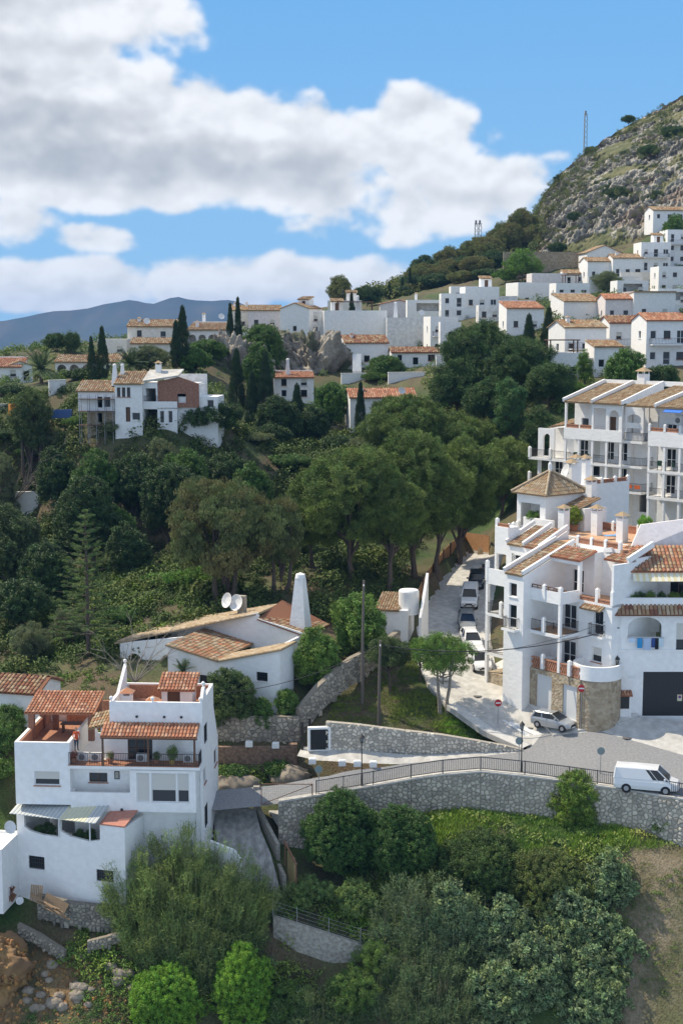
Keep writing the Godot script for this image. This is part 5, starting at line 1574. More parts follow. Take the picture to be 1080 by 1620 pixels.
	dish(e, "satellite_dish", Vector3(2.2, 1.2, -1.4), 0.5, Vector3(0.9, 0.5, 0.6))
	var v := village_house("small white house with brown tiles behind the pergola at left", 22, 1170, 117, -20, 4.6, 4.5, 4.2, "gable", 1, 1, {"pal": OLD, "called": "small_house", "side": false})
	v.rotation.y = deg_to_rad(-14)
	# low white garden walls by the ramp
	var wb := MB.new()
	wb.prism([Vector3(0, -1, 0), Vector3(2.6, -1, 0), Vector3(2.6, 0.4, 0), Vector3(2.0, 1.1, 0), Vector3(0, 1.6, 0)], Vector3(0, 0, -0.25))
	var ww := thing("ramp_wall", "low curved white wall beside the tall house's ramp", "wall", at(332, 1362, 104.3), deg_to_rad(-20))
	part_of(ww, "wall", wb, white())

# ---- the villa with wide tiled roofs
func make_villa() -> void:
	var t := thing("villa", "white villa with several tan tiled roofs and tall tapering chimney", "house", Vector3(-15.44, 3.77, -123.9), deg_to_rad(-22))
	t.scale = Vector3.ONE * 1.05
	var mb := MB.new()
	# x: along the front, z: -depth; heights over 5.3
	wall_face(t, mb, face_front(0, -3.5, 0.0), 10.4, 6.0, [[3.0, 3.7, 1.1, 1.3, "k"], [8.3, 5.0, 1.0, 0.75, "k"]], 0.25)
	mb.prism([Vector3(0, 2.5, -0.25), Vector3(10.4, 2.5, -0.25), Vector3(10.4, 4.25, -0.25), Vector3(4.7, 2.78, -0.25), Vector3(0, 3.7, -0.25)], Vector3(0, 0, 0.25))
	mb.prism([Vector3(10.15, -3.5, -0.25), Vector3(10.15, 4.25, -0.25), Vector3(10.15, 4.25, -2.8), Vector3(10.15, -3.5, -2.8)], Vector3(0.25, 0, 0))
	mb.box(0, -1.5, -6.9, 0.25, 3.7, -0.25)
	# rear body: higher walls stepping up to the middle
	mb.prism([Vector3(-5, -3.5, -7.15), Vector3(9.3, -3.5, -7.15), Vector3(9.3, 4.25, -7.15), Vector3(9.2, 4.25, -7.15), Vector3(5.2, 5.0, -7.15), Vector3(5.2, 5.55, -7.15), Vector3(0, 4.2, -7.15), Vector3(-5, 3.2, -7.15)], Vector3(0, 0, 0.25))
	mb.box(9.05, -3.5, -11.5, 9.3, 4.1, -7.15)
	mb.box(9.0, -3.5, -6.9, 9.25, 3.9, -2.8)
	# left wing with arches
	wall_face(t, mb, face_front(-6.4, -1.5, -2.9), 6.4, 4.0, [[0.7, 1.3, 1.5, 2.2, "a"], [4.0, 1.3, 1.7, 2.4, "a"]], 0.25)
	mb.prism([Vector3(-6.4, 2.5, -3.15), Vector3(0, 2.5, -3.15), Vector3(0, 3.9, -3.15), Vector3(-6.4, 2.8, -3.15)], Vector3(0, 0, 0.25))
	mb.box(-6.4, -1.5, -11, -6.15, 2.75, -3.15)
	mb.box(-6.1, -1.5, -5.4, 0, 2.7, -5.2)
	mb.box(-6.4, -1.5, -11.5, 9.3, 3.0, -11.25)
	part_of(t, "wall", mb, white())
	# roofs: left front falls to the valley, right front rises to the right
	tiles(t, Vector3(4.75, 2.88, 0.2), Vector3(4.75, 2.88, -7.0), Vector3(0.1, 3.85, -7.0), Vector3(-0.1, 3.85, 0.2), TAN + [RED[0]], 0.26, 0.42, "front_left_roof")
	tiles(t, Vector3(4.75, 2.86, -3.0), Vector3(4.75, 2.86, 0.2), Vector3(10.6, 4.36, 0.2), Vector3(10.6, 4.36, -3.0), [TAN[1], TAN[3], TAN[0]], 0.26, 0.42, "front_right_roof")
	tiles(t, Vector3(-6.8, 2.85, -11.6), Vector3(-6.8, 2.85, -2.6), Vector3(5.2, 5.6, -6.95), Vector3(5.2, 5.6, -11.6), [TAN[1], TAN[3], TAN[3], TAN[0]], 0.26, 0.42, "left_roof")
	tiles(t, Vector3(9.9, 4.0, -6.7), Vector3(9.9, 4.0, -12.0), Vector3(5.2, 5.9, -12.0), Vector3(5.2, 5.15, -6.7), OLD + [TAN[0], TAN[3]], 0.26, 0.42, "rear_roof")
	var vb := MB.new()
	vb.bar(Vector3(0.0, 4.05, -7.0), Vector3(5.2, 5.5, -7.0), 0.25, 0.35)
	vb.bar(Vector3(5.2, 5.1, -6.78), Vector3(9.7, 4.1, -6.78), 0.15, 0.22)
	part_of(t, "verge", vb, white())
	tall_chimney(t, Vector3(8.5, 4.3, -8.6), 1.5, 4.4)
	var sb := MB.new()
	sb.box(2.2, 4.6, -9.4, 2.9, 6.6, -8.9)
	part_of(t, "dish_pillar", sb, mat("bare cement", lin(0.34, 0.30, 0.24), lin(0.45, 0.41, 0.33), 0.8))
	dish(t, "satellite_dish", Vector3(2.3, 6.0, -8.7), 0.75, Vector3(-0.25, 0.35, 1))
	dish(t, "satellite_dish", Vector3(1.3, 6.1, -8.9), 0.7, Vector3(-0.5, 0.35, 1))
	# shrubs at its foot
	for q in [[7.4, 0.9, 1.3, "spiky yucca before the villa's barred window", "cane"], [9.6, 1.2, 0.6, "low plants at the villa's right corner", "weed"]]:
		var pt := thing("garden_plant", q[3], "plant", t.to_global(Vector3(q[0], -0.6, q[1])))
		potted(pt, "foliage", q[4], Vector3(0, 0.2, 0), 0.6, q[2], Color(0.09, 0.15, 0.04))
	# storage building with a water tank left of the street
	var g := thing("gate_house", "small white building with round tank beside the orange fence", "building", at(628, 985, 134), deg_to_rad(-10))
	var gb := MB.new()
	block(g, gb, -2.0, 1.0, -3, 1.2, -5, 0)
	gb.lathe(Vector3(0.9, 0.6, -1.6), [Vector2(1.0, 0), Vector2(1.0, 2.2), Vector2(0.9, 2.35), Vector2(0.001, 2.4)], 16)
	gb.prism([Vector3(2.1, -3, 0.2), Vector3(2.1, 0.6, 0.2), Vector3(2.3, 2.4, -1.2), Vector3(2.4, 4.4, -3.0), Vector3(2.4, -3, -3.0)], Vector3(0.25, 0, 0.02))
	part_of(g, "wall", gb, white())
	tiles(g, Vector3(-2.2, 1.2, 0.2), Vector3(0.2, 1.2, 0.2), Vector3(0.2, 2.0, -5), Vector3(-2.2, 2.0, -5), TAN, 0.26, 0.42)

# ---- stepped apartments at the street corner; x runs towards the viewer along the facade, z = -depth
func make_corner_apartments() -> void:
	var t := thing("corner_apartments", "white stepped apartment building with tiled roofs and balconies at the street corner", "building", Vector3(13.9, 3.2, -122), deg_to_rad(-51.9))
	var mb := MB.new()
	# corner wing
	block(t, mb, 0.35, 2.7, -1.5, 11.4, -6.3, 0.0, {"f": [[0.62, 11.0, 0.92, 1.2, "w"], [0.62, 8.25, 0.95, 2.05, "d"]]})
	for x in [0.35, 2.45]: mb.prism([Vector3(x, 11.4, 0), Vector3(x, 13.6, -6.3), Vector3(x, 11.4, -6.3)], Vector3(0.25, 0, 0))
	for x in [0.42, 2.63]: mb.bar(Vector3(x, 11.75, 0.12), Vector3(x, 13.95, -6.3), 0.24, 0.36)
	tiles(t, Vector3(0.55, 11.5, 0.18), Vector3(2.5, 11.5, 0.18), Vector3(2.5, 13.68, -6.3), Vector3(0.55, 13.68, -6.3), TAN, 0.26, 0.42, "corner_roof")
	rail(t, [Vector3(0.7, 6.75, 0.0), Vector3(0.7, 6.75, 0.55), Vector3(2.2, 6.75, 0.55), Vector3(2.2, 6.75, 0.0)], 0.95, 0.14, iron())
	mb.box(0.65, 6.55, 0.0, 2.25, 6.73, 0.6)
	# balcony stack
	block(t, mb, 2.7, 6.0, -1.5, 9.4, -9.0, -3.6, {"f": [[1.3, 8.3, 1.5, 2.1, "d"], [1.3, 5.1, 1.5, 2.1, "d"]]})
	block(t, mb, 2.7, 6.0, 9.4, 13.4, -9.0, -5.2, {"f": [[0.8, 0.3, 1.3, 2.0, "d"]]})
	mb.box(2.7, 6.45, -3.6, 6.15, 6.72, -0.9)
	mb.box(2.7, 9.38, -5.2, 6.1, 9.62, -0.92)
	mb.box(2.7, 9.62, -1.06, 5.85, 10.4, -0.92)
	mb.box(5.98, 9.62, -3.2, 6.1, 10.4, -1.2)
	mb.box(5.87, 3.5, -1.18, 6.13, 9.4, -0.94)
	mb.box(5.85, 9.62, -3.55, 6.12, 12.85, -3.25)
	mb.box(2.7, 12.5, -3.5, 5.85, 12.85, -3.3)
	tiles(t, Vector3(2.75, 12.92, -3.1), Vector3(6.2, 12.92, -3.1), Vector3(6.2, 13.6, -5.3), Vector3(2.75, 13.6, -5.3), RED + TAN, 0.26, 0.42, "balcony_roof")
	for q in [[4.23, 9.6, -0.98, 1.35], [6.0, 9.6, -1.06, 1.35], [4.2, 6.7, -0.98, 1.4], [4.2, 3.5, -0.95, 1.4], [7.3, 3.5, -0.95, 1.4]]: post(t, Vector3(q[0], q[1], q[2]), q[3], 0.3)
	rail(t, [Vector3(2.75, 6.72, -1.0), Vector3(5.9, 6.72, -1.0)], 0.95, 0.14, iron())
	rail(t, [Vector3(6.05, 6.72, -1.2), Vector3(6.05, 6.72, -3.5)], 0.95, 0.14, iron())
	rail(t, [Vector3(2.75, 10.4, -1.0), Vector3(5.9, 10.4, -1.0)], 0.3, 0.6, wood(), "hand_rail", 0.05)
	# terrace unit
	block(t, mb, 6.0, 9.75, -1.5, 9.4, -9.0, -3.3, {"f": [[1.75, 8.4, 1.05, 2.05, "d"], [1.6, 6.0, 1.1, 1.3, "s"]]})
	block(t, mb, 6.0, 9.75, 9.4, 13.3, -9.0, -6.2, {"f": [[1.2, 0.3, 1.0, 2.0, "p"]]})
	mb.box(6.05, 9.4, -6.2, 9.75, 9.62, -3.22)
	tiles(t, Vector3(7.0, 13.0, -5.2), Vector3(9.6, 13.0, -5.2), Vector3(9.6, 13.9, -8.4), Vector3(7.0, 13.9, -8.4), RED + TAN, 0.26, 0.42, "terrace_roof")
	mb.bar(Vector3(9.65, 13.2, -5.2), Vector3(9.65, 14.3, -8.4), 0.24, 0.5)
	mb.box(9.5, 9.4, -6.2, 9.75, 13.0, -3.4)
	mb.bar(Vector3(6.0, 13.5, -6.3), Vector3(7.0, 13.7, -6.3), 0.2, 0.4)
	tiles(t, Vector3(6.7, 9.05, -2.6), Vector3(8.95, 9.05, -2.6), Vector3(8.95, 9.4, -3.3), Vector3(6.7, 9.4, -3.3), TAN, 0.26, 0.36, "door_hood")
	tiles(t, Vector3(8.2, 12.3, -5.4), Vector3(9.7, 12.3, -5.4), Vector3(9.7, 12.7, -6.2), Vector3(8.2, 12.7, -6.2), TAN, 0.26, 0.36, "door_hood")
	for x in [8.05, 9.72]: post(t, Vector3(x, 9.6, -3.36), 1.3, 0.3)
	lattice(t, Vector3(6.2, 9.62, -3.32), Vector3(7.9, 9.62, -3.32), 0.35, true)
	lattice(t, Vector3(8.2, 9.62, -3.32), Vector3(9.6, 9.62, -3.32), 0.35, true)
	rail(t, [Vector3(7.5, 6.85, -3.3), Vector3(7.5, 6.85, -2.9), Vector3(9.0, 6.85, -2.9), Vector3(9.0, 6.85, -3.3)], 0.95, 0.14, iron())
	mb.box(7.4, 6.65, -3.3, 9.1, 6.84, -2.85)
	# rounded balcony
	mb.lathe(Vector3(8.5, 3.4, -3.05), [Vector2(2.05, 0), Vector2(2.05, 1.2), Vector2(1.85, 1.22), Vector2(1.85, 0.25), Vector2(0.001, 0.24)], 28)
	# upper units behind, roof terrace
	block(t, mb, -4.0, 0.35, 0.0, 13.0, -9.5, -4.5, {"f": [[1.0, 10.9, 1.5, 1.3, "w"], [3.0, 10.9, 0.9, 1.3, "w"], [1.0, 7.8, 1.5, 2.0, "d"]]})
	for x in [-4.0, -1.9, 0.1]: mb.prism([Vector3(x, 13.0, -4.5), Vector3(x, 14.4, -8.0), Vector3(x, 13.0, -8.0)], Vector3(0.25, 0, 0))
	for x in [-3.9, -1.8, 0.2]: mb.bar(Vector3(x, 13.3, -4.4), Vector3(x, 14.8, -8.0), 0.24, 0.35)
	tiles(t, Vector3(-3.75, 13.08, -4.3), Vector3(-1.95, 13.08, -4.3), Vector3(-1.95, 14.45, -8.0), Vector3(-3.75, 14.45, -8.0), TAN + [RED[3]], 0.26, 0.42, "upper_roof")
	tiles(t, Vector3(-1.65, 13.08, -4.3), Vector3(0.05, 13.08, -4.3), Vector3(0.05, 14.45, -8.0), Vector3(-1.65, 14.45, -8.0), RED + TAN, 0.26, 0.42, "upper_roof")
	block(t, mb, -7.0, 8.0, 9.0, 13.75, -17.5, -9.0, {}, 0.02)
	mb.box(-6.4, 13.75, -9.3, -2.6, 14.9, -9.05)
	# roof terrace parapet with brick panels
	for x in [2.8, 4.4, 6.0, 7.6]: post(t, Vector3(x, 13.4, -6.6), 1.1, 0.28)
	for x in [2.8, 4.4, 6.0]: lattice(t, Vector3(x + 0.15, 13.75, -6.6), Vector3(x + 1.45, 13.75, -6.6), 0.5, x < 6.0)
	mb.box(2.7, 13.3, -6.75, 7.7, 13.75, -6.45)
	# street-side balconies left of the corner wing
	mb.box(-3.3, 0.0, -9.0, -3.0, 12.3, -4.5)
	for q in [[7.2, 1.0], [10.1, 1.4], [3.6, 1.0]]:
		mb.box(-3.4, q[0] - 0.25, -4.5, 0.35, q[0], -1.4)
		if q[1] > 1.2: mb.box(-3.4, q[0], -1.55, 0.3, q[0] + 1.15, -1.4)
		else: rail(t, [Vector3(-3.35, q[0], -3.0), Vector3(-3.35, q[0], -1.45), Vector3(0.3, q[0], -1.45)], 0.95, 0.14, iron())
	mb.box(-3.42, -0.5, -1.7, -3.14, 10.0, -1.42)
	for q in [[-3.3, 10.1, -1.5, 1.9], [-1.5, 7.2, -1.5, 1.3]]: post(t, Vector3(q[0], q[1], q[2]), q[3], 0.28)
	mb.box(-5.6, 12.0, -6.0, -3.9, 14.5, -4.6)
	mb.box(-5.6, 9.0, -4.9, -5.35, 12.0, -4.6)
	block(t, mb, -5.8, -4.0, 0.0, 11.9, -10.0, -6.4, {"f": [[0.4, 9.4, 1.0, 1.9, "d"]]})
	post(t, Vector3(-5.5, 14.5, -4.8), 0.8, 0.28)
	lattice(t, Vector3(-5.3, 14.5, -4.8), Vector3(-4.0, 14.5, -4.8), 0.3, true)
	for k in 5: post(t, Vector3(-6.2 - k * 0.5, 13.0, -7.0 - k * 1.1), 1.5, 0.34)
	# hipped tower
	block(t, mb, -7.6, -3.9, 9.0, 17.1, -14.5, -9.4, {"f": [[0.5, 5.0, 2.5, 2.2, "o"]]})
	mb.box(-7.3, 13.9, -11.1, -4.2, 16.6, -10.9)
	var hip := [Vector3(-8.0, 17.1, -9.0), Vector3(-3.5, 17.1, -9.0), Vector3(-3.5, 17.1, -14.9), Vector3(-8.0, 17.1, -14.9)]
	var apex := Vector3(-5.5, 19.1, -11.6)
	for i in 4: tiles(t, hip[i], hip[(i + 1) % 4], apex, apex, [TAN[0], TAN[1], TAN[3], OLD[4]], 0.26, 0.42, "tower_roof")
	for i in 4: ridge(t, hip[i] + Vector3(0, 0.1, 0), apex + Vector3(0, 0.12, 0), TAN[3])
	var kn := MB.new()
	kn.lathe(apex, [Vector2(0.18, 0), Vector2(0.18, 0.7), Vector2(0.001, 0.95)], 8)
	part_of(t, "finial", kn, white())
	block(t, mb, -3.9, -1.4, 12.0, 15.9, -15.0, -12.0, {})
	tiles(t, Vector3(-4.0, 15.9, -11.6), Vector3(-1.8, 15.9, -11.6), Vector3(-1.8, 16.7, -14.6), Vector3(-4.0, 16.7, -14.6), TAN, 0.26, 0.42, "annex_roof")
	block(t, mb, -11.0, -6.4, 9.0, 17.3, -24.0, -17.6, {}, 0.3)
	for z in [-17.8, -20.0, -22.0, -23.9]: post(t, Vector3(-6.55, 17.2, z), 0.75, 0.28)
	for x in [-1.6, 0.0, 1.5, 3.0, 4.6]: post(t, Vector3(x, 13.7, -14.4), 1.1, 0.28)
	for x in [-1.6, 0.0, 1.5, 3.0]: lattice(t, Vector3(x + 0.2, 13.75, -14.4), Vector3(x + 1.4, 13.75, -14.4), 0.75, x > 0.0 and x < 2.0)
	mb.box(4.6, 13.7, -14.5, 7.9, 14.5, -14.3)
	lattice(t, Vector3(-6.55, 17.28, -18.0), Vector3(-6.55, 17.28, -19.8), 0.4)
	lattice(t, Vector3(-6.55, 17.28, -20.2), Vector3(-6.55, 17.28, -21.8), 0.4)
	lattice(t, Vector3(-6.55, 17.28, -22.2), Vector3(-6.55, 17.28, -23.7), 0.4)
	part_of(t, "wall", mb, white())
	var st := MB.new()
	wall_face(t, st, face_front(2.7, -1.5, -0.95), 5.8, 4.9, [[0.78, 1.5, 1.8, 3.0, "g"], [3.85, 1.2, 1.7, 3.0, "g"]], 0.3)
	st.lathe(Vector3(8.5, -1.5, -3.05), [Vector2(2.0, 0), Vector2(2.0, 4.88)], 28)
	st.box(-3.4, -1.0, -4.4, 0.3, 1.7, -1.6)
	part_of(t, "stone_cladding", st, stone_clad())
	boxes(t, "tiled_floor", [[2.75, 9.62, -5.1, 5.95, 9.66, -1.1], [6.1, 9.62, -6.15, 9.7, 9.67, -3.5], [2.7, 3.4, -3.55, 8.4, 3.46, -1.25], [-6.7, 13.74, -17.2, 7.7, 13.8, -9.3], [0.6, 13.3, -9.0, 7.9, 13.72, -6.5], [2.75, 6.72, -3.5, 6.0, 6.76, -1.1]], mat("terrace tile", lin(0.48, 0.27, 0.15), lin(0.60, 0.38, 0.23), 0.7))
	for x in [[2.85, 4.05], [4.35, 5.85], [6.15, 7.15], [7.45, 8.4]]: lattice(t, Vector3(x[0], 3.46, -1.05), Vector3(x[1], 3.46, -1.05), 0.95)
	for q in [[-1.67, 13.75, -9.5, 2.2], [0.8, 13.75, -11.2, 2.3], [5.1, 13.75, -9.7, 2.2], [-3.0, 15.9, -14.6, 2.2], [-9.0, 16.9, -19.0, 2.6], [-9.6, 16.9, -21.0, 2.4], [-8.6, 16.9, -17.9, 2.2], [7.2, 13.75, -13.0, 1.0]]: chimney(t, Vector3(q[0], q[1], q[2]), 0.75, q[3], TAN)
	dish(t, "satellite_dish", Vector3(-8.0, 18.4, -16.6), 0.9, Vector3(-0.5, 0.4, 1))
	# loose things on the terraces
	for q in [[-2.15, 13.8, -11.4, "tall yellow green plant in terracotta pot on the roof terrace", 0.75, 1.7, Color(0.14, 0.19, 0.03)], [-5.6, 13.8, -9.7, "round green bush on the upper terrace beside hipped tower", 0.8, 1.0, Color(0.07, 0.13, 0.03)], [6.5, 13.8, -11.1, "fresh green bush beside the pale roof wall", 0.7, 1.8, Color(0.11, 0.22, 0.03)]]:
		var pt := thing("potted_plant", q[3], "potted plant", t.to_global(Vector3(q[0], q[1], q[2])))
		var pb := MB.new()
		pb.lathe(Vector3.ZERO, [Vector2(0.001, 0), Vector2(0.3, 0), Vector2(0.45, 0.65), Vector2(0.38, 0.62), Vector2(0.001, 0.6)], 12)
		part_of(pt, "pot", pb, terracotta())
		potted(pt, "foliage", "broad", Vector3(0, 0.6, 0), q[4], q[5], q[6])
	var lc := thing("lounge_chair", "light blue sun lounger on the orange roof terrace", "chair", t.to_global(Vector3(3.4, 13.8, -10.2)), t.rotation.y + 1.2)
	var lb := MB.new()
	lb.obox(Transform3D(Basis(), Vector3(0, 0.35, 0)), Vector3(1.2, 0.05, 0.6))
	lb.obox(Transform3D(Basis(Vector3(0, 0, 1), 0.9), Vector3(0.8, 0.68, 0)), Vector3(0.85, 0.05, 0.6))
	part_of(lc, "seat", lb, mat("blue canvas", lin(0.16, 0.36, 0.62)))
	for x in [-0.5, 0.5]:
		for z in [-0.25, 0.25]:
			var lg := MB.new()
			lg.box(x - 0.02, 0, z - 0.02, x + 0.02, 0.33, z + 0.02)
			part_of(lc, "leg", lg, frame_paint())
	for q in [[4.2, "table with chairs on the open top balcony", 9.67, -2.4], [4.0, "small table on the middle balcony", 6.77, -2.4], [3.6, "patio table behind brick lattice on the lowest terrace", 3.47, -2.4]]:
		var tb := thing("balcony_table", q[1], "table", t.to_global(Vector3(q[0], q[2], q[3])), t.rotation.y)
		var bb := MB.new()
		bb.lathe(Vector3(0, 0.7, 0), [Vector2(0.001, 0), Vector2(0.5, 0), Vector2(0.5, 0.04), Vector2(0.001, 0.05)], 12)
		part_of(tb, "table_top", bb, frame_paint())
		var bl := MB.new()
		bl.tube([Vector3.ZERO, Vector3(0, 0.7, 0)], [0.06, 0.04], 6)
		part_of(tb, "leg", bl, iron())

func stone_clad() -> StandardMaterial3D:
	if mats.has("stone cladding"): return mats["stone cladding"]
	var f := FastNoiseLite.new()
	f.noise_type = FastNoiseLite.TYPE_CELLULAR
	f.cellular_return_type = FastNoiseLite.RETURN_CELL_VALUE
	f.frequency = 0.035
	f.fractal_octaves = 1
	var g := Gradient.new()
	g.colors = PackedColorArray([lin(0.26, 0.20, 0.13), lin(0.38, 0.30, 0.20), lin(0.46, 0.39, 0.28), lin(0.33, 0.27, 0.20)])
	g.offsets = PackedFloat32Array([0.0, 0.4, 0.7, 1.0])
	var x := NoiseTexture2D.new()
	x.width = 512
	x.height = 512
	x.seamless = true
	x.noise = f
	x.color_ramp = g
	var m := mat("stone cladding", Color.WHITE, null, 1.0, 0.95, 0.6)
	m.albedo_texture = x
	m.uv1_scale = Vector3.ONE * 0.22
	return m

# ---- garage house at the right edge
func make_garage_house() -> void:
	var t := thing("garage_house", "white house with black garage gate and laundry under an arched opening", "house", lev(970, 1134, 3.1), 0.0)
	var mb := MB.new()
	wall_face(t, mb, face_front(0, -1.5, 0), 9.5, 10.4, [[2.4, 1.55, 5.2, 3.85, "o"], [1.0, 8.35, 2.85, 1.75, "a"], [5.05, 7.2, 1.6, 2.4, "s"]], 0.3)
	mb.box(0, -1.5, -9, 0.3, 8.9, -0.3)
	mb.box(0.3, 8.6, -9, 9.5, 8.9, -0.3)
	mb.box(0.0, 8.9, -0.35, 9.5, 10.2, -0.05)
	mb.prism([Vector3(0.0, 8.9, -0.35), Vector3(0.0, 10.6, -0.35), Vector3(0.3, 11.9, -2.4), Vector3(0.3, 13.2, -4.0), Vector3(0.3, 8.9, -4.0)], Vector3(0.3, 0, 0))
	mb.box(1.0, 6.8, -2.6, 4.2, 9, -2.4)
	wall_face(t, mb, face_front(0.6, 8.9, -3.2), 9.0, 3.4, [[2.1, 0.3, 1.3, 2.0, "x"], [4.6, 0.9, 2.2, 1.4, "b"]], 0.25)
	mb.box(0.3, 5.62, 0.0, 9.5, 5.8, 0.08)
	part_of(t, "wall", mb, white())
	var pk := MB.new()
	pk.prism([Vector3(1.2, 8.0, -3.5), Vector3(1.6, 13.4, -3.6), Vector3(2.9, 15.7, -5.0), Vector3(10, 16.6, -5.2), Vector3(10, 8, -5.2)], Vector3(0, 0, -0.3))
	part_of(t, "upper_wall", pk, stucco("pink"))
	tiles(t, Vector3(-0.35, 8.85, 0.55), Vector3(9.6, 8.85, 0.55), Vector3(9.6, 9.65, -0.1), Vector3(-0.15, 9.65, -0.1), OLD + [TAN[3], TAN[1]], 0.34, 0.45, "lower_eave")
	tiles(t, Vector3(1.2, 12.35, -0.6), Vector3(9.6, 12.35, -0.6), Vector3(9.6, 14.1, -3.6), Vector3(2.2, 14.1, -3.6), RED + TAN, 0.34, 0.45, "upper_roof")
	var cv := MB.new()
	for i in 28: cv.prism([Vector3(1.4 + i * 0.26, 12.2, -0.7), Vector3(1.66 + i * 0.26, 12.2, -0.7), Vector3(1.66 + i * 0.26, 11.6, -0.1), Vector3(1.4 + i * 0.26, 11.6, -0.1)], Vector3(0, 0.02, 0.02), Color(0.72, 0.62, 0.36) if i % 2 else Color(0.78, 0.74, 0.6))
	part_of(t, "awning", cv, vmat("awning canvas", 0.8))
	# gate of ribbed black panels
	var gt := MB.new()
	gt.box(2.4, 0.05, -0.22, 7.6, 3.9, -0.14)
	for i in 20: gt.box(2.45 + i * 0.26, 0.1, -0.14, 2.65 + i * 0.26, 3.85, -0.12)
	var gate := part_of(t, "garage_gate", gt, mat("black gate paint", lin(0.012, 0.012, 0.013), null, 1.0, 0.45))
	var sg := MB.new()
	sg.box(5.35, 1.35, -0.12, 5.75, 1.9, -0.1)
	var plate := part_of(gate, "parking_plate", sg, mat("plate", lin(0.62, 0.58, 0.42)))
	var ring := MB.new()
	ring.tube([Vector3(5.55, 1.7, -0.1), Vector3(5.55, 1.7, -0.09)], [0.13, 0.13], 14)
	part_of(plate, "emblem", ring, mat("sign red", lin(0.45, 0.03, 0.03)))
	var ring2 := MB.new()
	ring2.tube([Vector3(5.55, 1.7, -0.09), Vector3(5.55, 1.7, -0.083)], [0.085, 0.085], 14)
	part_of(plate, "emblem", ring2, mat("sign blue", lin(0.03, 0.08, 0.35)))
	# meter hut with little tile roof
	var hb := MB.new()
	hb.box(0.1, -0.5, 0, 0.25, 2.0, 0.5)
	hb.box(1.2, -0.5, 0, 1.35, 2.0, 0.5)
	hb.box(0.25, -0.5, 0, 1.2, 0.8, 0.45)
	part_of(t, "meter_hut", hb, white())
	var hd := MB.new()
	hd.box(0.28, 0.85, 0.0, 1.18, 1.95, 0.35)
	part_of(t, "meter_door", hd, iron())
	tiles(t, Vector3(0.0, 1.95, 0.65), Vector3(1.45, 1.95, 0.65), Vector3(1.45, 2.3, 0.0), Vector3(0.0, 2.3, 0.0), RED, 0.24, 0.3, "hut_roof", 0.05)
	var pl := MB.new()
	pl.box(1.1, 3.3, 0, 1.75, 3.6, 0.03)
	part_of(t, "street_plate", pl, frame_paint())
	# laundry
	var line := MB.new()
	line.bar(Vector3(0.95, 6.85, 0.25), Vector3(3.95, 6.85, 0.25), 0.02)
	line.bar(Vector3(0.95, 6.85, 0.0), Vector3(0.95, 6.85, 0.25), 0.02)
	line.bar(Vector3(3.95, 6.85, 0.0), Vector3(3.95, 6.85, 0.25), 0.02)
	part_of(t, "washing_line", line, iron())
	for q in [[1.05, 0.55, 0.35, Color(0.55, 0.66, 0.80), "pale blue shirt hanging at the left of washing line"], [1.75, 0.45, 0.85, Color(0.04, 0.28, 0.55), "bright blue towel on the washing line"], [2.3, 0.6, 1.0, Color(0.42, 0.52, 0.68), "long pale blue cloth in the middle of washing line"], [2.95, 0.3, 0.8, Color(0.04, 0.08, 0.25), "navy shirt on the washing line"], [3.25, 0.3, 0.95, Color(0.015, 0.016, 0.02), "black trousers on the washing line"], [3.55, 0.4, 0.75, Color(0.55, 0.66, 0.72), "white and blue cloth at the right of washing line"]]:
		var cl := MB.new()
		var k := 6
		for i in k:
			var z0 := 0.25 + 0.05 * sin(i * 1.7 + q[0])
			var z1 := 0.25 + 0.05 * sin((i + 1) * 1.7 + q[0])
			cl.prism([Vector3(q[0] + q[1] * i / k, 6.85, 0.25), Vector3(q[0] + q[1] * (i + 1) / k, 6.85, 0.25), Vector3(q[0] + q[1] * (i + 1) / k, 6.85 - q[2], z1), Vector3(q[0] + q[1] * i / k, 6.85 - q[2], z0)], Vector3(0, 0, 0.015), q[3])
		var o := part(self, "laundry", cl.mesh(), vmat("cloth", 0.9), t.position)
		tag(o, q[4], "laundry", "laundry on the line")
	for q in [[1.2, 0.5, "round light green shrub on the upper terrace, leftmost"], [2.0, 0.6, "dark shrub on upper terrace second from left"], [3.0, 0.55, "green shrub on the upper terrace third from left"], [4.0, 0.4, "small bright shrub in the middle of upper terrace"], [5.0, 0.5, "dark shrub right of the small bright one"], [6.0, 0.6, "dark shrub with red flowers on the upper terrace"]]:
		var pt := thing("terrace_shrub", q[2], "shrub", t.to_global(Vector3(q[0], 9.0, -1.0)), 0.0, "shrubs on the upper terrace")
		var pb := MB.new()
		pb.box(-0.3, 0, -0.3, 0.3, 0.75, 0.3)
		part_of(pt, "planter", pb, terracotta())
		potted(pt, "foliage", "fine", Vector3(0, 0.7, 0), q[1], 0.85, Color(0.10, 0.16, 0.04) if int(q[0]) % 2 else Color(0.05, 0.09, 0.03))
	wall_lantern("black wall lantern at the left corner of garage house", t.to_global(Vector3(0.12, 4.6, 0.05)))

func wall_lantern(label: String, p: Vector3) -> void:
	var t := thing("wall_lantern", label, "lamp", p)
	var mb := MB.new()
	mb.bar(Vector3(0, 0, -0.05), Vector3(0, 0.0, 0.3), 0.04)
	mb.bar(Vector3(0, -0.5, -0.02), Vector3(0, 0.0, 0.25), 0.03)
	part_of(t, "bracket", mb, iron())
	lantern_head(t, Vector3(0, 0.05, 0.3), 0.9)

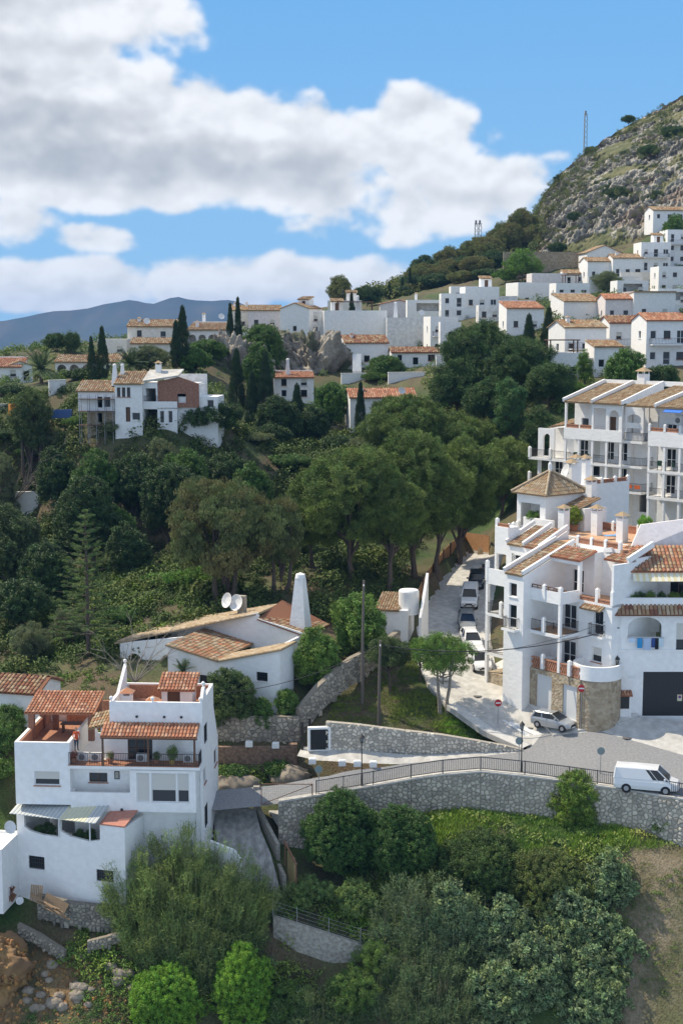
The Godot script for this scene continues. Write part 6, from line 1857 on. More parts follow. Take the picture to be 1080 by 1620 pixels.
func lantern_head(t: Node3D, p: Vector3, s: float) -> void:
	var g := MB.new()
	g.lathe(p, [Vector2(0.1 * s, 0.02), Vector2(0.2 * s, 0.45 * s)], 4)
	part_of(t, "lamp_glass", g, mat("lantern glass", lin(0.25, 0.26, 0.25), null, 1.0, 0.15))
	var c := MB.new()
	c.lathe(p, [Vector2(0.12 * s, -0.05), Vector2(0.13 * s, 0.02)], 8)
	c.lathe(p, [Vector2(0.25 * s, 0.45 * s), Vector2(0.27 * s, 0.48 * s), Vector2(0.12 * s, 0.66 * s), Vector2(0.05 * s, 0.75 * s), Vector2(0.001, 0.85 * s)], 8)
	for k in 4:
		var a := PI / 2 * k
		c.bar(p + Vector3(cos(a) * 0.1 * s, 0.02, -sin(a) * 0.1 * s), p + Vector3(cos(a) * 0.2 * s, 0.45 * s, -sin(a) * 0.2 * s), 0.025)
	part_of(t, "lamp_cap", c, iron())

# ---- upper apartments with open galleries
func make_upper_apartments() -> void:
	var t := thing("upper_apartments", "long white apartment block with rows of open balconies and tan roof", "building", Vector3(25.2, 14, -160), deg_to_rad(-48))
	var mb := MB.new()
	# body behind the galleries
	block(t, mb, -0.2, 7.7, -2, 13.3, -9, -1.8, {"f": [[0.8, 3.6, 1.2, 2.0, "d"], [2.4, 3.6, 1.1, 2.0, "p"], [4.4, 3.6, 1.2, 2.0, "d"], [6.2, 3.6, 1.2, 2.0, "d"], [0.8, 6.3, 1.2, 2.0, "d"], [2.6, 6.3, 1.1, 2.0, "d"], [4.2, 6.3, 1.3, 2.0, "p"], [6.2, 6.3, 1.2, 2.0, "d"], [0.8, 9.1, 1.2, 2.0, "d"], [2.6, 9.1, 1.1, 2.0, "p"], [4.4, 9.1, 1.2, 2.0, "d"], [6.2, 9.1, 1.2, 2.0, "d"], [1.0, 12.0, 1.0, 1.6, "w"], [4.6, 11.9, 1.2, 2.0, "x"]]})
	for y in [1.3, 4.0, 6.8]:
		mb.box(-0.2, y - 0.25, -1.8, 7.8, y, 0.05)
		rail(t, [Vector3(0, y, -0.05), Vector3(7.6, y, -0.05)], 0.9, 0.16, iron())
	mb.box(-0.2, 9.3, -0.2, 7.8, 10.55, 0.05)
	mb.box(-0.2, 9.3, -1.8, 7.8, 9.5, -0.2)
	for x in [-0.05, 1.85, 3.75, 5.7, 7.6]:
		for y in [[1.3, 3.75], [4.0, 6.55], [6.8, 9.3]]: mb.box(x - 0.13, y[0], -0.22, x + 0.13, y[1], 0.0)
		if x > 1.9 or x < 0: mb.box(x - 0.13, 10.55, -0.22, x + 0.13, 13.3, 0.0)
	mb.box(3.6, 12.9, -0.24, 7.75, 13.3, 0.02)
	lattice(t, Vector3(0.1, 10.55, -0.1), Vector3(1.7, 10.55, -0.1), 0.4, true)
	lattice(t, Vector3(2.0, 10.55, -0.1), Vector3(3.6, 10.55, -0.1), 0.4, true)
	# arches of the top storey
	wall_face(t, mb, face_front(5.83, 10.55, -0.02), 1.64, 2.35, [[0.15, 0.0, 1.3, 2.2, "a"]], 0.2)
	# recessed middle part
	block(t, mb, 7.7, 12.3, -2, 13.3, -9, -2.4, {"f": [[3.0, 3.6, 1.2, 2.0, "d"], [0.8, 3.6, 1.4, 2.0, "o"], [3.0, 6.4, 1.2, 2.0, "d"], [3.0, 9.1, 1.2, 2.0, "p"], [3.0, 12.0, 1.2, 2.2, "d"]]})
	for y in [4.0, 6.8, 9.5]:
		mb.box(7.8, y - 0.25, -2.4, 10.2, y, -0.4)
		rail(t, [Vector3(7.8, y, -0.45), Vector3(10.2, y, -0.45), Vector3(10.2, y, -2.4)], 0.9, 0.16, iron())
	wall_face(t, mb, face_front(7.75, 9.5, -0.5), 2.45, 3.8, [[0.3, 0.9, 1.8, 0.5, "o"], [0.3, 2.0, 1.8, 0.9, "a"]], 0.2)
	mb.box(8.0, 9.3, -1.9, 10.0, 13.2, -1.7)
	# second unit, nearer
	block(t, mb, 12.3, 24, -2, 13.6, -9, -0.4, {"f": [[1.0, 6.2, 1.2, 2.0, "d"], [3.2, 6.2, 1.2, 2.0, "d"], [5.2, 6.2, 1.2, 2.0, "d"], [1.0, 9.0, 1.2, 2.0, "d"], [3.2, 9.0, 1.2, 2.0, "d"], [5.2, 9.0, 1.2, 2.0, "d"], [1.0, 12.2, 1.2, 1.4, "w"], [3.6, 12.2, 1.0, 1.7, "w"], [5.4, 11.8, 1.2, 2.0, "d"]]})
	for y in [4.0, 6.8]:
		mb.box(12.35, y - 0.28, -0.4, 24, y, 1.6)
		rail(t, [Vector3(12.5, y, 1.52), Vector3(24, y, 1.52)], 0.9, 0.16, iron())
	mb.box(12.35, 9.35, 1.35, 24, 10.9, 1.6)
	mb.box(12.35, 9.35, -0.4, 12.6, 10.9, 1.35)
	mb.box(12.6, 9.35, -0.4, 24, 9.55, 1.35)
	for x in [12.48, 14.4, 16.3, 18.2]:
		for y in [[4.0, 6.52], [6.8, 9.35]]: mb.box(x - 0.13, y[0], 1.3, x + 0.13, y[1], 1.56)
		mb.box(x - 0.13, -2, 1.2, x + 0.13, 3.72, 1.5)
	lattice(t, Vector3(12.7, 10.9, 1.48), Vector3(14.2, 10.9, 1.48), 0.4, true)
	lattice(t, Vector3(14.6, 10.9, 1.48), Vector3(16.1, 10.9, 1.48), 0.4, true)
	for x in [12.48, 14.4, 16.3]: post(t, Vector3(x, 10.85, 1.48), 0.9, 0.28)
	# left wing with two galleries and arches
	block(t, mb, -5.6, -0.2, -2, 10.1, -9, -4.0, {"f": [[0.8, 3.6, 1.2, 2.0, "d"], [3.6, 3.6, 1.3, 2.2, "ad"], [3.6, 6.4, 1.2, 2.0, "d"], [0.8, 6.4, 1.2, 2.0, "d"]]})
	wall_face(t, mb, face_front(-5.6, 6.7, -1.9), 2.4, 3.4, [[0.75, 0.2, 1.1, 2.6, "a"]], 0.25)
	mb.box(-5.6, 3.8, -1.9 - 0.25, -5.2, 6.45, -1.9)
	mb.box(-3.6, 3.8, -1.9 - 0.25, -3.2, 6.45, -1.9)
	for y in [3.8, 6.7]:
		mb.box(-6.4, y - 0.25, -4.0, -0.25, y, -1.2)
		rail(t, [Vector3(-6.3, y, -3.8), Vector3(-6.3, y, -1.3), Vector3(-0.3, y, -1.3)], 0.95, 0.16, iron())
		for x in [-6.3, -3.2]: post(t, Vector3(x, y, -1.3), 1.3, 0.3)
	tiles(t, Vector3(-4.6, 10.2, -2.4), Vector3(-0.2, 10.9, -2.4), Vector3(-0.2, 12.2, -6.5), Vector3(-4.6, 10.9, -6.5), TAN, 0.3, 0.5, "wing_roof")
	part_of(t, "wall", mb, white())
	# roofs with white dividing walls
	for r in [[0.0, 3.8], [4.0, 7.8], [9.5, 13.2], [13.5, 18.0], [18.2, 23.8]]:
		var dz := 0.4 if r[0] < 9.0 else 1.9
		tiles(t, Vector3(r[0], 13.45, dz), Vector3(r[1], 13.45, dz), Vector3(r[1], 15.3, -7), Vector3(r[0], 15.3, -7), [TAN[0], TAN[2], TAN[1]], 0.3, 0.5, "roof")
	var vg := MB.new()
	for x in [-0.1, 3.9, 7.95]: vg.bar(Vector3(x, 13.65, 0.4), Vector3(x, 15.6, -7), 0.24, 0.4)
	vg.prism([Vector3(7.85, 13.3, -2.0), Vector3(7.85, 13.6, 0.3), Vector3(7.85, 15.8, -7.0), Vector3(7.85, 13.3, -7.0)], Vector3(0.25, 0, 0))
	for x in [13.35, 18.1]: vg.bar(Vector3(x, 13.65, 1.9), Vector3(x, 15.6, -7), 0.24, 0.4)
	vg.box(-0.2, 15.2, -7.25, 24, 15.75, -7.0)
	part_of(t, "verge", vg, white())
	chimney(t, Vector3(5.0, 15.2, -7.4), 1.0, 1.3, TAN)
	for q in [[14.9, 11.6, "white air conditioner with dark fan on the upper apartments' top balcony"]]:
		var ac := thing("air_conditioner", q[2], "air conditioner", t.to_global(Vector3(q[0], q[1], -0.2)), t.rotation.y)
		var ab := MB.new()
		ab.box(-0.45, 0, -0.15, 0.45, 0.95, 0.15)
		part_of(ac, "case", ab, frame_paint())
		var fan := MB.new()
		fan.tube([Vector3(-0.05, 0.45, 0.15), Vector3(-0.05, 0.45, 0.17)], [0.3, 0.3], 14)
		part_of(ac, "fan_grille", fan, mat("grey plastic", lin(0.2, 0.2, 0.2)))
	var aw := MB.new()
	aw.prism([Vector3(14.6, 13.3, 1.7), Vector3(16.8, 13.3, 1.7), Vector3(16.8, 13.0, 2.3), Vector3(14.6, 13.0, 2.3)], Vector3(0, 0.04, 0.02))
	part_of(t, "awning", aw, mat("blue awning", lin(0.05, 0.18, 0.6)))
	# furniture on the balconies
	for q in [[0.9, 6.8, "green chairs and table on left balcony of second gallery"], [2.8, 6.8, "dark chair on second balcony of the gallery"], [13.3, 6.8, "green chair on nearer block's upper balcony"], [15.2, 6.8, "dark chair beside green one on nearer block"]]:
		var fb := thing("balcony_chair", q[2], "chair", t.to_global(Vector3(q[0], q[1], -0.8 if q[0] < 9 else 0.7)), t.rotation.y + q[0])
		var cb := MB.new()
		cb.box(-0.25, 0.42, -0.25, 0.25, 0.46, 0.25)
		cb.box(-0.25, 0.46, -0.27, 0.25, 0.95, -0.23)
		part_of(fb, "seat", cb, mat("green plastic", lin(0.03, 0.12, 0.06), null, 1.0, 0.5))
		for x in [-0.22, 0.22]:
			for z in [-0.22, 0.22]:
				var lg := MB.new()
				lg.box(x - 0.02, 0, z - 0.02, x + 0.02, 0.42, z + 0.02)
				part_of(fb, "leg", lg, iron())
	for q in [[8.6, 4.35, "orange sign board hung at left on the gallery rail"], [9.7, 4.35, "orange sign board hung at right on the gallery rail"]]:
		var sb := MB.new()
		sb.box(-0.4, 0, -0.02, 0.4, 0.4, 0.02)
		var o := part(self, "sign_board", sb.mesh(), mat("orange board", lin(0.55, 0.12, 0.03)), t.to_global(Vector3(q[0], q[1], -0.4)), t.rotation.y)
		tag(o, q[2], "sign", "orange boards on the gallery")

const HOUSES := [
	["white gabled house with lit left side at left end of village front", 466, 532, 295, -22, 6.4, 7, 5.7, "end", 1, 1, {"hut": 0.1}],
	["narrow white house right of the gabled one", 508, 534, 296, 0, 4.6, 7, 5.2, "flat", 2, 2, {"paint": "old"}],
	["long white house with dark pergola on its roof", 562, 546, 292, 3, 12.8, 7, 7.0, "flat", 1, 3, {"pergola": 7.0, "tall": 0.05, "hut": -0.28}],
	["blank white walled house in the middle of village front", 648, 550, 286, 0, 9.2, 8, 6.0, "flat", 0, 0, {"tall": -0.3, "dish": 0.25, "paint": "old"}],
	["flat white house with wide dark opening above the blank wall", 680, 520, 312, 0, 10.0, 7, 6.2, "flat", 1, 3, {"wide": 1, "chimneys": 1}],
	["white two storey house above the tall pines", 702, 562, 276, 8, 5.4, 7, 7.4, "flat", 2, 2, {"balcony": 0.5}],
	["pinkish tiled house left of village front", 418, 522, 305, 0, 6.8, 6, 4.2, "gable", 1, 2, {"paint": "pink"}],
	["tiled house left of the pinkish one on the skyline", 385, 524, 312, 10, 5.0, 6, 4.6, "gable", 1, 1, {"chimneys": 2, "paint": "cream"}],
	["low pale house on skyline behind the dark pergola", 545, 500, 336, 0, 8, 6, 3.6, "flat", 1, 2, {"hut": 0.2, "paint": "cream"}],
	["low house with shallow red gable behind the blank wall", 630, 503, 330, 0, 8.5, 6, 3.2, "end", 0, 0, {"rise": 0.2, "pal": RED, "paint": "pink"}],
	["white house with brown tiled roof and outside stair by the rock", 580, 581, 262, 12, 8.0, 6, 4.5, "gable", 1, 3, {"pal": OLD, "chimneys": 1, "rise": 0.42}],
	["low tiled house joined at right to the one by the rock", 657, 580, 258, 4, 8.6, 5, 2.6, "gable", 1, 3, {"pal": OLD}],
	["small white house with tall thin chimney below the rock", 465, 637, 240, 4, 6.7, 5, 4.3, "mono", 2, 2, {"pal": RED, "tall": -0.14, "rise": 0.14}],
	["white house with red roof half hidden by pines and cypress", 606, 692, 222, 6, 10.4, 7, 6.3, "gable", 2, 4, {"pal": RED, "chimneys": 1, "dish": 0.28, "balcony": 0.45, "called": "red_roof_house"}],
	["low tiled house at the left picture edge", 8, 606, 235, 0, 5.6, 5, 2.7, "mono", 1, 2, {"pal": RED, "rise": 0.25}],
	["low tiled house second from the left picture edge", 33, 606, 236, 18, 4.0, 5, 2.9, "end", 1, 2, {}],
	["long low house with porch arches behind palms", 138, 597, 246, -4, 11.0, 6, 2.7, "gable", 1, 4, {"arches": 5}],
	["low tiled house right of the twin cypresses", 182, 597, 248, 4, 4.5, 6, 2.9, "gable", 1, 1, {}],
	["large cream house with broken tiled roofs at left of village", 240, 561, 264, -3, 8.8, 7, 5.2, "gable", 2, 2, {"paint": "cream", "dish": -0.1, "chimneys": 1}],
	["flat topped cream house left of the large cream one", 178, 566, 262, -5, 5.5, 6, 3.4, "flat", 1, 2, {"paint": "cream"}],
	["low cream gable in front of the large cream house", 240, 567, 255, 0, 7.2, 5, 2.7, "gable", 0, 0, {"paint": "cream"}],
	["white house with row of arches above the tall cypress", 328, 551, 270, -6, 7.6, 6, 3.5, "mono", 1, 4, {"arches": 4, "rise": 0.2, "chimneys": 1}],
	["upper part of house behind the arches with dish", 335, 533, 279, -6, 6.2, 5, 3.0, "flat", 1, 3, {"dish": 0.3, "chimneys": 1, "called": "upper_house"}],
	["white house with small tower hut at the foot of wooded ridge", 762, 490, 310, 5, 7.4, 7, 4.9, "flat", 1, 3, {"hut": 0.2}],
	["flat white house left of the one with tower hut", 716, 507, 300, 0, 5.0, 6, 5.6, "flat", 2, 2, {}],
	["plain white box house below the pale poplar", 847, 486, 330, 14, 8.8, 8, 5.6, "flat", 1, 2, {"skip": 1}],
	["low pinkish house behind the plain box", 868, 455, 346, 5, 8.5, 6, 3.4, "flat", 0, 0, {"paint": "pink"}],
	["white house with gabled top below the cliff", 955, 424, 366, 8, 9.2, 7, 3.8, "end", 1, 2, {"rise": 0.4}],
	["white row house left end of the terrace road", 948, 444, 346, 10, 6.2, 6, 4.6, "gable", 1, 2, {}],
	["white row house right end of the terrace road", 992, 440, 345, 6, 7.4, 6, 4.8, "gable", 1, 3, {"chimneys": 1}],
	["tall white house above the terrace road with balcony", 1036, 430, 346, 4, 7.2, 7, 7.0, "flat", 2, 3, {"balcony": 0.5, "hut": 0.2}],
	["highest tall white house at right picture edge", 1078, 420, 352, 4, 7.6, 7, 8.6, "flat", 3, 3, {"balcony": 0.6}],
	["topmost house with tiled roof under the rocky slope", 1058, 352, 378, 10, 9.0, 6, 3.2, "gable", 1, 3, {}],
	["white house over the beige retaining wall at right edge", 1066, 466, 330, 4, 7.6, 7, 6.4, "flat", 2, 3, {"skip": 2}],
	["broad white gable wall with tiled roof in mid hillside", 922, 516, 290, 14, 8.6, 7, 5.0, "mono", 0, 0, {"rise": 0.22}],
	["pinkish house with red tiles right of broad gable", 978, 508, 285, 6, 5.6, 6, 4.4, "gable", 1, 2, {"pal": RED, "paint": "pink"}],
	["white house with sloping parapet in mid hillside at right", 1034, 506, 285, 8, 8.6, 7, 5.6, "mono", 1, 2, {"rise": -0.12}],
	["white house with tan gable roof right of the dense cypress", 925, 566, 216, 16, 6.8, 6, 4.6, "gable", 1, 3, {"chimneys": 1, "balcony": 0.3}],
	["two storey house with loggia right of tan gable house", 992, 578, 222, 6, 6.0, 6, 6.6, "gable", 2, 2, {"balcony": 0.48, "pal": OLD}],
	["two storey white house with red tiles at right edge above trees", 1053, 580, 210, 10, 6.4, 6, 6.8, "gable", 2, 3, {"pal": RED, "balcony": 0.48}],
	["low flat house between tower hut house and box", 782, 510, 286, 0, 6.4, 6, 3.4, "flat", 1, 3, {"paint": "old"}],
	["white house with tiled corner above the wide cypress", 830, 526, 270, 8, 7.2, 6, 4.6, "mono", 1, 2, {"rise": 0.2, "pal": RED}],
	["slim white house at the left edge of the tall pines", 712, 572, 262, 0, 3.8, 5, 7.2, "flat", 2, 1, {}],
	["white stair house with vine terrace by hillside path", 893, 604, 206, 6, 5.0, 5, 4.2, "flat", 1, 2, {"pergola": 4.0}],
	["small white house in front of the hillside stairs", 962, 592, 206, 6, 4.4, 5, 4.0, "mono", 1, 2, {"rise": 0.15}],
	["low house with roof terrace above the broad gable", 905, 474, 316, 6, 7.5, 6, 3.6, "flat", 1, 3, {"pergola": 3.0}],
	["low white house right of terrace trees", 1000, 470, 316, 4, 7.0, 6, 3.6, "flat", 1, 2, {"wide": 1}],
	["white house with dark veranda at right of mid hillside", 1066, 486, 296, 4, 7.0, 6, 3.8, "flat", 1, 2, {"wide": 1}],
	["low white house behind the tower hut house", 735, 478, 330, 0, 6.5, 6, 3.6, "flat", 1, 2, {}],
	["small white house left of plain box house", 800, 492, 312, 4, 5.0, 6, 3.2, "flat", 1, 2, {"paint": "old"}],
	["low white house by the stone wall under the cliff", 908, 452, 350, 6, 5.5, 5, 3.0, "gable", 1, 2, {}]]

func make_village() -> void:
	for q in HOUSES: village_house(q[0], q[1], q[2], q[3], q[4], q[5], q[6], q[7], q[8], q[9], q[10], q[11])
	site_house()
	# garden and terrace walls of the village
	for q in [["long white garden wall on the slope at left", -30, 72, 845, 187, 5.4, "white"], ["grey garden wall by the building site", 80, 106, 660, 204, 5.2, "old"], ["low white wall left of the building site", -20, 16, 668, 200, 2.4, "white"], ["white terrace wall with stone foot below tiled houses", 614, 672, 612, 246, 2.4, "white"], ["beige retaining wall under the hillside terrace road", 980, 1042, 462, 338, 4.5, "cream"], ["stone retaining wall along the foot of the cliff", 795, 932, 430, 372, 5.0, "stone"], ["white stepped wall by outside stairs under the rock house", 540, 590, 606, 250, 1.6, "white"], ["stone terrace wall under red roof house", 500, 560, 690, 224, 1.4, "stone"], ["white parapet below the tower hut house", 735, 800, 500, 300, 1.8, "white"], ["white parapet above the wide cypress", 800, 860, 514, 276, 1.6, "white"], ["long white parapet under the row houses", 930, 1015, 452, 336, 2.0, "white"], ["white parapet left of the sloping parapet house", 962, 1010, 514, 276, 1.8, "white"], ["white parapet in front of the broad gable", 880, 950, 524, 282, 1.6, "old"], ["white terrace wall under the tan gable house", 884, 960, 574, 211, 1.5, "white"], ["white terrace wall under the loggia house", 960, 1024, 588, 214, 1.6, "white"], ["white parapet at right under the veranda house", 1030, 1090, 496, 290, 1.6, "white"], ["white wall by slim house above the pines", 690, 732, 580, 254, 1.8, "old"], ["white parapet before the dark pergola house", 500, 560, 556, 284, 1.6, "white"], ["pale wall under the arched white house", 296, 362, 560, 264, 1.6, "cream"], ["white wall above rock by the cypress pair", 380, 440, 540, 292, 1.8, "white"]]:
		var a := at(q[1], q[3], q[4])
		var b := at(q[2], q[3] - 2, q[4] + 2)
		var w := thing("garden_wall", q[0], "wall", a)
		var mb := MB.new()
		var l := Vector2(b.x - a.x, b.z - a.z).length()
		mb.box(0, -3, -0.3, l, q[5], 0)
		mb.box(-0.05, q[5], -0.36, l + 0.05, q[5] + 0.12, 0.06)
		part_of(w, "wall", mb, stone_clad() if q[6] == "stone" else stucco(q[6]))
		w.rotation.y = -atan2(b.z - a.z, b.x - a.x)
	# white outside stairs
	var s := thing("outside_stairs", "white outside stairs below the tiled house by the rock", "stairs", at(566, 580, 258))
	for i in 12: boxes(s, "step", [[-1.0, -1.0, i * 0.32, 0.6, 2.3 - i * 0.27, i * 0.32 + 0.31]], white())
	rock("pale limestone outcrop with caves below the village front", 500, 600, 262, 8.5, 11.0, 7.0)
	rock("sloping limestone outcrop left of the dark cypresses", 372, 625, 246, 9.0, 11.5, 6.0)
	rock("upper limestone ledge between the two outcrops", 430, 570, 262, 7.0, 8.0, 6.0)
	for q in [["tall lattice mast on the rocky hill's edge", 924, 255, 470, 180], ["short lattice mast beside the wooded ridge, left one", 752, 385, 470, 353], ["short lattice mast beside the wooded ridge, right one", 758, 385, 472, 353]]:
		var p := at(q[1], q[2], q[3])
		var h := at(q[1], q[4], q[3]).y - p.y
		var m := thing("lattice_mast", q[0], "mast", p)
		var mb := MB.new()
		var k := int(h / 1.6)
		var r := 0.75
		for c in 3:
			var a := TAU * c / 3.0
			mb.bar(Vector3(cos(a), 0, sin(a)) * r - Vector3(0, 2, 0), Vector3(cos(a), 0, sin(a)) * r * 0.7 + Vector3(0, h, 0), 0.14)
			for i in k:
				var b := TAU * (c + 1) / 3.0
				mb.bar(Vector3(cos(a), 0, sin(a)) * r + Vector3(0, h * i / k, 0), Vector3(cos(b), 0, sin(b)) * r + Vector3(0, h * (i + 1) / k, 0), 0.07)
		part_of(m, "lattice", mb, mat("galvanised steel", lin(0.22, 0.23, 0.24), null, 1.0, 0.5))
		var an := MB.new()
		an.box(-0.3, h - 0.4, -0.3, 0.3, h + 0.9, 0.3)
		part_of(m, "antenna", an, mat("galvanised steel", lin(0.22, 0.23, 0.24), null, 1.0, 0.5))
	for q in [[989, 205, 482, 182, 22, "lone umbrella pine leaning on the hill's skyline"], [930, 248, 468, 231, 22, "dark bush at the foot of the mast"], [882, 290, 456, 277, 18, "dark bush at the cliff's left shoulder"], [975, 330, 410, 295, 52, "largest dark shrub tree on the cliff"], [1060, 240, 440, 198, 42, "umbrella pine high on the rocky slope at right"], [1025, 262, 430, 228, 34, "umbrella pine left of the high one"], [965, 318, 418, 290, 30, "dark shrub left of the largest on the cliff"], [1060, 310, 410, 280, 44, "dark shrub at right of the cliff"], [880, 402, 392, 382, 34, "shrub at the cliff's foot"], [905, 350, 400, 335, 22, "shrub in the cliff's middle"], [1040, 330, 400, 300, 40, "dark shrub in a gully of the cliff"]]:
		tree("tall_pine" if "pine" in q[5] else "dark_broadleaf", "hill_pine" if "pine" in q[5] else "hill_shrub", q[5], q[0], q[2], q[3], q[4], {"base": q[1], "from": 0.45 if "pine" in q[5] else 0.05, "cat": "tree" if "pine" in q[5] else "shrub", "size": 0.9})
	# scrub on the rocky slope
	var where := []
	var tint := []
	for i in 1500:
		var u := rnd(842, 1100)
		var f := pow(rng.randf(), 0.8)
		var p := hill_point(u, f)
		if crag2.get_noise_3d(p.x * 1.5, p.y * 1.5, p.z * 1.5) < -0.02: continue
		var s2 := rnd(0.7, 2.0)
		where.push_back(Transform3D(Basis(Vector3.UP, rnd(0, TAU)).scaled(Vector3(s2, s2 * 0.75, s2)), p + Vector3(-0.35, 0.35, 0.87) * rnd(0.3, 2.2)))
		tint.push_back(shade_of(Color(0.075, 0.09, 0.035), 0.4))
	for i in 900:
		var u := rnd(610, 850)
		var p := hill_point(u, rng.randf())
		var s2 := rnd(1.5, 3.6)
		where.push_back(Transform3D(Basis(Vector3.UP, rnd(0, TAU)).scaled(Vector3(s2, s2, s2)), p + Vector3(0, s2 * 0.3, 0)))
		tint.push_back(shade_of(Color(0.07, 0.09, 0.03), 0.35))
	tag(spray(self, "hillside_scrub", "fine", where, tint, leafmat()), "low green scrub growing over the rocky hill", "", "", "stuff")

func rock(label: String, u: float, v: float, d: float, rx: float, ry: float, rz: float) -> void:
	var t := thing("rock_outcrop", label, "rock", at(u, v, d))
	var vs := PackedVector3Array()
	var cs := PackedColorArray()
	var w := 120
	var hh := 64
	for j in hh:
		var b := PI * 0.62 * (1.0 - float(j) / (hh - 1)) - 0.0
		for i in w:
			var a := TAU * i / (w - 1)
			var dir := Vector3(cos(a) * sin(b), cos(b), sin(a) * sin(b))
			var p := dir * Vector3(rx, ry, rz)
			var q := p + t.position
			var k := 1.0 + 0.38 * crag2.get_noise_3d(q.x * 2.0, q.y * 2.0, q.z * 2.0) + 0.34 * crag.get_noise_3d(q.x * 1.8, q.y * 1.0, q.z * 1.8) + 0.22 * crag2.get_noise_3d(q.x * 9.0, q.y * 6.0, q.z * 9.0) + 0.1 * crag2.get_noise_3d(q.x * 26.0, q.y * 20.0, q.z * 26.0)
			vs.push_back(p * k)
			var c := Color(0.44, 0.40, 0.34).lerp(Color(0.25, 0.22, 0.18), clampf(0.5 + 1.4 * crag2.get_noise_3d(q.x * 7.0, q.y * 4.0, q.z * 7.0), 0, 1))
			if crag2.get_noise_3d(q.x * 2.2 + 30.0, q.y * 2.2, q.z * 2.2) > 0.22: c = c.lerp(Color(0.08, 0.10, 0.04), 0.75)
			cs.push_back(c)
	part(t, "rock_face", smooth_grid_mesh(w, hh, vs, cs), vmat("limestone and scrub"))

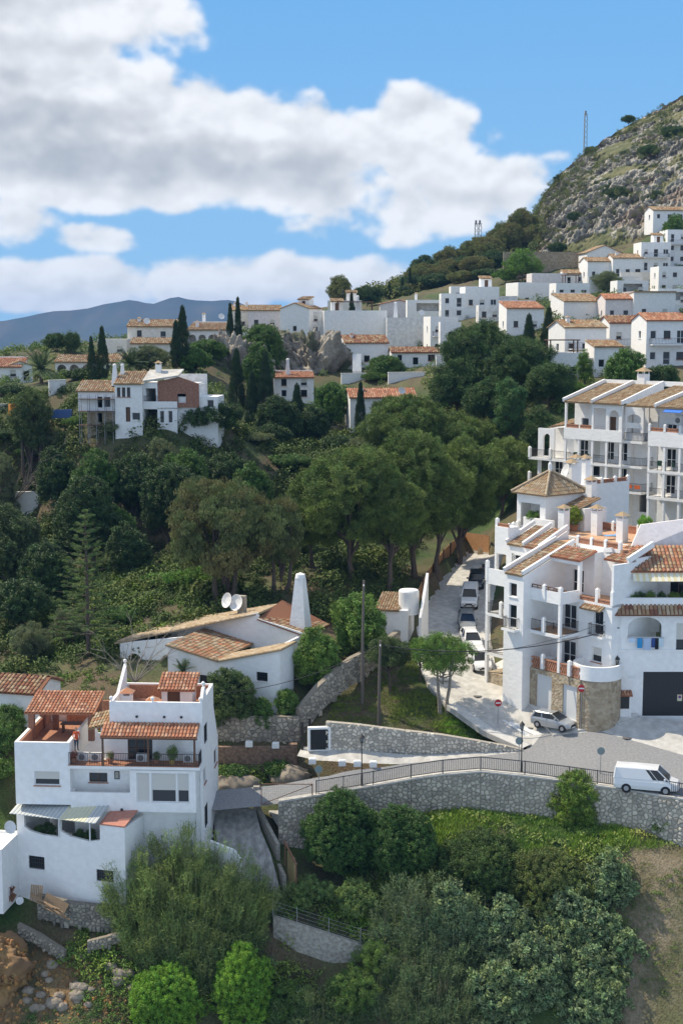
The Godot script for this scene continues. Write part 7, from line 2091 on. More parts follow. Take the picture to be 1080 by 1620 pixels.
# house being rebuilt at left, with scaffolding
func site_house() -> void:
	var o := at(190, 672, 185)
	var t := thing("unfinished_house", "white house under repair with bare brick gable and scaffolding", "house", o, deg_to_rad(-4))
	var k := 185.0 / FOCAL
	var mb := MB.new()
	block(t, mb, -0.6, 3.0, -3, 5.2, -7, 0.0, {"f": [[0.3, 6.6, 0.45, 1.25, "b"], [0.95, 6.6, 0.45, 1.25, "b"], [1.6, 6.6, 0.45, 1.25, "b"], [1.4, 3.4, 0.6, 1.9, "x"], [2.2, 3.6, 1.1, 1.0, "w"]]})
	block(t, mb, -5.6, -0.6, 1.6, 4.4, -7, -0.6, {"f": [[2.6, 0.6, 0.6, 1.4, "o"], [3.4, 0.6, 0.9, 1.4, "w"]]})
	block(t, mb, 3.0, 4.8, 2.0, 5.4, -7, -1.0, {"f": [[0.2, 0.3, 1.4, 2.4, "o"]]})
	mb.box(3.0, 2.0, -1.0, 7.4, 3.0, -0.8)
	block(t, mb, 4.8, 7.4, -3, 2.2, -7, -0.8, {"f": [[0.3, 3.2, 0.6, 1.6, "w"], [1.4, 3.2, 0.6, 1.6, "w"]]})
	block(t, mb, 7.4, 12.6, -3, 3.6, -7, -1.6, {"f": [[1.6, 5.2, 0.9, 1.0, "w"], [3.8, 5.2, 0.9, 1.0, "w"]]})
	part_of(t, "wall", mb, white())
	var sm := MB.new()
	block(t, sm, -4.6, -0.6, -3, 1.6, -6.5, -1.2, {"f": [[1.4, 3.2, 0.6, 1.3, "o"]]})
	part_of(t, "stone_base", sm, stone_clad())
	var bk := MB.new()
	wall_face(t, bk, face_front(4.8, 2.2, -1.2), 5.4, 3.0, [[2.6, 0.6, 1.1, 1.2, "o"]], 0.25)
	bk.prism([Vector3(4.8, 5.2, -1.45), Vector3(10.2, 5.2, -1.45), Vector3(10.2, 5.3, -1.45), Vector3(7.6, 6.2, -1.45), Vector3(4.8, 5.6, -1.45)], Vector3(0, 0, 0.25))
	part_of(t, "brick_gable", bk, mat("bare brick", lin(0.24, 0.11, 0.07), lin(0.36, 0.19, 0.13), 0.6))
	var dk := MB.new()
	dk.box(4.6, 2.2, -6.9, 10.4, 6.4, -6.7)
	dk.box(9.95, 2.2, -6.7, 10.2, 5.2, -1.45)
	dk.box(4.8, 5.2, -6.7, 9.95, 5.35, -1.45)
	part_of(t, "inner_wall", dk, stucco("old"))
	tiles(t, Vector3(-5.9, 4.3, -0.3), Vector3(-0.6, 4.3, -0.3), Vector3(-0.6, 5.6, -4.0), Vector3(-5.9, 5.6, -4.0), TAN, 0.3, 0.5, "left_roof")
	tiles(t, Vector3(-0.7, 5.3, 0.3), Vector3(3.1, 5.3, 0.3), Vector3(3.1, 6.8, -4.0), Vector3(-0.7, 6.8, -4.0), TAN, 0.3, 0.5, "middle_roof")
	var sl := MB.new()
	sl.prism([Vector3(2.9, 5.5, -0.6), Vector3(7.6, 6.2, -0.9), Vector3(7.6, 6.9, -5.0), Vector3(3.1, 6.8, -4.5)], Vector3(0, 0.2, 0))
	part_of(t, "concrete_roof", sl, mat("worn concrete", lin(0.4, 0.385, 0.35)))
	tall_chimney(t, Vector3(-1.0, 5.0, -2.0), 0.8, 2.6)
	tall_chimney(t, Vector3(-0.2, 5.4, -3.0), 0.7, 2.2)
	chimney(t, Vector3(4.4, 6.4, -4.0), 0.7, 1.3)
	rail(t, [Vector3(3.0, 3.0, -0.82), Vector3(4.8, 3.0, -0.82)], 0.7, 0.15, iron())
	var sc := thing("scaffolding", "metal scaffolding along the left side of the unfinished house", "scaffolding", t.to_global(Vector3(-5.2, -1.5, 0.4)), t.rotation.y)
	for i in 5:
		for z in [0.0, -1.0]:
			var p := MB.new()
			p.box(i * 1.1 - 0.03, -1.0, z - 0.03, i * 1.1 + 0.03, 5.4, z + 0.03)
			part_of(sc, "upright", p, mat("galvanised steel", lin(0.3, 0.3, 0.3)))
	for y in [1.4, 3.2, 4.8]:
		var p := MB.new()
		p.box(-0.2, y, -1.1, 4.6, y + 0.06, 0.1)
		part_of(sc, "platform", p, wood())
	var tr := thing("parked_car", "small white car parked at the building site", "car", at(72, 664, 199), 0.3)
	var cb := MB.new()
	cb.prism([Vector3(-2, 0.3, 0), Vector3(2, 0.3, 0), Vector3(2, 0.8, 0), Vector3(1.1, 0.95, 0), Vector3(0.5, 1.45, 0), Vector3(-1.3, 1.45, 0), Vector3(-1.9, 0.95, 0)], Vector3(0, 0, -1.7))
	part_of(tr, "body", cb, frame_paint())
	var cx := thing("excavator", "small orange digger at the building site", "digger", at(26, 664, 198), 0.5)
	var xb := MB.new()
	xb.box(-0.9, 0.6, -0.7, 0.9, 1.3, 0.7)
	xb.box(-0.9, 1.3, -0.5, 0.1, 2.2, 0.5)
	part_of(cx, "cab", xb, mat("orange paint", lin(0.5, 0.2, 0.03), null, 1.0, 0.5))
	var xa := MB.new()
	xa.bar(Vector3(0.8, 1.0, 0), Vector3(2.2, 2.4, 0), 0.25)
	xa.bar(Vector3(2.2, 2.4, 0), Vector3(3.0, 0.8, 0), 0.2)
	part_of(cx, "arm", xa, mat("orange paint", lin(0.5, 0.2, 0.03), null, 1.0, 0.5))
	for z in [-0.8, 0.5]: boxes(cx, "track", [[-1.1, 0, z, 1.1, 0.55, z + 0.35]], iron())
	var dp := thing("blue_skip", "blue open container beside the scaffolding", "container", at(95, 661, 194), 0.1)
	var db := MB.new()
	db.box(-1.6, 0, -0.9, 1.6, 1.1, -0.8)
	db.box(-1.6, 0, 0.8, 1.6, 1.1, 0.9)
	db.box(-1.6, 0, -0.8, -1.5, 1.1, 0.8)
	db.box(1.5, 0, -0.8, 1.6, 1.1, 0.8)
	db.box(-1.5, 0, -0.8, 1.5, 0.1, 0.8)
	part_of(dp, "bin", db, mat("blue skip paint", lin(0.04, 0.10, 0.28), null, 1.0, 0.6))

# ---------------------------------------------------------------- stone walls
func halfplane(poly: PackedVector2Array, m: Vector2, n: Vector2) -> PackedVector2Array:
	var out := PackedVector2Array()
	for i in poly.size():
		var a := poly[i]
		var b := poly[(i + 1) % poly.size()]
		var da := (a - m).dot(n)
		var db := (b - m).dot(n)
		if da <= 0.0: out.push_back(a)
		if (da < 0.0) != (db < 0.0): out.push_back(a.lerp(b, da / (da - db)))
	return out

# one rubble stone: an uneven slab with a bevelled face
func stone(mb: MB, poly: PackedVector2Array, o: Vector3, dir: Vector3, out: Vector3, col := Color.WHITE) -> void:
	var c := Vector2.ZERO
	for p in poly: c += p / poly.size()
	var z := rnd(0.04, 0.12)
	var rim := []
	var top := []
	for p in poly:
		rim.push_back(o + dir * p.x + Vector3.UP * p.y - out * 0.05)
		var q := c + (p - c) * rnd(0.74, 0.86)
		top.push_back(o + dir * q.x + Vector3.UP * q.y + out * z * rnd(0.7, 1.1))
	var mid := o + dir * c.x + Vector3.UP * c.y + out * z * 1.2
	for i in poly.size():
		var k := (i + 1) % poly.size()
		mb.quad(rim[i], rim[k], top[k], top[i], col)
		mb.tri(top[i], top[k], mid, col)

# tops and bottoms are given along the wall from left to right; stones are set in mortar on the side to the right of the walking direction
func stone_wall(called: String, label: String, tops: Array, bots: Array, size: float, tone: Color, thick := 0.5, coping := 0.0, most := 300) -> Node3D:
	var t := thing(called, label, "wall")
	var core := MB.new()
	var rest := MB.new()
	var cap := MB.new()
	var shades := []
	for k in 5: shades.push_back(mat("%s stone %d" % [called, k], Color(tone.r * (0.72 + 0.16 * k), tone.g * (0.72 + 0.155 * k), tone.b * (0.72 + 0.145 * k)).linear_to_srgb(), null, 1.0, 0.95))
	var all := []
	for i in tops.size() - 1:
		var a: Vector3 = tops[i]
		var b: Vector3 = tops[i + 1]
		var a0: Vector3 = Vector3(a.x, bots[i], a.z)
		var b0: Vector3 = Vector3(b.x, bots[i + 1], b.z)
		var dir := Vector3(b.x - a.x, 0, b.z - a.z)
		var l := dir.length()
		dir = dir / l
		var out := Vector3(-dir.z, 0, dir.x)
		core.prism([a0, b0, b, a], -out * thick)
		if coping > 0.0: cap.prism([a + out * 0.08, b + out * 0.08, b - out * (thick + 0.06), a - out * (thick + 0.06)], Vector3(0, coping, 0))
		var lo := minf(a0.y, b0.y)
		var hi := maxf(a.y, b.y)
		var sy := size * 0.78
		var nx := maxi(1, int(round(l / size)))
		var sx := l / nx
		var ny := int(ceil((hi - lo) / sy)) + 1
		var seeds := []
		for j in ny:
			for q in nx: seeds.push_back(Vector2((q + 0.5 + rnd(-0.42, 0.42)) * sx, (j + 0.5 + rnd(-0.42, 0.42)) * sy))
		var o := Vector3(a.x, lo, a.z)
		for j in ny:
			for q in nx:
				var c: Vector2 = seeds[j * nx + q]
				var f := clampf(c.x / l, 0.0, 1.0)
				if lo + c.y + sy * 0.25 > lerpf(a.y, b.y, f) or lo + c.y < lerpf(a0.y, b0.y, f): continue
				var poly := PackedVector2Array([Vector2(0, -sy), Vector2(l, -sy), Vector2(l, hi - lo), Vector2(0, hi - lo)])
				for j2 in range(maxi(0, j - 2), mini(ny, j + 3)):
					for q2 in range(maxi(0, q - 2), mini(nx, q + 3)):
						if j2 != j or q2 != q:
							var e: Vector2 = seeds[j2 * nx + q2]
							poly = halfplane(poly, (c + e) / 2.0, (e - c).normalized())
				var small := Geometry2D.offset_polygon(poly, -0.022)
				if small.size() and small[0].size() > 2:
					var area := 0.0
					for k in small[0].size(): area += small[0][k].cross(small[0][(k + 1) % small[0].size()])
					if area < 0.0: small[0].reverse()
					all.push_back([small[0], absf(area), o, dir, out])
	all.sort_custom(func(p, q): return p[1] > q[1])
	for i in all.size():
		var q: Array = all[i]
		if i < most:
			var mb := MB.new()
			stone(mb, q[0], q[2], q[3], q[4])
			part(t, "stone", mb.mesh(), shades[rng.randi() % 5])
		else: stone(rest, q[0], q[2], q[3], q[4], tone * rnd(0.7, 1.35))
	part(t, "mortar_core", core.mesh(), mat(called + " mortar", Color(tone.r * 0.62, tone.g * 0.6, tone.b * 0.58).linear_to_srgb(), Color(tone.r * 0.9, tone.g * 0.88, tone.b * 0.84).linear_to_srgb(), 0.7, 0.95, 0.3))
	if not rest.v.is_empty(): part(t, "small_stones", rest.mesh(), vmat("loose stone", 0.95)).set_meta("kind", "stuff")
	if coping > 0.0: part(t, "coping", cap.mesh(), mat("worn concrete", lin(0.4, 0.385, 0.35)))
	return t

func pave_line(list: Array, lift := 0.0) -> Array:
	var out := []
	for q in list: out.push_back(on_paving(q[0], q[1]) + Vector3(0, lift, 0))
	return out

# a strip raised like a kerb between two edges
func kerbed(called: String, left: Array, right: Array, h: float, m: Material) -> void:
	var mb := MB.new()
	var kb := MB.new()
	var a := pave_line(left)
	var b := pave_line(right)
	for i in a.size() - 1:
		var up := Vector3(0, h, 0)
		mb.quad(a[i] + up, a[i + 1] + up, b[i + 1] + up, b[i] + up)
		for e in [a, b]:
			var dn := Vector3(0, -0.4, 0)
			kb.bar(e[i] + Vector3(0, h / 2 - 0.15, 0), e[i + 1] + Vector3(0, h / 2 - 0.15, 0), 0.18, h + 0.31)
	structure(called, mb.mesh(), m)
	structure("kerb", kb.mesh(), mat("kerb stone", lin(0.42, 0.41, 0.38), lin(0.55, 0.53, 0.5), 0.4, 0.9, 0.0, true))

func make_street() -> void:
	var concrete: Material = mats["worn concrete"]
	var pale := mat("pale paving", lin(0.50, 0.485, 0.45), lin(0.64, 0.62, 0.58), 0.25, 0.9, 0.1, true, 0.04)
	kerbed("pavement", [[783, 1052], [802, 1085], [840, 1108], [876, 1137], [900, 1143], [929, 1147], [976, 1146], [1008, 1136]], [[805, 1040], [830, 1078], [858, 1092], [893, 1117], [925, 1128], [945, 1131], [975, 1132], [1006, 1130]], 0.14, pale)
	kerbed("pavement", [[668, 1010], [673, 1045], [692, 1083], [724, 1114], [780, 1153], [839, 1180]], [[655, 1014], [660, 1048], [678, 1086], [708, 1118], [764, 1158], [826, 1186]], 0.14, pale)
	kerbed("pavement", [[784, 834], [742, 872], [711, 906], [686, 943], [669, 975], [667, 1008]], [[774, 834], [732, 870], [700, 902], [675, 938], [660, 968], [655, 1008]], 0.14, pale)
	# painted marks
	for q in [[[802, 1142], [811, 1139], [857, 1161], [846, 1164]], [[793, 1139], [797, 1138], [838, 1163], [833, 1165]]]:
		var mb := MB.new()
		var l := pave_line(q, 0.014)
		mb.prism([l[0], l[1], l[2], l[3]], Vector3(0, -0.01, 0))
		structure("road_marking", mb.mesh(), mat("road paint", lin(0.62, 0.62, 0.60), lin(0.75, 0.75, 0.73), 0.6, 0.8, 0.0, true))
	for q in [[755, 1101, "round manhole cover on the steep street"], [991, 1167, "round manhole cover on the asphalt by garage"], [838, 1152, "square drain grate by silver car"], [966, 1146, "drain cover on the kerb by garage"]]:
		var o := MB.new()
		o.lathe(Vector3.ZERO, [Vector2(0.38, -0.02), Vector2(0.38, 0.022), Vector2(0.33, 0.026), Vector2(0.001, 0.026)], 16 if "round" in q[2] else 4)
		var mh := part(self, "manhole_cover", o.mesh(), mat("cast iron", lin(0.10, 0.095, 0.09), lin(0.17, 0.16, 0.15), 2.0), on_paving(q[0], q[1]))
		tag(mh, q[2], "manhole cover")
	# ---- roadside retaining wall with railing
	var tops := pave_line([[440, 1272], [500, 1262], [590, 1247], [650, 1236], [700, 1229], [760, 1224], [830, 1231], [900, 1240], [1000, 1254], [1140, 1278]], 0.1)
	var bots := []
	for p in tops: bots.push_back(minf(ground.h(p.x, p.z + 0.9) - 0.5, p.y - 1.2))
	stone_wall("retaining_wall", "grey rubble stone wall holding up the road under the railing", tops, bots, 0.40, Color(0.46, 0.42, 0.35), 0.6, 0.12)
	var rl := thing("street_railing", "long dark metal railing on the roadside stone wall", "railing")
	var barm := BoxMesh.new()
	barm.size = Vector3(0.03, 0.85, 0.03)
	var pst := BoxMesh.new()
	pst.size = Vector3(0.07, 1.15, 0.07)
	var im := mat("railing paint", lin(0.05, 0.05, 0.052), null, 1.0, 0.5)
	for i in range(1, tops.size() - 1):
		var a: Vector3 = tops[i] + Vector3(0, 0.12, -0.25)
		var b: Vector3 = tops[i + 1] + Vector3(0, 0.12, -0.25)
		var l := a.distance_to(b)
		var mb := MB.new()
		mb.bar(a + Vector3(0, 1.08, 0), b + Vector3(0, 1.08, 0), 0.07, 0.06)
		mb.bar(a + Vector3(0, 0.15, 0), b + Vector3(0, 0.15, 0), 0.05, 0.05)
		part_of(rl, "rail", mb, im)
		for k in int(l / 0.15): part(rl, "bar", barm, im, a.lerp(b, (k + 0.5) * 0.15 / l) + Vector3(0, 0.6, 0))
		for k in maxi(1, int(l / 2.2)): part(rl, "post", pst, im, a.lerp(b, k * 2.2 / l) + Vector3(0, 0.56, 0))
	# ---- corner bank wall
	tops = []
	bots = []
	for q in [[515, 1187, 1143], [570, 1189, 1148], [640, 1191, 1157], [700, 1193, 1164], [760, 1191, 1174], [800, 1190, 1181], [828, 1190, 1188]]:
		var p := on_paving(q[0], q[1])
		tops.push_back(Vector3(p.x, at(q[0], q[2], -p.z).y, p.z - 0.15))
		bots.push_back(p.y - 0.3)
	stone_wall("bank_wall", "light stone wall below the grassy corner bank, tapering to the right", tops, bots, 0.36, Color(0.54, 0.50, 0.43), 0.5, 0.0)
	# ---- curved garden wall from the gate up to the street
	tops = []
	bots = []
	for q in [[651, 962, 140, 2.6], [646, 985, 137, 2.2], [620, 1008, 131.5, 2.2], [592, 1024, 128, 2.0], [560, 1040, 124.5, 2.2], [528, 1064, 121.5, 2.4], [504, 1086, 120.2, 2.4], [484, 1110, 119.2, 2.6], [474, 1122, 118.7, 3.0]]:
		var p := at(q[0], q[1], q[2])
		tops.push_front(p)
		bots.push_front(p.y - q[3])
	stone_wall("garden_wall", "curving rubble wall climbing from black gate to the street", tops, bots, 0.42, Color(0.36, 0.32, 0.26), 0.55, 0.0, 160)
	tops = []
	bots = []
	for q in [[335, 1138], [380, 1132], [430, 1133], [474, 1135]]:
		var p := at(q[0], q[1], 118.3)
		tops.push_back(p)
		bots.push_back(p.y - 2.6)
	stone_wall("garden_wall", "rubble wall under the villa's front shrubs", tops, bots, 0.45, Color(0.36, 0.31, 0.23), 0.5, 0.0, 120)
	# low brick wall of the terrace by the lane
	var bw := thing("brick_wall", "low weathered brick wall between villa terrace and lane", "wall")
	var bb := MB.new()
	var pa := at(345, 1182, 116.6)
	var pb := at(468, 1184, 116.6)
	bb.box(pa.x, pa.y - 2.4, pa.z - 0.4, pb.x, pa.y, pa.z)
	bb.box(pb.x - 0.6, pa.y - 2.4, pa.z - 0.5, pb.x + 0.1, pa.y + 0.25, pa.z + 0.08)
	part_of(bw, "wall", bb, mat("old brick", lin(0.16, 0.10, 0.07), lin(0.30, 0.20, 0.14), 0.5, 0.95, 0.5))
	var k := 0
	for q in [[394, 1178, 116.5, "left on the brick wall"], [436, 1180, 116.5, "right on the brick wall"], [494, 1206, 117.4, "leftmost on the driveway edge"], [541, 1209, 117.2, "second on the driveway edge"], [565, 1210, 117.1, "third on the driveway edge"], [590, 1211, 117.0, "rightmost on the driveway edge"]]:
		var cb := MB.new()
		cb.box(-0.3, 0, -0.22, 0.3, 0.42, 0.22)
		cb.box(-0.24, 0.42, -0.16, 0.24, 0.48, 0.16)
		var p := at(q[0], q[1] + 3, q[2])
		if q[0] > 480:
			p = on_paving(q[0], q[1] + 2)
		tag(part(self, "white_block", cb.mesh(), white(), p), "small whitewashed block, " + q[3], "block", "white kerb blocks")
		k += 1
	# black gate in a white frame
	var gp := on_paving(505, 1187)
	var g := thing("garden_gate", "black metal gate in white frame at the end of driveway", "gate", gp + Vector3(0, 0, 0.1), deg_to_rad(6))
	var fb := MB.new()
	fb.box(-0.95, 0, -0.3, -0.75, 1.85, 0.12)
	fb.box(0.75, 0, -0.3, 0.95, 1.85, 0.12)
	fb.box(-0.95, 1.85, -0.3, 0.95, 2.02, 0.12)
	fb.box(-0.75, 0, -0.3, 0.75, 0.08, 0.12)
	part_of(g, "frame", fb, white())
	var lb := MB.new()
	lb.box(-0.75, 0.08, -0.1, 0.75, 1.85, -0.05)
	for i in 9: lb.box(-0.7 + i * 0.165, 0.1, -0.05, -0.6 + i * 0.165, 1.83, -0.02)
	part_of(g, "gate_leaf", lb, mat("black gate paint", lin(0.012, 0.012, 0.013)))
	var g2 := thing("iron_gate", "narrow open iron gate left of the black gate", "gate", on_paving(478, 1186), deg_to_rad(60))
	for x in [0.0, 1.2]:
		var pq := MB.new()
		pq.box(x - 0.08, -0.3, -0.08, x + 0.08, 2.4, 0.08)
		part_of(g2, "post", pq, iron())
	rail(g2, [Vector3(0.1, 0.1, 0), Vector3(1.1, 0.1, 0)], 1.7, 0.14, iron(), "gate_leaf")
	# ---- rusty mesh gate and concrete wall beside the ramp
	var r0 := on_paving(413, 1274)
	var r1 := on_paving(494, 1262)
	var rg := thing("mesh_gate", "rusty wire mesh gate with diagonal brace across the lane corner", "gate", r0, -atan2(r1.z - r0.z, r1.x - r0.x))
	var gl := Vector2(r1.x - r0.x, r1.z - r0.z).length()
	var rust := mat("rust", lin(0.16, 0.075, 0.04), lin(0.27, 0.14, 0.08), 2.0)
	var rf := MB.new()
	rf.bar(Vector3(0, 0.1, 0), Vector3(gl, 0.1, 0), 0.05)
	rf.bar(Vector3(0, 1.75, 0), Vector3(gl, 1.75, 0), 0.06)
	rf.bar(Vector3(0.03, 0.1, 0), Vector3(0.03, 1.75, 0), 0.06)
	rf.bar(Vector3(gl, 0, 0), Vector3(gl, 1.8, 0), 0.09)
	rf.bar(Vector3(0.1, 0.12, 0.02), Vector3(gl, 1.7, 0.02), 0.045)
	part_of(rg, "frame", rf, rust)
	var ms := MB.new()
	for i in 26: ms.bar(Vector3(gl * i / 26.0, 0.1, 0), Vector3(gl * i / 26.0, 1.75, 0), 0.012)
	for i in 11: ms.bar(Vector3(0, 0.1 + 0.15 * i, 0), Vector3(gl, 0.1 + 0.15 * i, 0), 0.012)
	part_of(rg, "wire_mesh", ms, mat("galvanised steel", lin(0.22, 0.23, 0.24)))
	var cw := thing("concrete_wall", "board marked concrete wall descending beside the ramp", "wall")
	var cb := MB.new()
	var c0 := at(404, 1272, 111.5)
	var c1 := at(437, 1335, 107.5)
	var c2 := at(447, 1385, 104.5)
	cb.prism([c0, c1, c1 - Vector3(0, 3.6, 0), c0 - Vector3(0, 3.2, 0)], Vector3(0.3, 0, 0.05))
	cb.prism([c1 - Vector3(0, 1.5, 0), c2, c2 - Vector3(0, 3.0, 0), c1 - Vector3(0, 3.6, 0)], Vector3(0.3, 0, 0.05))
	cb.box(c0.x - 0.15, c0.y - 1, c0.z - 0.2, c0.x + 0.35, c0.y + 1.5, c0.z + 0.2)
	part_of(cw, "wall", cb, board_concrete())
	var yd := thing("rusty_door", "rusty yellowish metal door with sloping rail below concrete wall", "door", at(456, 1392, 105.2), deg_to_rad(-70))
	var db := MB.new()
	db.box(-0.1, -0.5, -0.05, 1.6, 2.3, 0.05)
	part_of(yd, "door_leaf", db, mat("yellowed metal", lin(0.26, 0.19, 0.07), lin(0.36, 0.28, 0.13), 1.0))
	var dr := MB.new()
	dr.bar(Vector3(-0.6, 2.9, 0.1), Vector3(2.3, 2.1, 0.1), 0.12)
	dr.bar(Vector3(-0.5, 1.0, 0.1), Vector3(-0.5, 2.9, 0.1), 0.08)
	dr.bar(Vector3(2.2, 0.5, 0.1), Vector3(2.2, 2.1, 0.1), 0.08)
	part_of(yd, "rail", dr, rust)
	var sl := MB.new()
	sl.prism([at(425, 1282, 111.6), at(482, 1282, 111.6), at(486, 1306, 109.6), at(440, 1304, 109.4)], Vector3(0, -0.2, 0))
	structure("concrete_slab", sl.mesh(), concrete)
	# concrete ramp beside the house
	var rm := MB.new()
	var la := [[338, 1279], [340, 1312], [348, 1350], [372, 1395], [385, 1440]]
	var ra := [[404, 1279], [412, 1312], [428, 1350], [440, 1395], [446, 1440]]
	for i in 4:
		var dd := [111.4, 109.4, 107.4, 105.2, 103.2]
		var p := at(la[i][0], la[i][1], dd[i])
		var q := at(ra[i][0], ra[i][1], dd[i])
		var p2 := at(la[i + 1][0], la[i + 1][1], dd[i + 1])
		var q2 := at(ra[i + 1][0], ra[i + 1][1], dd[i + 1])
		rm.prism([p, q, q2, p2], Vector3(0, -0.8, 0))
	structure("ramp", rm.mesh(), mat("stained concrete", lin(0.24, 0.23, 0.21), lin(0.50, 0.48, 0.44), 0.16, 0.9, 0.3, true, 0.04))
	# lower concrete retaining wall
	var lw := thing("concrete_wall", "tall curved concrete wall with wire fence at bottom centre", "wall")
	var lwb := MB.new()
	var pts := [at(432, 1450, 101.9), at(470, 1462, 101.3), at(520, 1478, 100.9), at(570, 1494, 100.7), at(640, 1512, 100.6)]
	for i in 4: lwb.prism([pts[i], pts[i + 1], pts[i + 1] - Vector3(0, 6, 0), pts[i] - Vector3(0, 6, 0)], Vector3(0.08, 0, -0.35))
	part_of(lw, "wall", lwb, board_concrete())
	var wf := MB.new()
	for i in 4:
		wf.bar(pts[i], pts[i] + Vector3(0, 1.3, 0), 0.04)
		for y in [0.3, 0.6, 0.9, 1.2]: wf.bar(pts[i] + Vector3(0, y, 0), pts[i + 1] + Vector3(0, y, 0), 0.012)
	part_of(lw, "wire_fence", wf, mat("galvanised steel", lin(0.22, 0.23, 0.24)))
	# ---- orange fence up the street
	var fe := thing("board_fence", "orange brown board fence with dark posts along the steep street", "fence")
	var fl := pave_line([[660, 968], [675, 938], [700, 902], [732, 870], [774, 834], [800, 815]], 0.12)
	var run := []
	for i in fl.size() - 1:
		var kk := maxi(1, int(round(fl[i].distance_to(fl[i + 1]) / 3.3)))
		for j in kk: run.push_back(fl[i].lerp(fl[i + 1], float(j) / kk))
	for i in run.size() - 1:
		var a: Vector3 = run[i]
		var b: Vector3 = run[i + 1]
		var pbm := MB.new()
		pbm.prism([a, b, b + Vector3(0, 2.1, 0), a + Vector3(0, 2.1, 0)], Vector3(-0.05, 0, -0.02))
		part_of(fe, "board_panel", pbm, mat("orange boards", lin(0.34, 0.17, 0.07), lin(0.46, 0.25, 0.11), 0.6))
		var pp := MB.new()
		pp.obox(Transform3D(Basis(), a + Vector3(0.06, 1.1, 0)), Vector3(0.16, 2.4, 0.16))
		part_of(fe, "post", pp, wood())
	# ---- poles, wires, lamps, signs
	var tops2 := []
	for q in [[573, 1104, 121.8, 918, "tall leaning wooden pole by the curved garden wall"], [599, 1140, 119.9, 1013, "short wooden pole on the corner bank"]]:
		var p := at(q[0], q[1], q[2])
		var h := at(q[0], q[3], q[2]).y - p.y
		var o := thing("wooden_pole", q[4], "pole", p)
		var pm := MB.new()
		pm.tube([Vector3(0, -0.5, 0), Vector3(0.02, h * 0.5, 0), Vector3(0.1, h, 0)], [0.15, 0.13, 0.1], 8)
		part_of(o, "shaft", pm, mat("grey timber", lin(0.10, 0.085, 0.07), lin(0.19, 0.16, 0.13), 1.5))
		var ins := MB.new()
		ins.lathe(Vector3(0.1, h - 0.5, 0.15), [Vector2(0.001, 0), Vector2(0.07, 0.02), Vector2(0.05, 0.15), Vector2(0.001, 0.18)], 6)
		part_of(o, "insulator", ins, frame_paint())
		tops2.push_back(p + Vector3(0, h - 0.4, 0))
	for q in [[tops2[1], at(979, 993, 116.8), 1.2, "thick black cable from the short pole to garage house", 0.045], [tops2[1] + Vector3(0, -0.3, 0), at(975, 976, 116.8), 1.6, "thin cable above the thick one across the street", 0.02], [at(352, 1096, 116.0), tops2[1], 0.8, "cable from villa garden to the short pole", 0.03]]:
		var cm := MB.new()
		var cp := []
		var cr := []
		for i in 13:
			var f := i / 12.0
			cp.push_back(q[0].lerp(q[1], f) - Vector3(0, q[2] * 4.0 * f * (1.0 - f), 0))
			cr.push_back(q[4])
		cm.tube(cp, cr, 5, Color.WHITE, false)
		tag(part(self, "cable", cm.mesh(), iron()), q[3], "cable")
	for q in [[572, 1246, 1162, "street lamp with lantern left, above the lane railing"], [824, 1226, 1142, "street lamp with lantern right, at the junction railing"]]:
		var p := on_paving(q[0], q[1] - 3)
		var h := at(q[0], q[2], -p.z).y - p.y
		var o := thing("street_lamp", q[3], "lamp", p)
		var pm := MB.new()
		pm.tube([Vector3(0, -0.2, 0), Vector3(0, 0.9, 0), Vector3(0, 1.0, 0), Vector3(0, h - 0.6, 0)], [0.09, 0.08, 0.05, 0.04], 8)
		part_of(o, "post", pm, iron())
		lantern_head(o, Vector3(0, h - 0.65, 0), 0.9)
	for q in [[787, 1148, 1112, true, "red no entry sign left of the street", 0.15], [918, 1146, 1089, true, "red no entry sign by the stone garage", -0.1], [949, 1228, 1188, false, "grey back of round sign at the railing by van", 0.0], [820, 1222, 1172, false, "grey back of round sign beside right street lamp", 0.0], [504, 1262, 1217, false, "grey back of round sign at lane railing left", 0.0]]:
		var p := on_paving(q[0], q[1] - 3)
		var h := at(q[0], q[2], -p.z).y - p.y
		var o := thing("road_sign", q[4], "sign", p, q[5])
		var pm := MB.new()
		pm.tube([Vector3(0, -0.2, -0.04), Vector3(0, h + 0.25, -0.04)], [0.035, 0.035], 6)
		part_of(o, "post", pm, mat("galvanised steel", lin(0.22, 0.23, 0.24)))
		var dm := MB.new()
		dm.tube([Vector3(0, h, 0), Vector3(0, h, 0.03)], [0.31, 0.31], 22)
		var dk := part_of(o, "disc", dm, mat("sign red", lin(0.45, 0.03, 0.03)) if q[3] else mat("sign back", lin(0.20, 0.25, 0.25), null, 1.0, 0.5))
		if q[3]:
			var bm := MB.new()
			bm.box(-0.22, h - 0.055, 0.031, 0.22, h + 0.055, 0.036)
			part_of(dk, "white_bar", bm, frame_paint())
	var mr := thing("parking_sign", "small round no parking sign between the garage doors", "sign", at(879, 1075, 118.9), deg_to_rad(-51.9))
	var mm := MB.new()
	mm.tube([Vector3.ZERO, Vector3(0, 0, 0.03)], [0.2, 0.2], 16)
	part_of(mr, "disc", mm, frame_paint())
	var m2 := MB.new()
	m2.tube([Vector3(0, 0, 0.03), Vector3(0, 0, 0.036)], [0.13, 0.13], 16)
	part_of(mr, "emblem", m2, mat("sign blue", lin(0.03, 0.08, 0.35)))
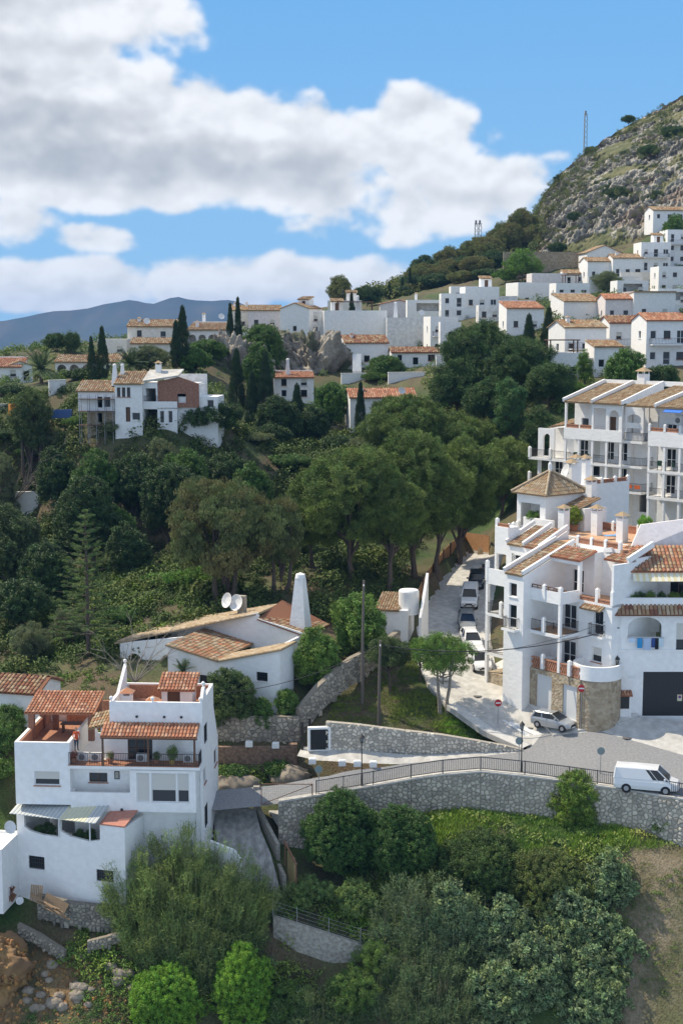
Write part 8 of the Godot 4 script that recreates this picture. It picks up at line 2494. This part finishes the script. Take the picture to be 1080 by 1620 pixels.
	# ---- rubble and timber at the foot of the annex
	for q in [["stack of slats leaning on the annex wall", 58, 1424, 102.2, 0], ["brown board leaning on the stone footing", 88, 1436, 101.9, 1], ["white basin lying by the annex wall", 34, 1426, 102.3, 2], ["heap of rusty scrap at the annex corner", 17, 1424, 102.6, 3]]:
		var o := thing(["slat_panel", "leaning_board", "washing_basin", "scrap_heap"][q[4]], q[0], ["panel", "board", "basin", "scrap"][q[4]], at(q[1], q[2], q[3]), -0.2)
		if q[4] == 0:
			for i in 7:
				var s := MB.new()
				s.obox(Transform3D(Basis(Vector3.RIGHT, -0.25), Vector3(-0.4 + i * 0.14, 0.55, 0)), Vector3(0.1, 1.2, 0.04))
				part_of(o, "slat", s, mat("raw wood", lin(0.24, 0.15, 0.08), lin(0.36, 0.25, 0.15), 1.5))
		elif q[4] == 1:
			var s := MB.new()
			s.obox(Transform3D(Basis(Vector3(0, 0, 1), -0.42) * Basis(Vector3.RIGHT, -0.5), Vector3(0, 0.3, 0)), Vector3(1.9, 0.9, 0.05))
			part_of(o, "board", s, mat("raw wood", lin(0.24, 0.15, 0.08)))
		elif q[4] == 2:
			var s := MB.new()
			s.lathe(Vector3.ZERO, [Vector2(0.2, 0), Vector2(0.3, 0.3), Vector2(0.27, 0.3), Vector2(0.18, 0.05), Vector2(0.001, 0.04)], 14)
			var bs := part_of(o, "bowl", s, frame_paint())
			bs.rotation.x = 1.0
		else:
			for i in 8:
				var s := MB.new()
				s.obox(Transform3D(Basis(ball(), rnd(0, 3)), Vector3(rnd(-0.4, 0.4), rnd(0.1, 0.9), rnd(-0.2, 0.2))), Vector3(rnd(0.2, 0.6), rnd(0.2, 0.7), 0.06))
				part_of(o, "sheet", s, rust)
	for i in 7:
		var s := MB.new()
		s.box(-1.1 - 0.1 * (i % 3), 0, -0.08, 1.1, 0.06, 0.08)
		var pl := part(self, "timber_plank", s.mesh(), mat("raw wood", lin(0.24, 0.15, 0.08)), at(66 + i * 4, 1428 + i * 3.4, 101.6 - i * 0.1) + Vector3(0, 0.15 + 0.05 * (i % 3), 0))
		pl.rotation = Vector3(0.0, -0.5 + 0.12 * (i % 4), -0.34)
		tag(pl, "pale timber plank in the pile below annex", "plank", "planks below the annex")
	tops = []
	bots = []
	for q in [[60, 1418, 102.75], [110, 1430, 102.35], [160, 1436, 101.95], [208, 1440, 101.6]]:
		var p := at(q[0], q[1], q[2])
		tops.push_back(p + Vector3(0, 0.2, 0.25))
		bots.push_back(p.y - 1.6)
	stone_wall("stone_footing", "rough stone footing under the annex wall", tops, bots, 0.34, Color(0.26, 0.24, 0.20), 0.5)
	for w in [["low terrace wall of stones left on the dirt slope", [[28, 1462, 101.2], [60, 1478, 100.8], [102, 1505, 100.2]], 0.9], ["low terrace wall of stones right on the dirt slope", [[138, 1490, 100.4], [170, 1482, 100.4], [205, 1468, 100.6]], 0.8]]:
		tops = []
		bots = []
		for q in w[1]:
			var p := at(q[0], q[1], q[2])
			tops.push_back(p)
			bots.push_back(p.y - w[2])
		stone_wall("terrace_wall", w[0], tops, bots, 0.3, Color(0.30, 0.27, 0.22), 0.4, 0.0, 60)
	# loose rocks and the earth heap
	var heap := thing("earth_heap", "heap of rough ochre earth at the lower left edge", "earth heap", at(-14, 1545, 99.4))
	part(heap, "earth", lump(2.9, 3.0, 2.2, 0.34, Color(0.34, 0.21, 0.09), Color(0.19, 0.115, 0.06), 3, 110), vmat("loose earth", 1.0))
	var where := []
	var tint := []
	for i in 900:
		var u := rnd(-20, 70) if i < 500 else rnd(-20, 200)
		var d := rnd(96.3, 101.5)
		var p := foot(u, d)
		if i < 420:
			var b := ball()
			b.y = absf(b.y)
			p = heap.position + b * Vector3(2.9, 3.0, 2.2) * rnd(0.9, 1.06)
		where.push_back(Transform3D(Basis(ball(), rnd(0, 3)).scaled(Vector3.ONE * rnd(0.12, 0.5)), p))
		tint.push_back(shade_of(Color(0.17, 0.10, 0.05), 0.4))
	tag(spray(self, "loose_soil", "clod", where, tint, vmat("loose earth", 1.0)), "clods of ochre soil strewn over the dirt slope", "", "", "stuff")
	for i in 26:
		var u := rnd(40, 240)
		var d := rnd(97.5, 100.5)
		var p := foot(u, d)
		var s := rnd(0.15, 0.5)
		var o := part(self, "loose_rock", lump(s * 1.4, s, s, 0.3, Color(0.34, 0.29, 0.22), Color(0.22, 0.18, 0.14), i), vmat("loose stone", 0.95), p)
		tag(o, "loose pale rock lying on the dirt slope at lower left", "rock", "rocks on the dirt slope")
	for q in [["boulder under the lane's mesh gate", 380, 1246, 114.9, 1.2], ["boulder left of lane below brick wall", 352, 1250, 114.6, 1.0], ["boulder by the driveway foot", 460, 1232, 115.2, 1.1]]:
		tag(part(self, "boulder", lump(q[4] * 1.5, q[4], q[4], 0.3, Color(0.34, 0.29, 0.22), Color(0.22, 0.18, 0.14), int(q[1])), vmat("loose stone", 0.95), at(q[1], q[2], q[3])), q[0], "rock")

func board_concrete() -> StandardMaterial3D:
	return mat("board marked concrete", lin(0.27, 0.245, 0.20), lin(0.44, 0.41, 0.35), 0.2, 0.95, 0.5, true, 0.05)

func lump(rx: float, ry: float, rz: float, rough: float, c0: Color, c1: Color, s: int, w := 25) -> ArrayMesh:
	var vs := PackedVector3Array()
	var cs := PackedColorArray()
	var hh := w / 2 + 1
	var nz := FastNoiseLite.new()
	nz.seed = s
	nz.frequency = 0.9
	nz.fractal_octaves = 6
	nz.fractal_gain = 0.6
	for j in hh:
		var b := PI * (1.0 - float(j) / (hh - 1))
		for i in w:
			var a := TAU * i / (w - 1)
			var dir := Vector3(cos(a) * sin(b), cos(b), sin(a) * sin(b))
			var n := nz.get_noise_3dv(dir * 1.4)
			vs.push_back(dir * Vector3(rx, ry, rz) * (1.0 + rough * n * 1.6))
			cs.push_back(c0.lerp(c1, clampf(0.5 + n * 1.5, 0, 1)))
	return smooth_grid_mesh(w, hh, vs, cs)

# ---------------------------------------------------------------- vehicles; x forwards, y up
# stations: [x, half width, sill height, shoulder height]; roof: [x, half width, height]
func loft(mb: MB, rings: Array) -> void:
	for i in rings.size() - 1:
		var k: int = rings[i].size()
		for j in k - 1: mb.quad(rings[i][j], rings[i + 1][j], rings[i + 1][j + 1], rings[i][j + 1])

func vehicle(label: String, category: String, rear: Vector3, front: Vector3, lower: Array, cabin: Array, paint: Material, wheel_r: float, axles: Array, o := {}) -> Node3D:
	var dir := front - rear
	var t := thing(o.get("called", "parked_car"), label, category, (front + rear) / 2.0)
	var x := dir.normalized()
	var z := x.cross(Vector3.UP).normalized()
	t.basis = Basis(x, z.cross(x), z)
	var mb := MB.new()
	var rings := []
	for s in lower:
		var w: float = s[1]
		rings.push_back([Vector3(s[0], s[2], w * 0.94), Vector3(s[0], lerpf(s[2], s[3], 0.35), w), Vector3(s[0], lerpf(s[2], s[3], 0.75), w * 0.985), Vector3(s[0], s[3] - 0.02, w * 0.93), Vector3(s[0], s[3], w * 0.8), Vector3(s[0], s[3] + 0.015, 0), Vector3(s[0], s[3], -w * 0.8), Vector3(s[0], s[3] - 0.02, -w * 0.93), Vector3(s[0], lerpf(s[2], s[3], 0.75), -w * 0.985), Vector3(s[0], lerpf(s[2], s[3], 0.35), -w), Vector3(s[0], s[2], -w * 0.94)])
	loft(mb, rings)
	for e in [0, rings.size() - 1]:
		var r: Array = rings[e]
		var poly := r.duplicate()
		mb.prism(poly, Vector3(0.02 if e else -0.02, 0, 0))
	var body := part_of(t, "body", mb, paint)
	# glasshouse: [x at shoulder, half width, y] bottom row and roof row; shoulder line and roof line
	var sh: float = cabin[0]
	var rh: float = cabin[1]
	var b0: float = cabin[2]   # rear foot
	var b1: float = cabin[3]   # front foot
	var r0: float = cabin[4]   # roof rear
	var r1: float = cabin[5]   # roof front
	var wb: float = cabin[6]
	var wr: float = cabin[7]
	var gm := MB.new()
	gm.quad(Vector3(b0, sh, wb), Vector3(b1, sh, wb), Vector3(r1, rh - 0.05, wr), Vector3(r0, rh - 0.05, wr))
	gm.quad(Vector3(b1, sh, -wb), Vector3(b0, sh, -wb), Vector3(r0, rh - 0.05, -wr), Vector3(r1, rh - 0.05, -wr))
	gm.quad(Vector3(b1, sh, wb), Vector3(b1, sh, -wb), Vector3(r1, rh - 0.05, -wr), Vector3(r1, rh - 0.05, wr))
	gm.quad(Vector3(b0, sh, -wb), Vector3(b0, sh, wb), Vector3(r0, rh - 0.05, wr), Vector3(r0, rh - 0.05, -wr))
	part_of(t, "window_glass", gm, glass())
	var rm := MB.new()
	var top := []
	for i in 7:
		var f := i / 6.0
		var xx := lerpf(r0 - 0.05, r1 + 0.05, f)
		var rise := 0.05 * sin(PI * f)
		top.push_back([Vector3(xx, rh - 0.07, wr + 0.015), Vector3(xx, rh - 0.01 + rise * 0.5, wr - 0.06), Vector3(xx, rh + rise, 0), Vector3(xx, rh - 0.01 + rise * 0.5, -wr + 0.06), Vector3(xx, rh - 0.07, -wr - 0.015)])
	loft(rm, top)
	for s in [-1.0, 1.0]:
		rm.bar(Vector3(b1, sh, s * wb), Vector3(r1, rh - 0.03, s * wr), 0.07, 0.06)
		rm.bar(Vector3(b0, sh, s * wb), Vector3(r0, rh - 0.03, s * wr), 0.12, 0.1)
		for f in o.get("pillars", [0.45]):
			rm.bar(Vector3(lerpf(b0, b1, f), sh, s * (wb + 0.008)), Vector3(lerpf(r0, r1, f), rh - 0.03, s * (wr + 0.008)), 0.09, 0.03)
		if o.has("panel"):  # closed van side behind the cab
			var xa: float = b0
			var xb: float = o.panel
			rm.quad(Vector3(xa, sh, s * (wb + 0.012)), Vector3(xb, sh, s * (wb + 0.012)), Vector3(lerpf(r0, r1, (xb - b0) / (b1 - b0)), rh - 0.05, s * (wr + 0.012)), Vector3(r0, rh - 0.05, s * (wr + 0.012)))
	part_of(t, "roof", rm, paint)
	var wm := MB.new()
	wm.tube([Vector3(0, 0, -0.1), Vector3(0, 0, -0.085), Vector3(0, 0, 0.085), Vector3(0, 0, 0.1)], [wheel_r * 0.85, wheel_r, wheel_r, wheel_r * 0.85], 18)
	var hm := MB.new()
	hm.tube([Vector3(0, 0, -0.115), Vector3(0, 0, 0.115)], [wheel_r * 0.6, wheel_r * 0.6], 14)
	var wide: float = lower[lower.size() / 2][1]
	var wmesh := wm.mesh()
	var hmesh := hm.mesh()
	for ax in axles:
		for s in [-1.0, 1.0]:
			var wh := part(t, "wheel", wmesh, mat("tyre", lin(0.018, 0.018, 0.018), null, 1.0, 0.85), Vector3(ax, wheel_r, s * (wide - 0.09)))
			part(wh, "hub", hmesh, mat("hub metal", lin(0.30, 0.30, 0.31), null, 1.0, 0.4))
			var arch := MB.new()
			arch.tube([Vector3(ax, wheel_r, s * (wide + 0.004)), Vector3(ax, wheel_r, s * (wide - 0.2))], [wheel_r * 1.16, wheel_r * 1.16], 18)
			part_of(t, "wheel_arch", arch, mat("tyre", lin(0.018, 0.018, 0.018)))
	var fx: float = lower[lower.size() - 1][0]
	var fw: float = lower[lower.size() - 1][1]
	var fy: float = lerpf(lower[lower.size() - 1][2], lower[lower.size() - 1][3], 0.66)
	for s in [-1.0, 1.0]:
		var lm := MB.new()
		lm.obox(Transform3D(Basis(Vector3.UP, s * 0.3), Vector3(fx - 0.05, fy, s * fw * 0.74)), Vector3(0.16, 0.16, 0.36))
		part_of(t, "headlight", lm, mat("lamp lens", lin(0.5, 0.52, 0.54), null, 1.0, 0.1))
		var tm := MB.new()
		tm.obox(Transform3D(Basis(), Vector3(lower[0][0] + 0.02, lower[0][3] - 0.2, s * lower[0][1] * 0.84)), Vector3(0.1, 0.24, 0.2))
		part_of(t, "tail_light", tm, mat("tail lens", lin(0.3, 0.02, 0.02), null, 1.0, 0.2))
		var mi := MB.new()
		mi.obox(Transform3D(Basis(), Vector3(b1 - 0.28, sh + 0.1, s * (wb + 0.14))), Vector3(0.12, 0.15, 0.2))
		part_of(t, "mirror", mi, paint)
	var gr := MB.new()
	gr.box(fx - 0.01, fy - 0.1, -fw * 0.42, fx + 0.035, fy + 0.07, fw * 0.42)
	gr.box(fx - 0.02, lower[lower.size() - 1][2] + 0.03, -fw * 0.7, fx + 0.03, lower[lower.size() - 1][2] + 0.17, fw * 0.7)
	part_of(t, "grille", gr, mat("tyre", lin(0.018, 0.018, 0.018)))
	var np := MB.new()
	np.box(fx + 0.036, fy - 0.22, -0.26, fx + 0.045, fy - 0.11, 0.26)
	part_of(t, "number_plate", np, frame_paint())
	return t

func carpaint(key: String, c: Color) -> StandardMaterial3D:
	var m := mat(key, c, null, 1.0, 0.32)
	m.clearcoat_enabled = true
	m.clearcoat = 0.6
	m.clearcoat_roughness = 0.08
	return m

func make_vehicles() -> void:
	var white_paint := carpaint("white car paint", lin(0.72, 0.72, 0.72))
	var silver := carpaint("silver car paint", lin(0.42, 0.44, 0.46))
	silver.metallic = 0.5
	var grey := carpaint("grey car paint", lin(0.22, 0.23, 0.23))
	var dark := carpaint("dark car paint", lin(0.02, 0.022, 0.03))
	var hatch := [[-2.05, 0.72, 0.42, 0.86], [-1.9, 0.84, 0.3, 0.95], [-1.0, 0.88, 0.22, 0.96], [0.4, 0.88, 0.22, 0.95], [1.1, 0.87, 0.24, 0.9], [1.75, 0.82, 0.28, 0.78], [2.02, 0.62, 0.34, 0.66]]
	var cab := [0.93, 1.44, -1.85, 1.05, -1.45, 0.15, 0.78, 0.60]
	var spots := [
		["white hatchback parked nose down the street by corner apartments", [748, 1036], [768, 1071], white_paint, 1.0],
		["white car half hidden behind the light green street tree", [738, 1008], [752, 1036], white_paint, 1.0],
		["grey saloon parked behind the white jeep", [736, 980], [740, 1003], grey, 1.0],
		["dark car parked farthest up the street", [755, 916], [751, 936], dark, 1.0]]
	for s in spots:
		var a := on_paving(s[1][0], s[1][1])
		var b := on_paving(s[2][0], s[2][1])
		var mid := (a + b) / 2.0
		var dir := (b - a).normalized()
		var f := mid + dir * 2.05
		var r := mid - dir * 2.05
		f.y = paving.h(f.x, f.z) + 0.01
		r.y = paving.h(r.x, r.z) + 0.01
		vehicle(s[0], "car", r, f, hatch, cab, s[3], 0.31, [-1.25, 1.28], {"pillars": [0.42, 0.85]})
	# square silver three-door hatchback
	var a := on_paving(853, 1117)
	var b := on_paving(899, 1137)
	var mid := (a + b) / 2.0
	var dir := (b - a).normalized()
	var f := mid + dir * 1.85
	var r := mid - dir * 1.85
	f.y = paving.h(f.x, f.z) + 0.01
	r.y = paving.h(r.x, r.z) + 0.01
	vehicle("small silver hatchback parked before the stone garages", "car", r, f, [[-1.86, 0.70, 0.4, 0.9], [-1.78, 0.79, 0.28, 0.92], [-0.9, 0.81, 0.2, 0.93], [0.45, 0.81, 0.2, 0.92], [0.8, 0.80, 0.22, 0.88], [1.65, 0.76, 0.28, 0.74], [1.86, 0.62, 0.33, 0.62]], [0.9, 1.38, -1.72, 0.86, -1.45, 0.1, 0.73, 0.60], silver, 0.28, [-1.15, 1.22], {"pillars": [0.38]})
	# white jeep
	a = on_paving(744, 944)
	b = on_paving(741, 968)
	mid = (a + b) / 2.0
	dir = (b - a).normalized()
	f = mid + dir * 2.2
	r = mid - dir * 2.2
	f.y = paving.h(f.x, f.z) + 0.01
	r.y = paving.h(r.x, r.z) + 0.01
	vehicle("white off road jeep facing down the street", "car", r, f, [[-2.25, 0.84, 0.5, 1.1], [-1.2, 0.88, 0.42, 1.14], [0.6, 0.88, 0.42, 1.14], [0.9, 0.88, 0.42, 1.12], [2.05, 0.86, 0.45, 1.04], [2.2, 0.8, 0.5, 0.9]], [1.12, 1.82, -2.15, 0.95, -2.05, 0.35, 0.80, 0.68], white_paint, 0.39, [-1.35, 1.4], {"pillars": [0.35, 0.7], "called": "parked_jeep"})
	# white delivery van on the asphalt
	a = on_paving(978, 1247)
	b = on_paving(1066, 1254)
	mid = (a + b) / 2.0
	dir = (b - a).normalized()
	f = mid + dir * 2.4
	r = mid - dir * 2.4
	f.y = paving.h(f.x, f.z) + 0.02
	r.y = paving.h(r.x, r.z) + 0.02
	vehicle("white delivery van parked at the railing", "van", r, f, [[-2.4, 0.88, 0.35, 1.1], [-2.3, 0.91, 0.3, 1.12], [0.5, 0.92, 0.28, 1.12], [1.3, 0.92, 0.28, 1.12], [1.75, 0.9, 0.3, 1.02], [2.35, 0.82, 0.34, 0.84], [2.42, 0.7, 0.38, 0.7]], [1.1, 1.92, -2.38, 1.72, -2.28, 0.85, 0.87, 0.74], white_paint, 0.32, [-1.45, 1.5], {"pillars": [0.8], "panel": 0.55, "called": "delivery_van"})
	# motor scooter
	var p := on_paving(762, 908)
	var m := thing("motor_scooter", "dark motor scooter parked at the wall farthest up the street", "scooter", p, 1.2)
	var sb := MB.new()
	sb.prism([Vector3(-0.7, 0.45, -0.15), Vector3(0.1, 0.35, -0.15), Vector3(0.5, 0.4, -0.15), Vector3(0.6, 1.0, -0.15), Vector3(0.5, 1.0, -0.15), Vector3(0.35, 0.5, -0.15), Vector3(0.1, 0.75, -0.15), Vector3(-0.75, 0.8, -0.15)], Vector3(0, 0, 0.3))
	sb.bar(Vector3(0.5, 1.05, -0.35), Vector3(0.5, 1.05, 0.35), 0.05)
	part_of(m, "body", sb, dark)
	for x in [-0.55, 0.65]:
		var w := MB.new()
		w.tube([Vector3(x, 0.26, -0.06), Vector3(x, 0.26, 0.06)], [0.26, 0.26], 14)
		part_of(m, "wheel", w, mat("tyre", lin(0.018, 0.018, 0.018)))

# ---------------------------------------------------------------- the person on the terrace: one skin over a posed skeleton
func make_person() -> void:
	var t := thing("person", "person in an orange shirt standing on the brick terrace", "person", Vector3.ZERO)
	t.position = Vector3(-19.7, -7, -104) + Vector3(-0.55, 10.8, -1.2).rotated(Vector3.UP, deg_to_rad(-3))
	t.rotation.y = 0.5
	# bones: from, to, radius at each end, colour
	var skin := Color(0.40, 0.24, 0.16)
	var shirt := Color(0.62, 0.10, 0.03)
	var jeans := Color(0.05, 0.06, 0.09)
	var bones := [
		[Vector3(0, 0.95, 0), Vector3(0, 1.2, 0), 0.14, 0.13, shirt], [Vector3(0, 1.2, 0), Vector3(0, 1.38, 0), 0.14, 0.13, shirt], [Vector3(-0.16, 1.42, 0), Vector3(0.16, 1.42, 0), 0.075, 0.075, shirt], [Vector3(0, 1.42, 0), Vector3(0, 1.54, 0.02), 0.055, 0.05, skin],
		[Vector3(0, 1.62, 0.03), Vector3(0, 1.67, 0.02), 0.09, 0.095, skin], [Vector3(0, 1.69, -0.01), Vector3(0, 1.71, -0.02), 0.097, 0.092, Color(0.03, 0.02, 0.015)], [Vector3(0, 1.62, 0.12), Vector3(0, 1.605, 0.135), 0.014, 0.016, skin],
		[Vector3(-0.19, 1.42, 0), Vector3(-0.27, 1.15, 0.03), 0.055, 0.045, shirt], [Vector3(-0.27, 1.15, 0.03), Vector3(-0.2, 0.98, 0.2), 0.042, 0.032, skin], [Vector3(-0.2, 0.98, 0.2), Vector3(-0.16, 0.96, 0.29), 0.035, 0.028, skin],
		[Vector3(0.19, 1.42, 0), Vector3(0.27, 1.15, 0.03), 0.055, 0.045, shirt], [Vector3(0.27, 1.15, 0.03), Vector3(0.2, 0.98, 0.2), 0.042, 0.032, skin], [Vector3(0.2, 0.98, 0.2), Vector3(0.16, 0.96, 0.29), 0.035, 0.028, skin],
		[Vector3(-0.09, 0.92, 0), Vector3(-0.1, 0.5, 0.02), 0.095, 0.065, jeans], [Vector3(-0.1, 0.5, 0.02), Vector3(-0.11, 0.09, -0.02), 0.06, 0.045, jeans], [Vector3(-0.11, 0.05, -0.03), Vector3(-0.12, 0.04, 0.17), 0.045, 0.035, Color(0.03, 0.025, 0.02)],
		[Vector3(0.09, 0.92, 0), Vector3(0.1, 0.5, 0.02), 0.095, 0.065, jeans], [Vector3(0.1, 0.5, 0.02), Vector3(0.11, 0.09, -0.02), 0.06, 0.045, jeans], [Vector3(0.11, 0.05, -0.03), Vector3(0.12, 0.04, 0.17), 0.045, 0.035, Color(0.03, 0.025, 0.02)]]
	for s in [-1.0, 1.0]:
		for i in 4: bones.push_back([Vector3(s * (0.16 + 0.018 * (i - 1.5)), 0.96, 0.29), Vector3(s * (0.15 + 0.02 * (i - 1.5)), 0.935, 0.37 - 0.012 * absf(i - 1.2)), 0.012, 0.009, skin])
		bones.push_back([Vector3(s * 0.15, 0.97, 0.25), Vector3(s * 0.1, 0.96, 0.31), 0.013, 0.01, skin])
	part(t, "body", nets(bones, 0.028, Vector3(-0.42, -0.02, -0.16), Vector3(0.42, 1.84, 0.42)), vmat("skin and cloth", 0.8))

func bone_field(bones: Array, p: Vector3) -> Array:
	var s := 0.0
	var best := 9.0
	var col := Color.WHITE
	for b in bones:
		var a: Vector3 = b[0]
		var ab: Vector3 = b[1] - a
		var h := clampf((p - a).dot(ab) / ab.length_squared(), 0.0, 1.0)
		var d := (p - a - ab * h).length() - lerpf(b[2], b[3], h)
		if d < best:
			best = d
			col = b[4]
		if d < 0.2: s += exp(-d * 70.0)
	return [-log(s) / 70.0 if s > 0.0 else best, col]

func nets(bones: Array, cell_: float, lo: Vector3, hi: Vector3) -> ArrayMesh:
	var n := Vector3i(((hi - lo) / cell_).ceil())
	var f := PackedFloat32Array()
	f.resize((n.x + 1) * (n.y + 1) * (n.z + 1))
	var id := func(i: int, j: int, k: int) -> int: return (k * (n.y + 1) + j) * (n.x + 1) + i
	for k in n.z + 1:
		for j in n.y + 1:
			for i in n.x + 1: f[id.call(i, j, k)] = bone_field(bones, lo + Vector3(i, j, k) * cell_)[0]
	var at_ := {}
	var vs := PackedVector3Array()
	var cs := PackedColorArray()
	for k in n.z:
		for j in n.y:
			for i in n.x:
				var sum := Vector3.ZERO
				var hits := 0
				for e in [[0, 0, 0, 1, 0, 0], [0, 1, 0, 1, 1, 0], [0, 0, 1, 1, 0, 1], [0, 1, 1, 1, 1, 1], [0, 0, 0, 0, 1, 0], [1, 0, 0, 1, 1, 0], [0, 0, 1, 0, 1, 1], [1, 0, 1, 1, 1, 1], [0, 0, 0, 0, 0, 1], [1, 0, 0, 1, 0, 1], [0, 1, 0, 0, 1, 1], [1, 1, 0, 1, 1, 1]]:
					var fa := f[id.call(i + e[0], j + e[1], k + e[2])]
					var fb := f[id.call(i + e[3], j + e[4], k + e[5])]
					if (fa < 0.0) != (fb < 0.0):
						sum += Vector3(e[0], e[1], e[2]).lerp(Vector3(e[3], e[4], e[5]), fa / (fa - fb))
						hits += 1
				if hits:
					var p := lo + (Vector3(i, j, k) + sum / hits) * cell_
					at_[Vector3i(i, j, k)] = vs.size()
					vs.push_back(p)
					cs.push_back(bone_field(bones, p)[1])
	var idx := PackedInt32Array()
	for q in at_:
		for ax in 3:
			var d := Vector3i.ZERO
			d[ax] = 1
			var fa := f[id.call(q.x, q.y, q.z)]
			var fb := f[id.call(q.x + d.x, q.y + d.y, q.z + d.z)]
			if (fa < 0.0) == (fb < 0.0): continue
			var u := Vector3i.ZERO
			u[(ax + 1) % 3] = 1
			var w := Vector3i.ZERO
			w[(ax + 2) % 3] = 1
			if not (at_.has(q - u) and at_.has(q - w) and at_.has(q - u - w)): continue
			var r := [at_[q], at_[q - u], at_[q - u - w], at_[q - w]]
			if fa < 0.0: r.reverse()
			idx.append_array([r[0], r[1], r[2], r[0], r[2], r[3]])
	var nor := PackedVector3Array()
	for v in vs:
		var e := 0.004
		nor.push_back(Vector3(bone_field(bones, v + Vector3(e, 0, 0))[0] - bone_field(bones, v - Vector3(e, 0, 0))[0], bone_field(bones, v + Vector3(0, e, 0))[0] - bone_field(bones, v - Vector3(0, e, 0))[0], bone_field(bones, v + Vector3(0, 0, e))[0] - bone_field(bones, v - Vector3(0, 0, e))[0]).normalized())
	var arr := []
	arr.resize(Mesh.ARRAY_MAX)
	arr[Mesh.ARRAY_VERTEX] = vs
	arr[Mesh.ARRAY_NORMAL] = nor
	arr[Mesh.ARRAY_COLOR] = cs
	arr[Mesh.ARRAY_INDEX] = idx
	var m := ArrayMesh.new()
	m.add_surface_from_arrays(Mesh.PRIMITIVE_TRIANGLES, arr)
	return m

func _ready() -> void:
	rng.seed = 77
	var t0 := Time.get_ticks_msec()
	# the viewpoint
	var cam := Camera3D.new()
	cam.name = "camera"
	add_child(cam)
	cam.position = Vector3(0, EYE, 0)
	cam.rotation.x = -PITCH
	cam.fov = rad_to_deg(2.0 * atan(810.0 / FOCAL))
	cam.near = 0.5
	cam.far = 20000.0
	cam.current = true
	# sky and air
	var env := Environment.new()
	env.background_mode = Environment.BG_SKY
	var sm := PanoramaSkyMaterial.new()
	sm.panorama = make_sky()
	sm.energy_multiplier = 0.92
	env.sky = Sky.new()
	env.sky.sky_material = sm
	env.tonemap_mode = Environment.TONE_MAPPER_LINEAR
	env.tonemap_exposure = 1.1
	env.sdfgi_enabled = true
	env.ssao_enabled = true
	env.ssil_enabled = true
	env.fog_enabled = true
	env.fog_density = 0.00008
	env.fog_light_color = Color(0.45, 0.70, 1.0)
	var we := WorldEnvironment.new()
	we.name = "air"
	we.environment = env
	add_child(we)
	# the sun: high, from the left and a little behind the village
	var sun := DirectionalLight3D.new()
	sun.name = "sun"
	add_child(sun)
	sun.look_at_from_position(Vector3.ZERO, Vector3(0.55, -0.80, 0.24), Vector3.UP)
	sun.light_color = Color(1.0, 0.95, 0.86)
	sun.light_energy = 1.5
	sun.light_angular_distance = 0.5
	sun.shadow_enabled = true
	# the land
	make_ground()
	print("ground ", Time.get_ticks_msec() - t0)
	make_paving()
	make_mountains()
	make_hill()
	make_village()
	make_upper_apartments()
	make_corner_apartments()
	make_garage_house()
	make_villa()
	make_corner_house()
	make_street()
	make_vehicles()
	make_person()
	print("buildings ", Time.get_ticks_msec() - t0)
	make_trees()
	make_undergrowth()
	print("trees ", Time.get_ticks_msec() - t0)
	print("setting ", Time.get_ticks_msec() - t0)
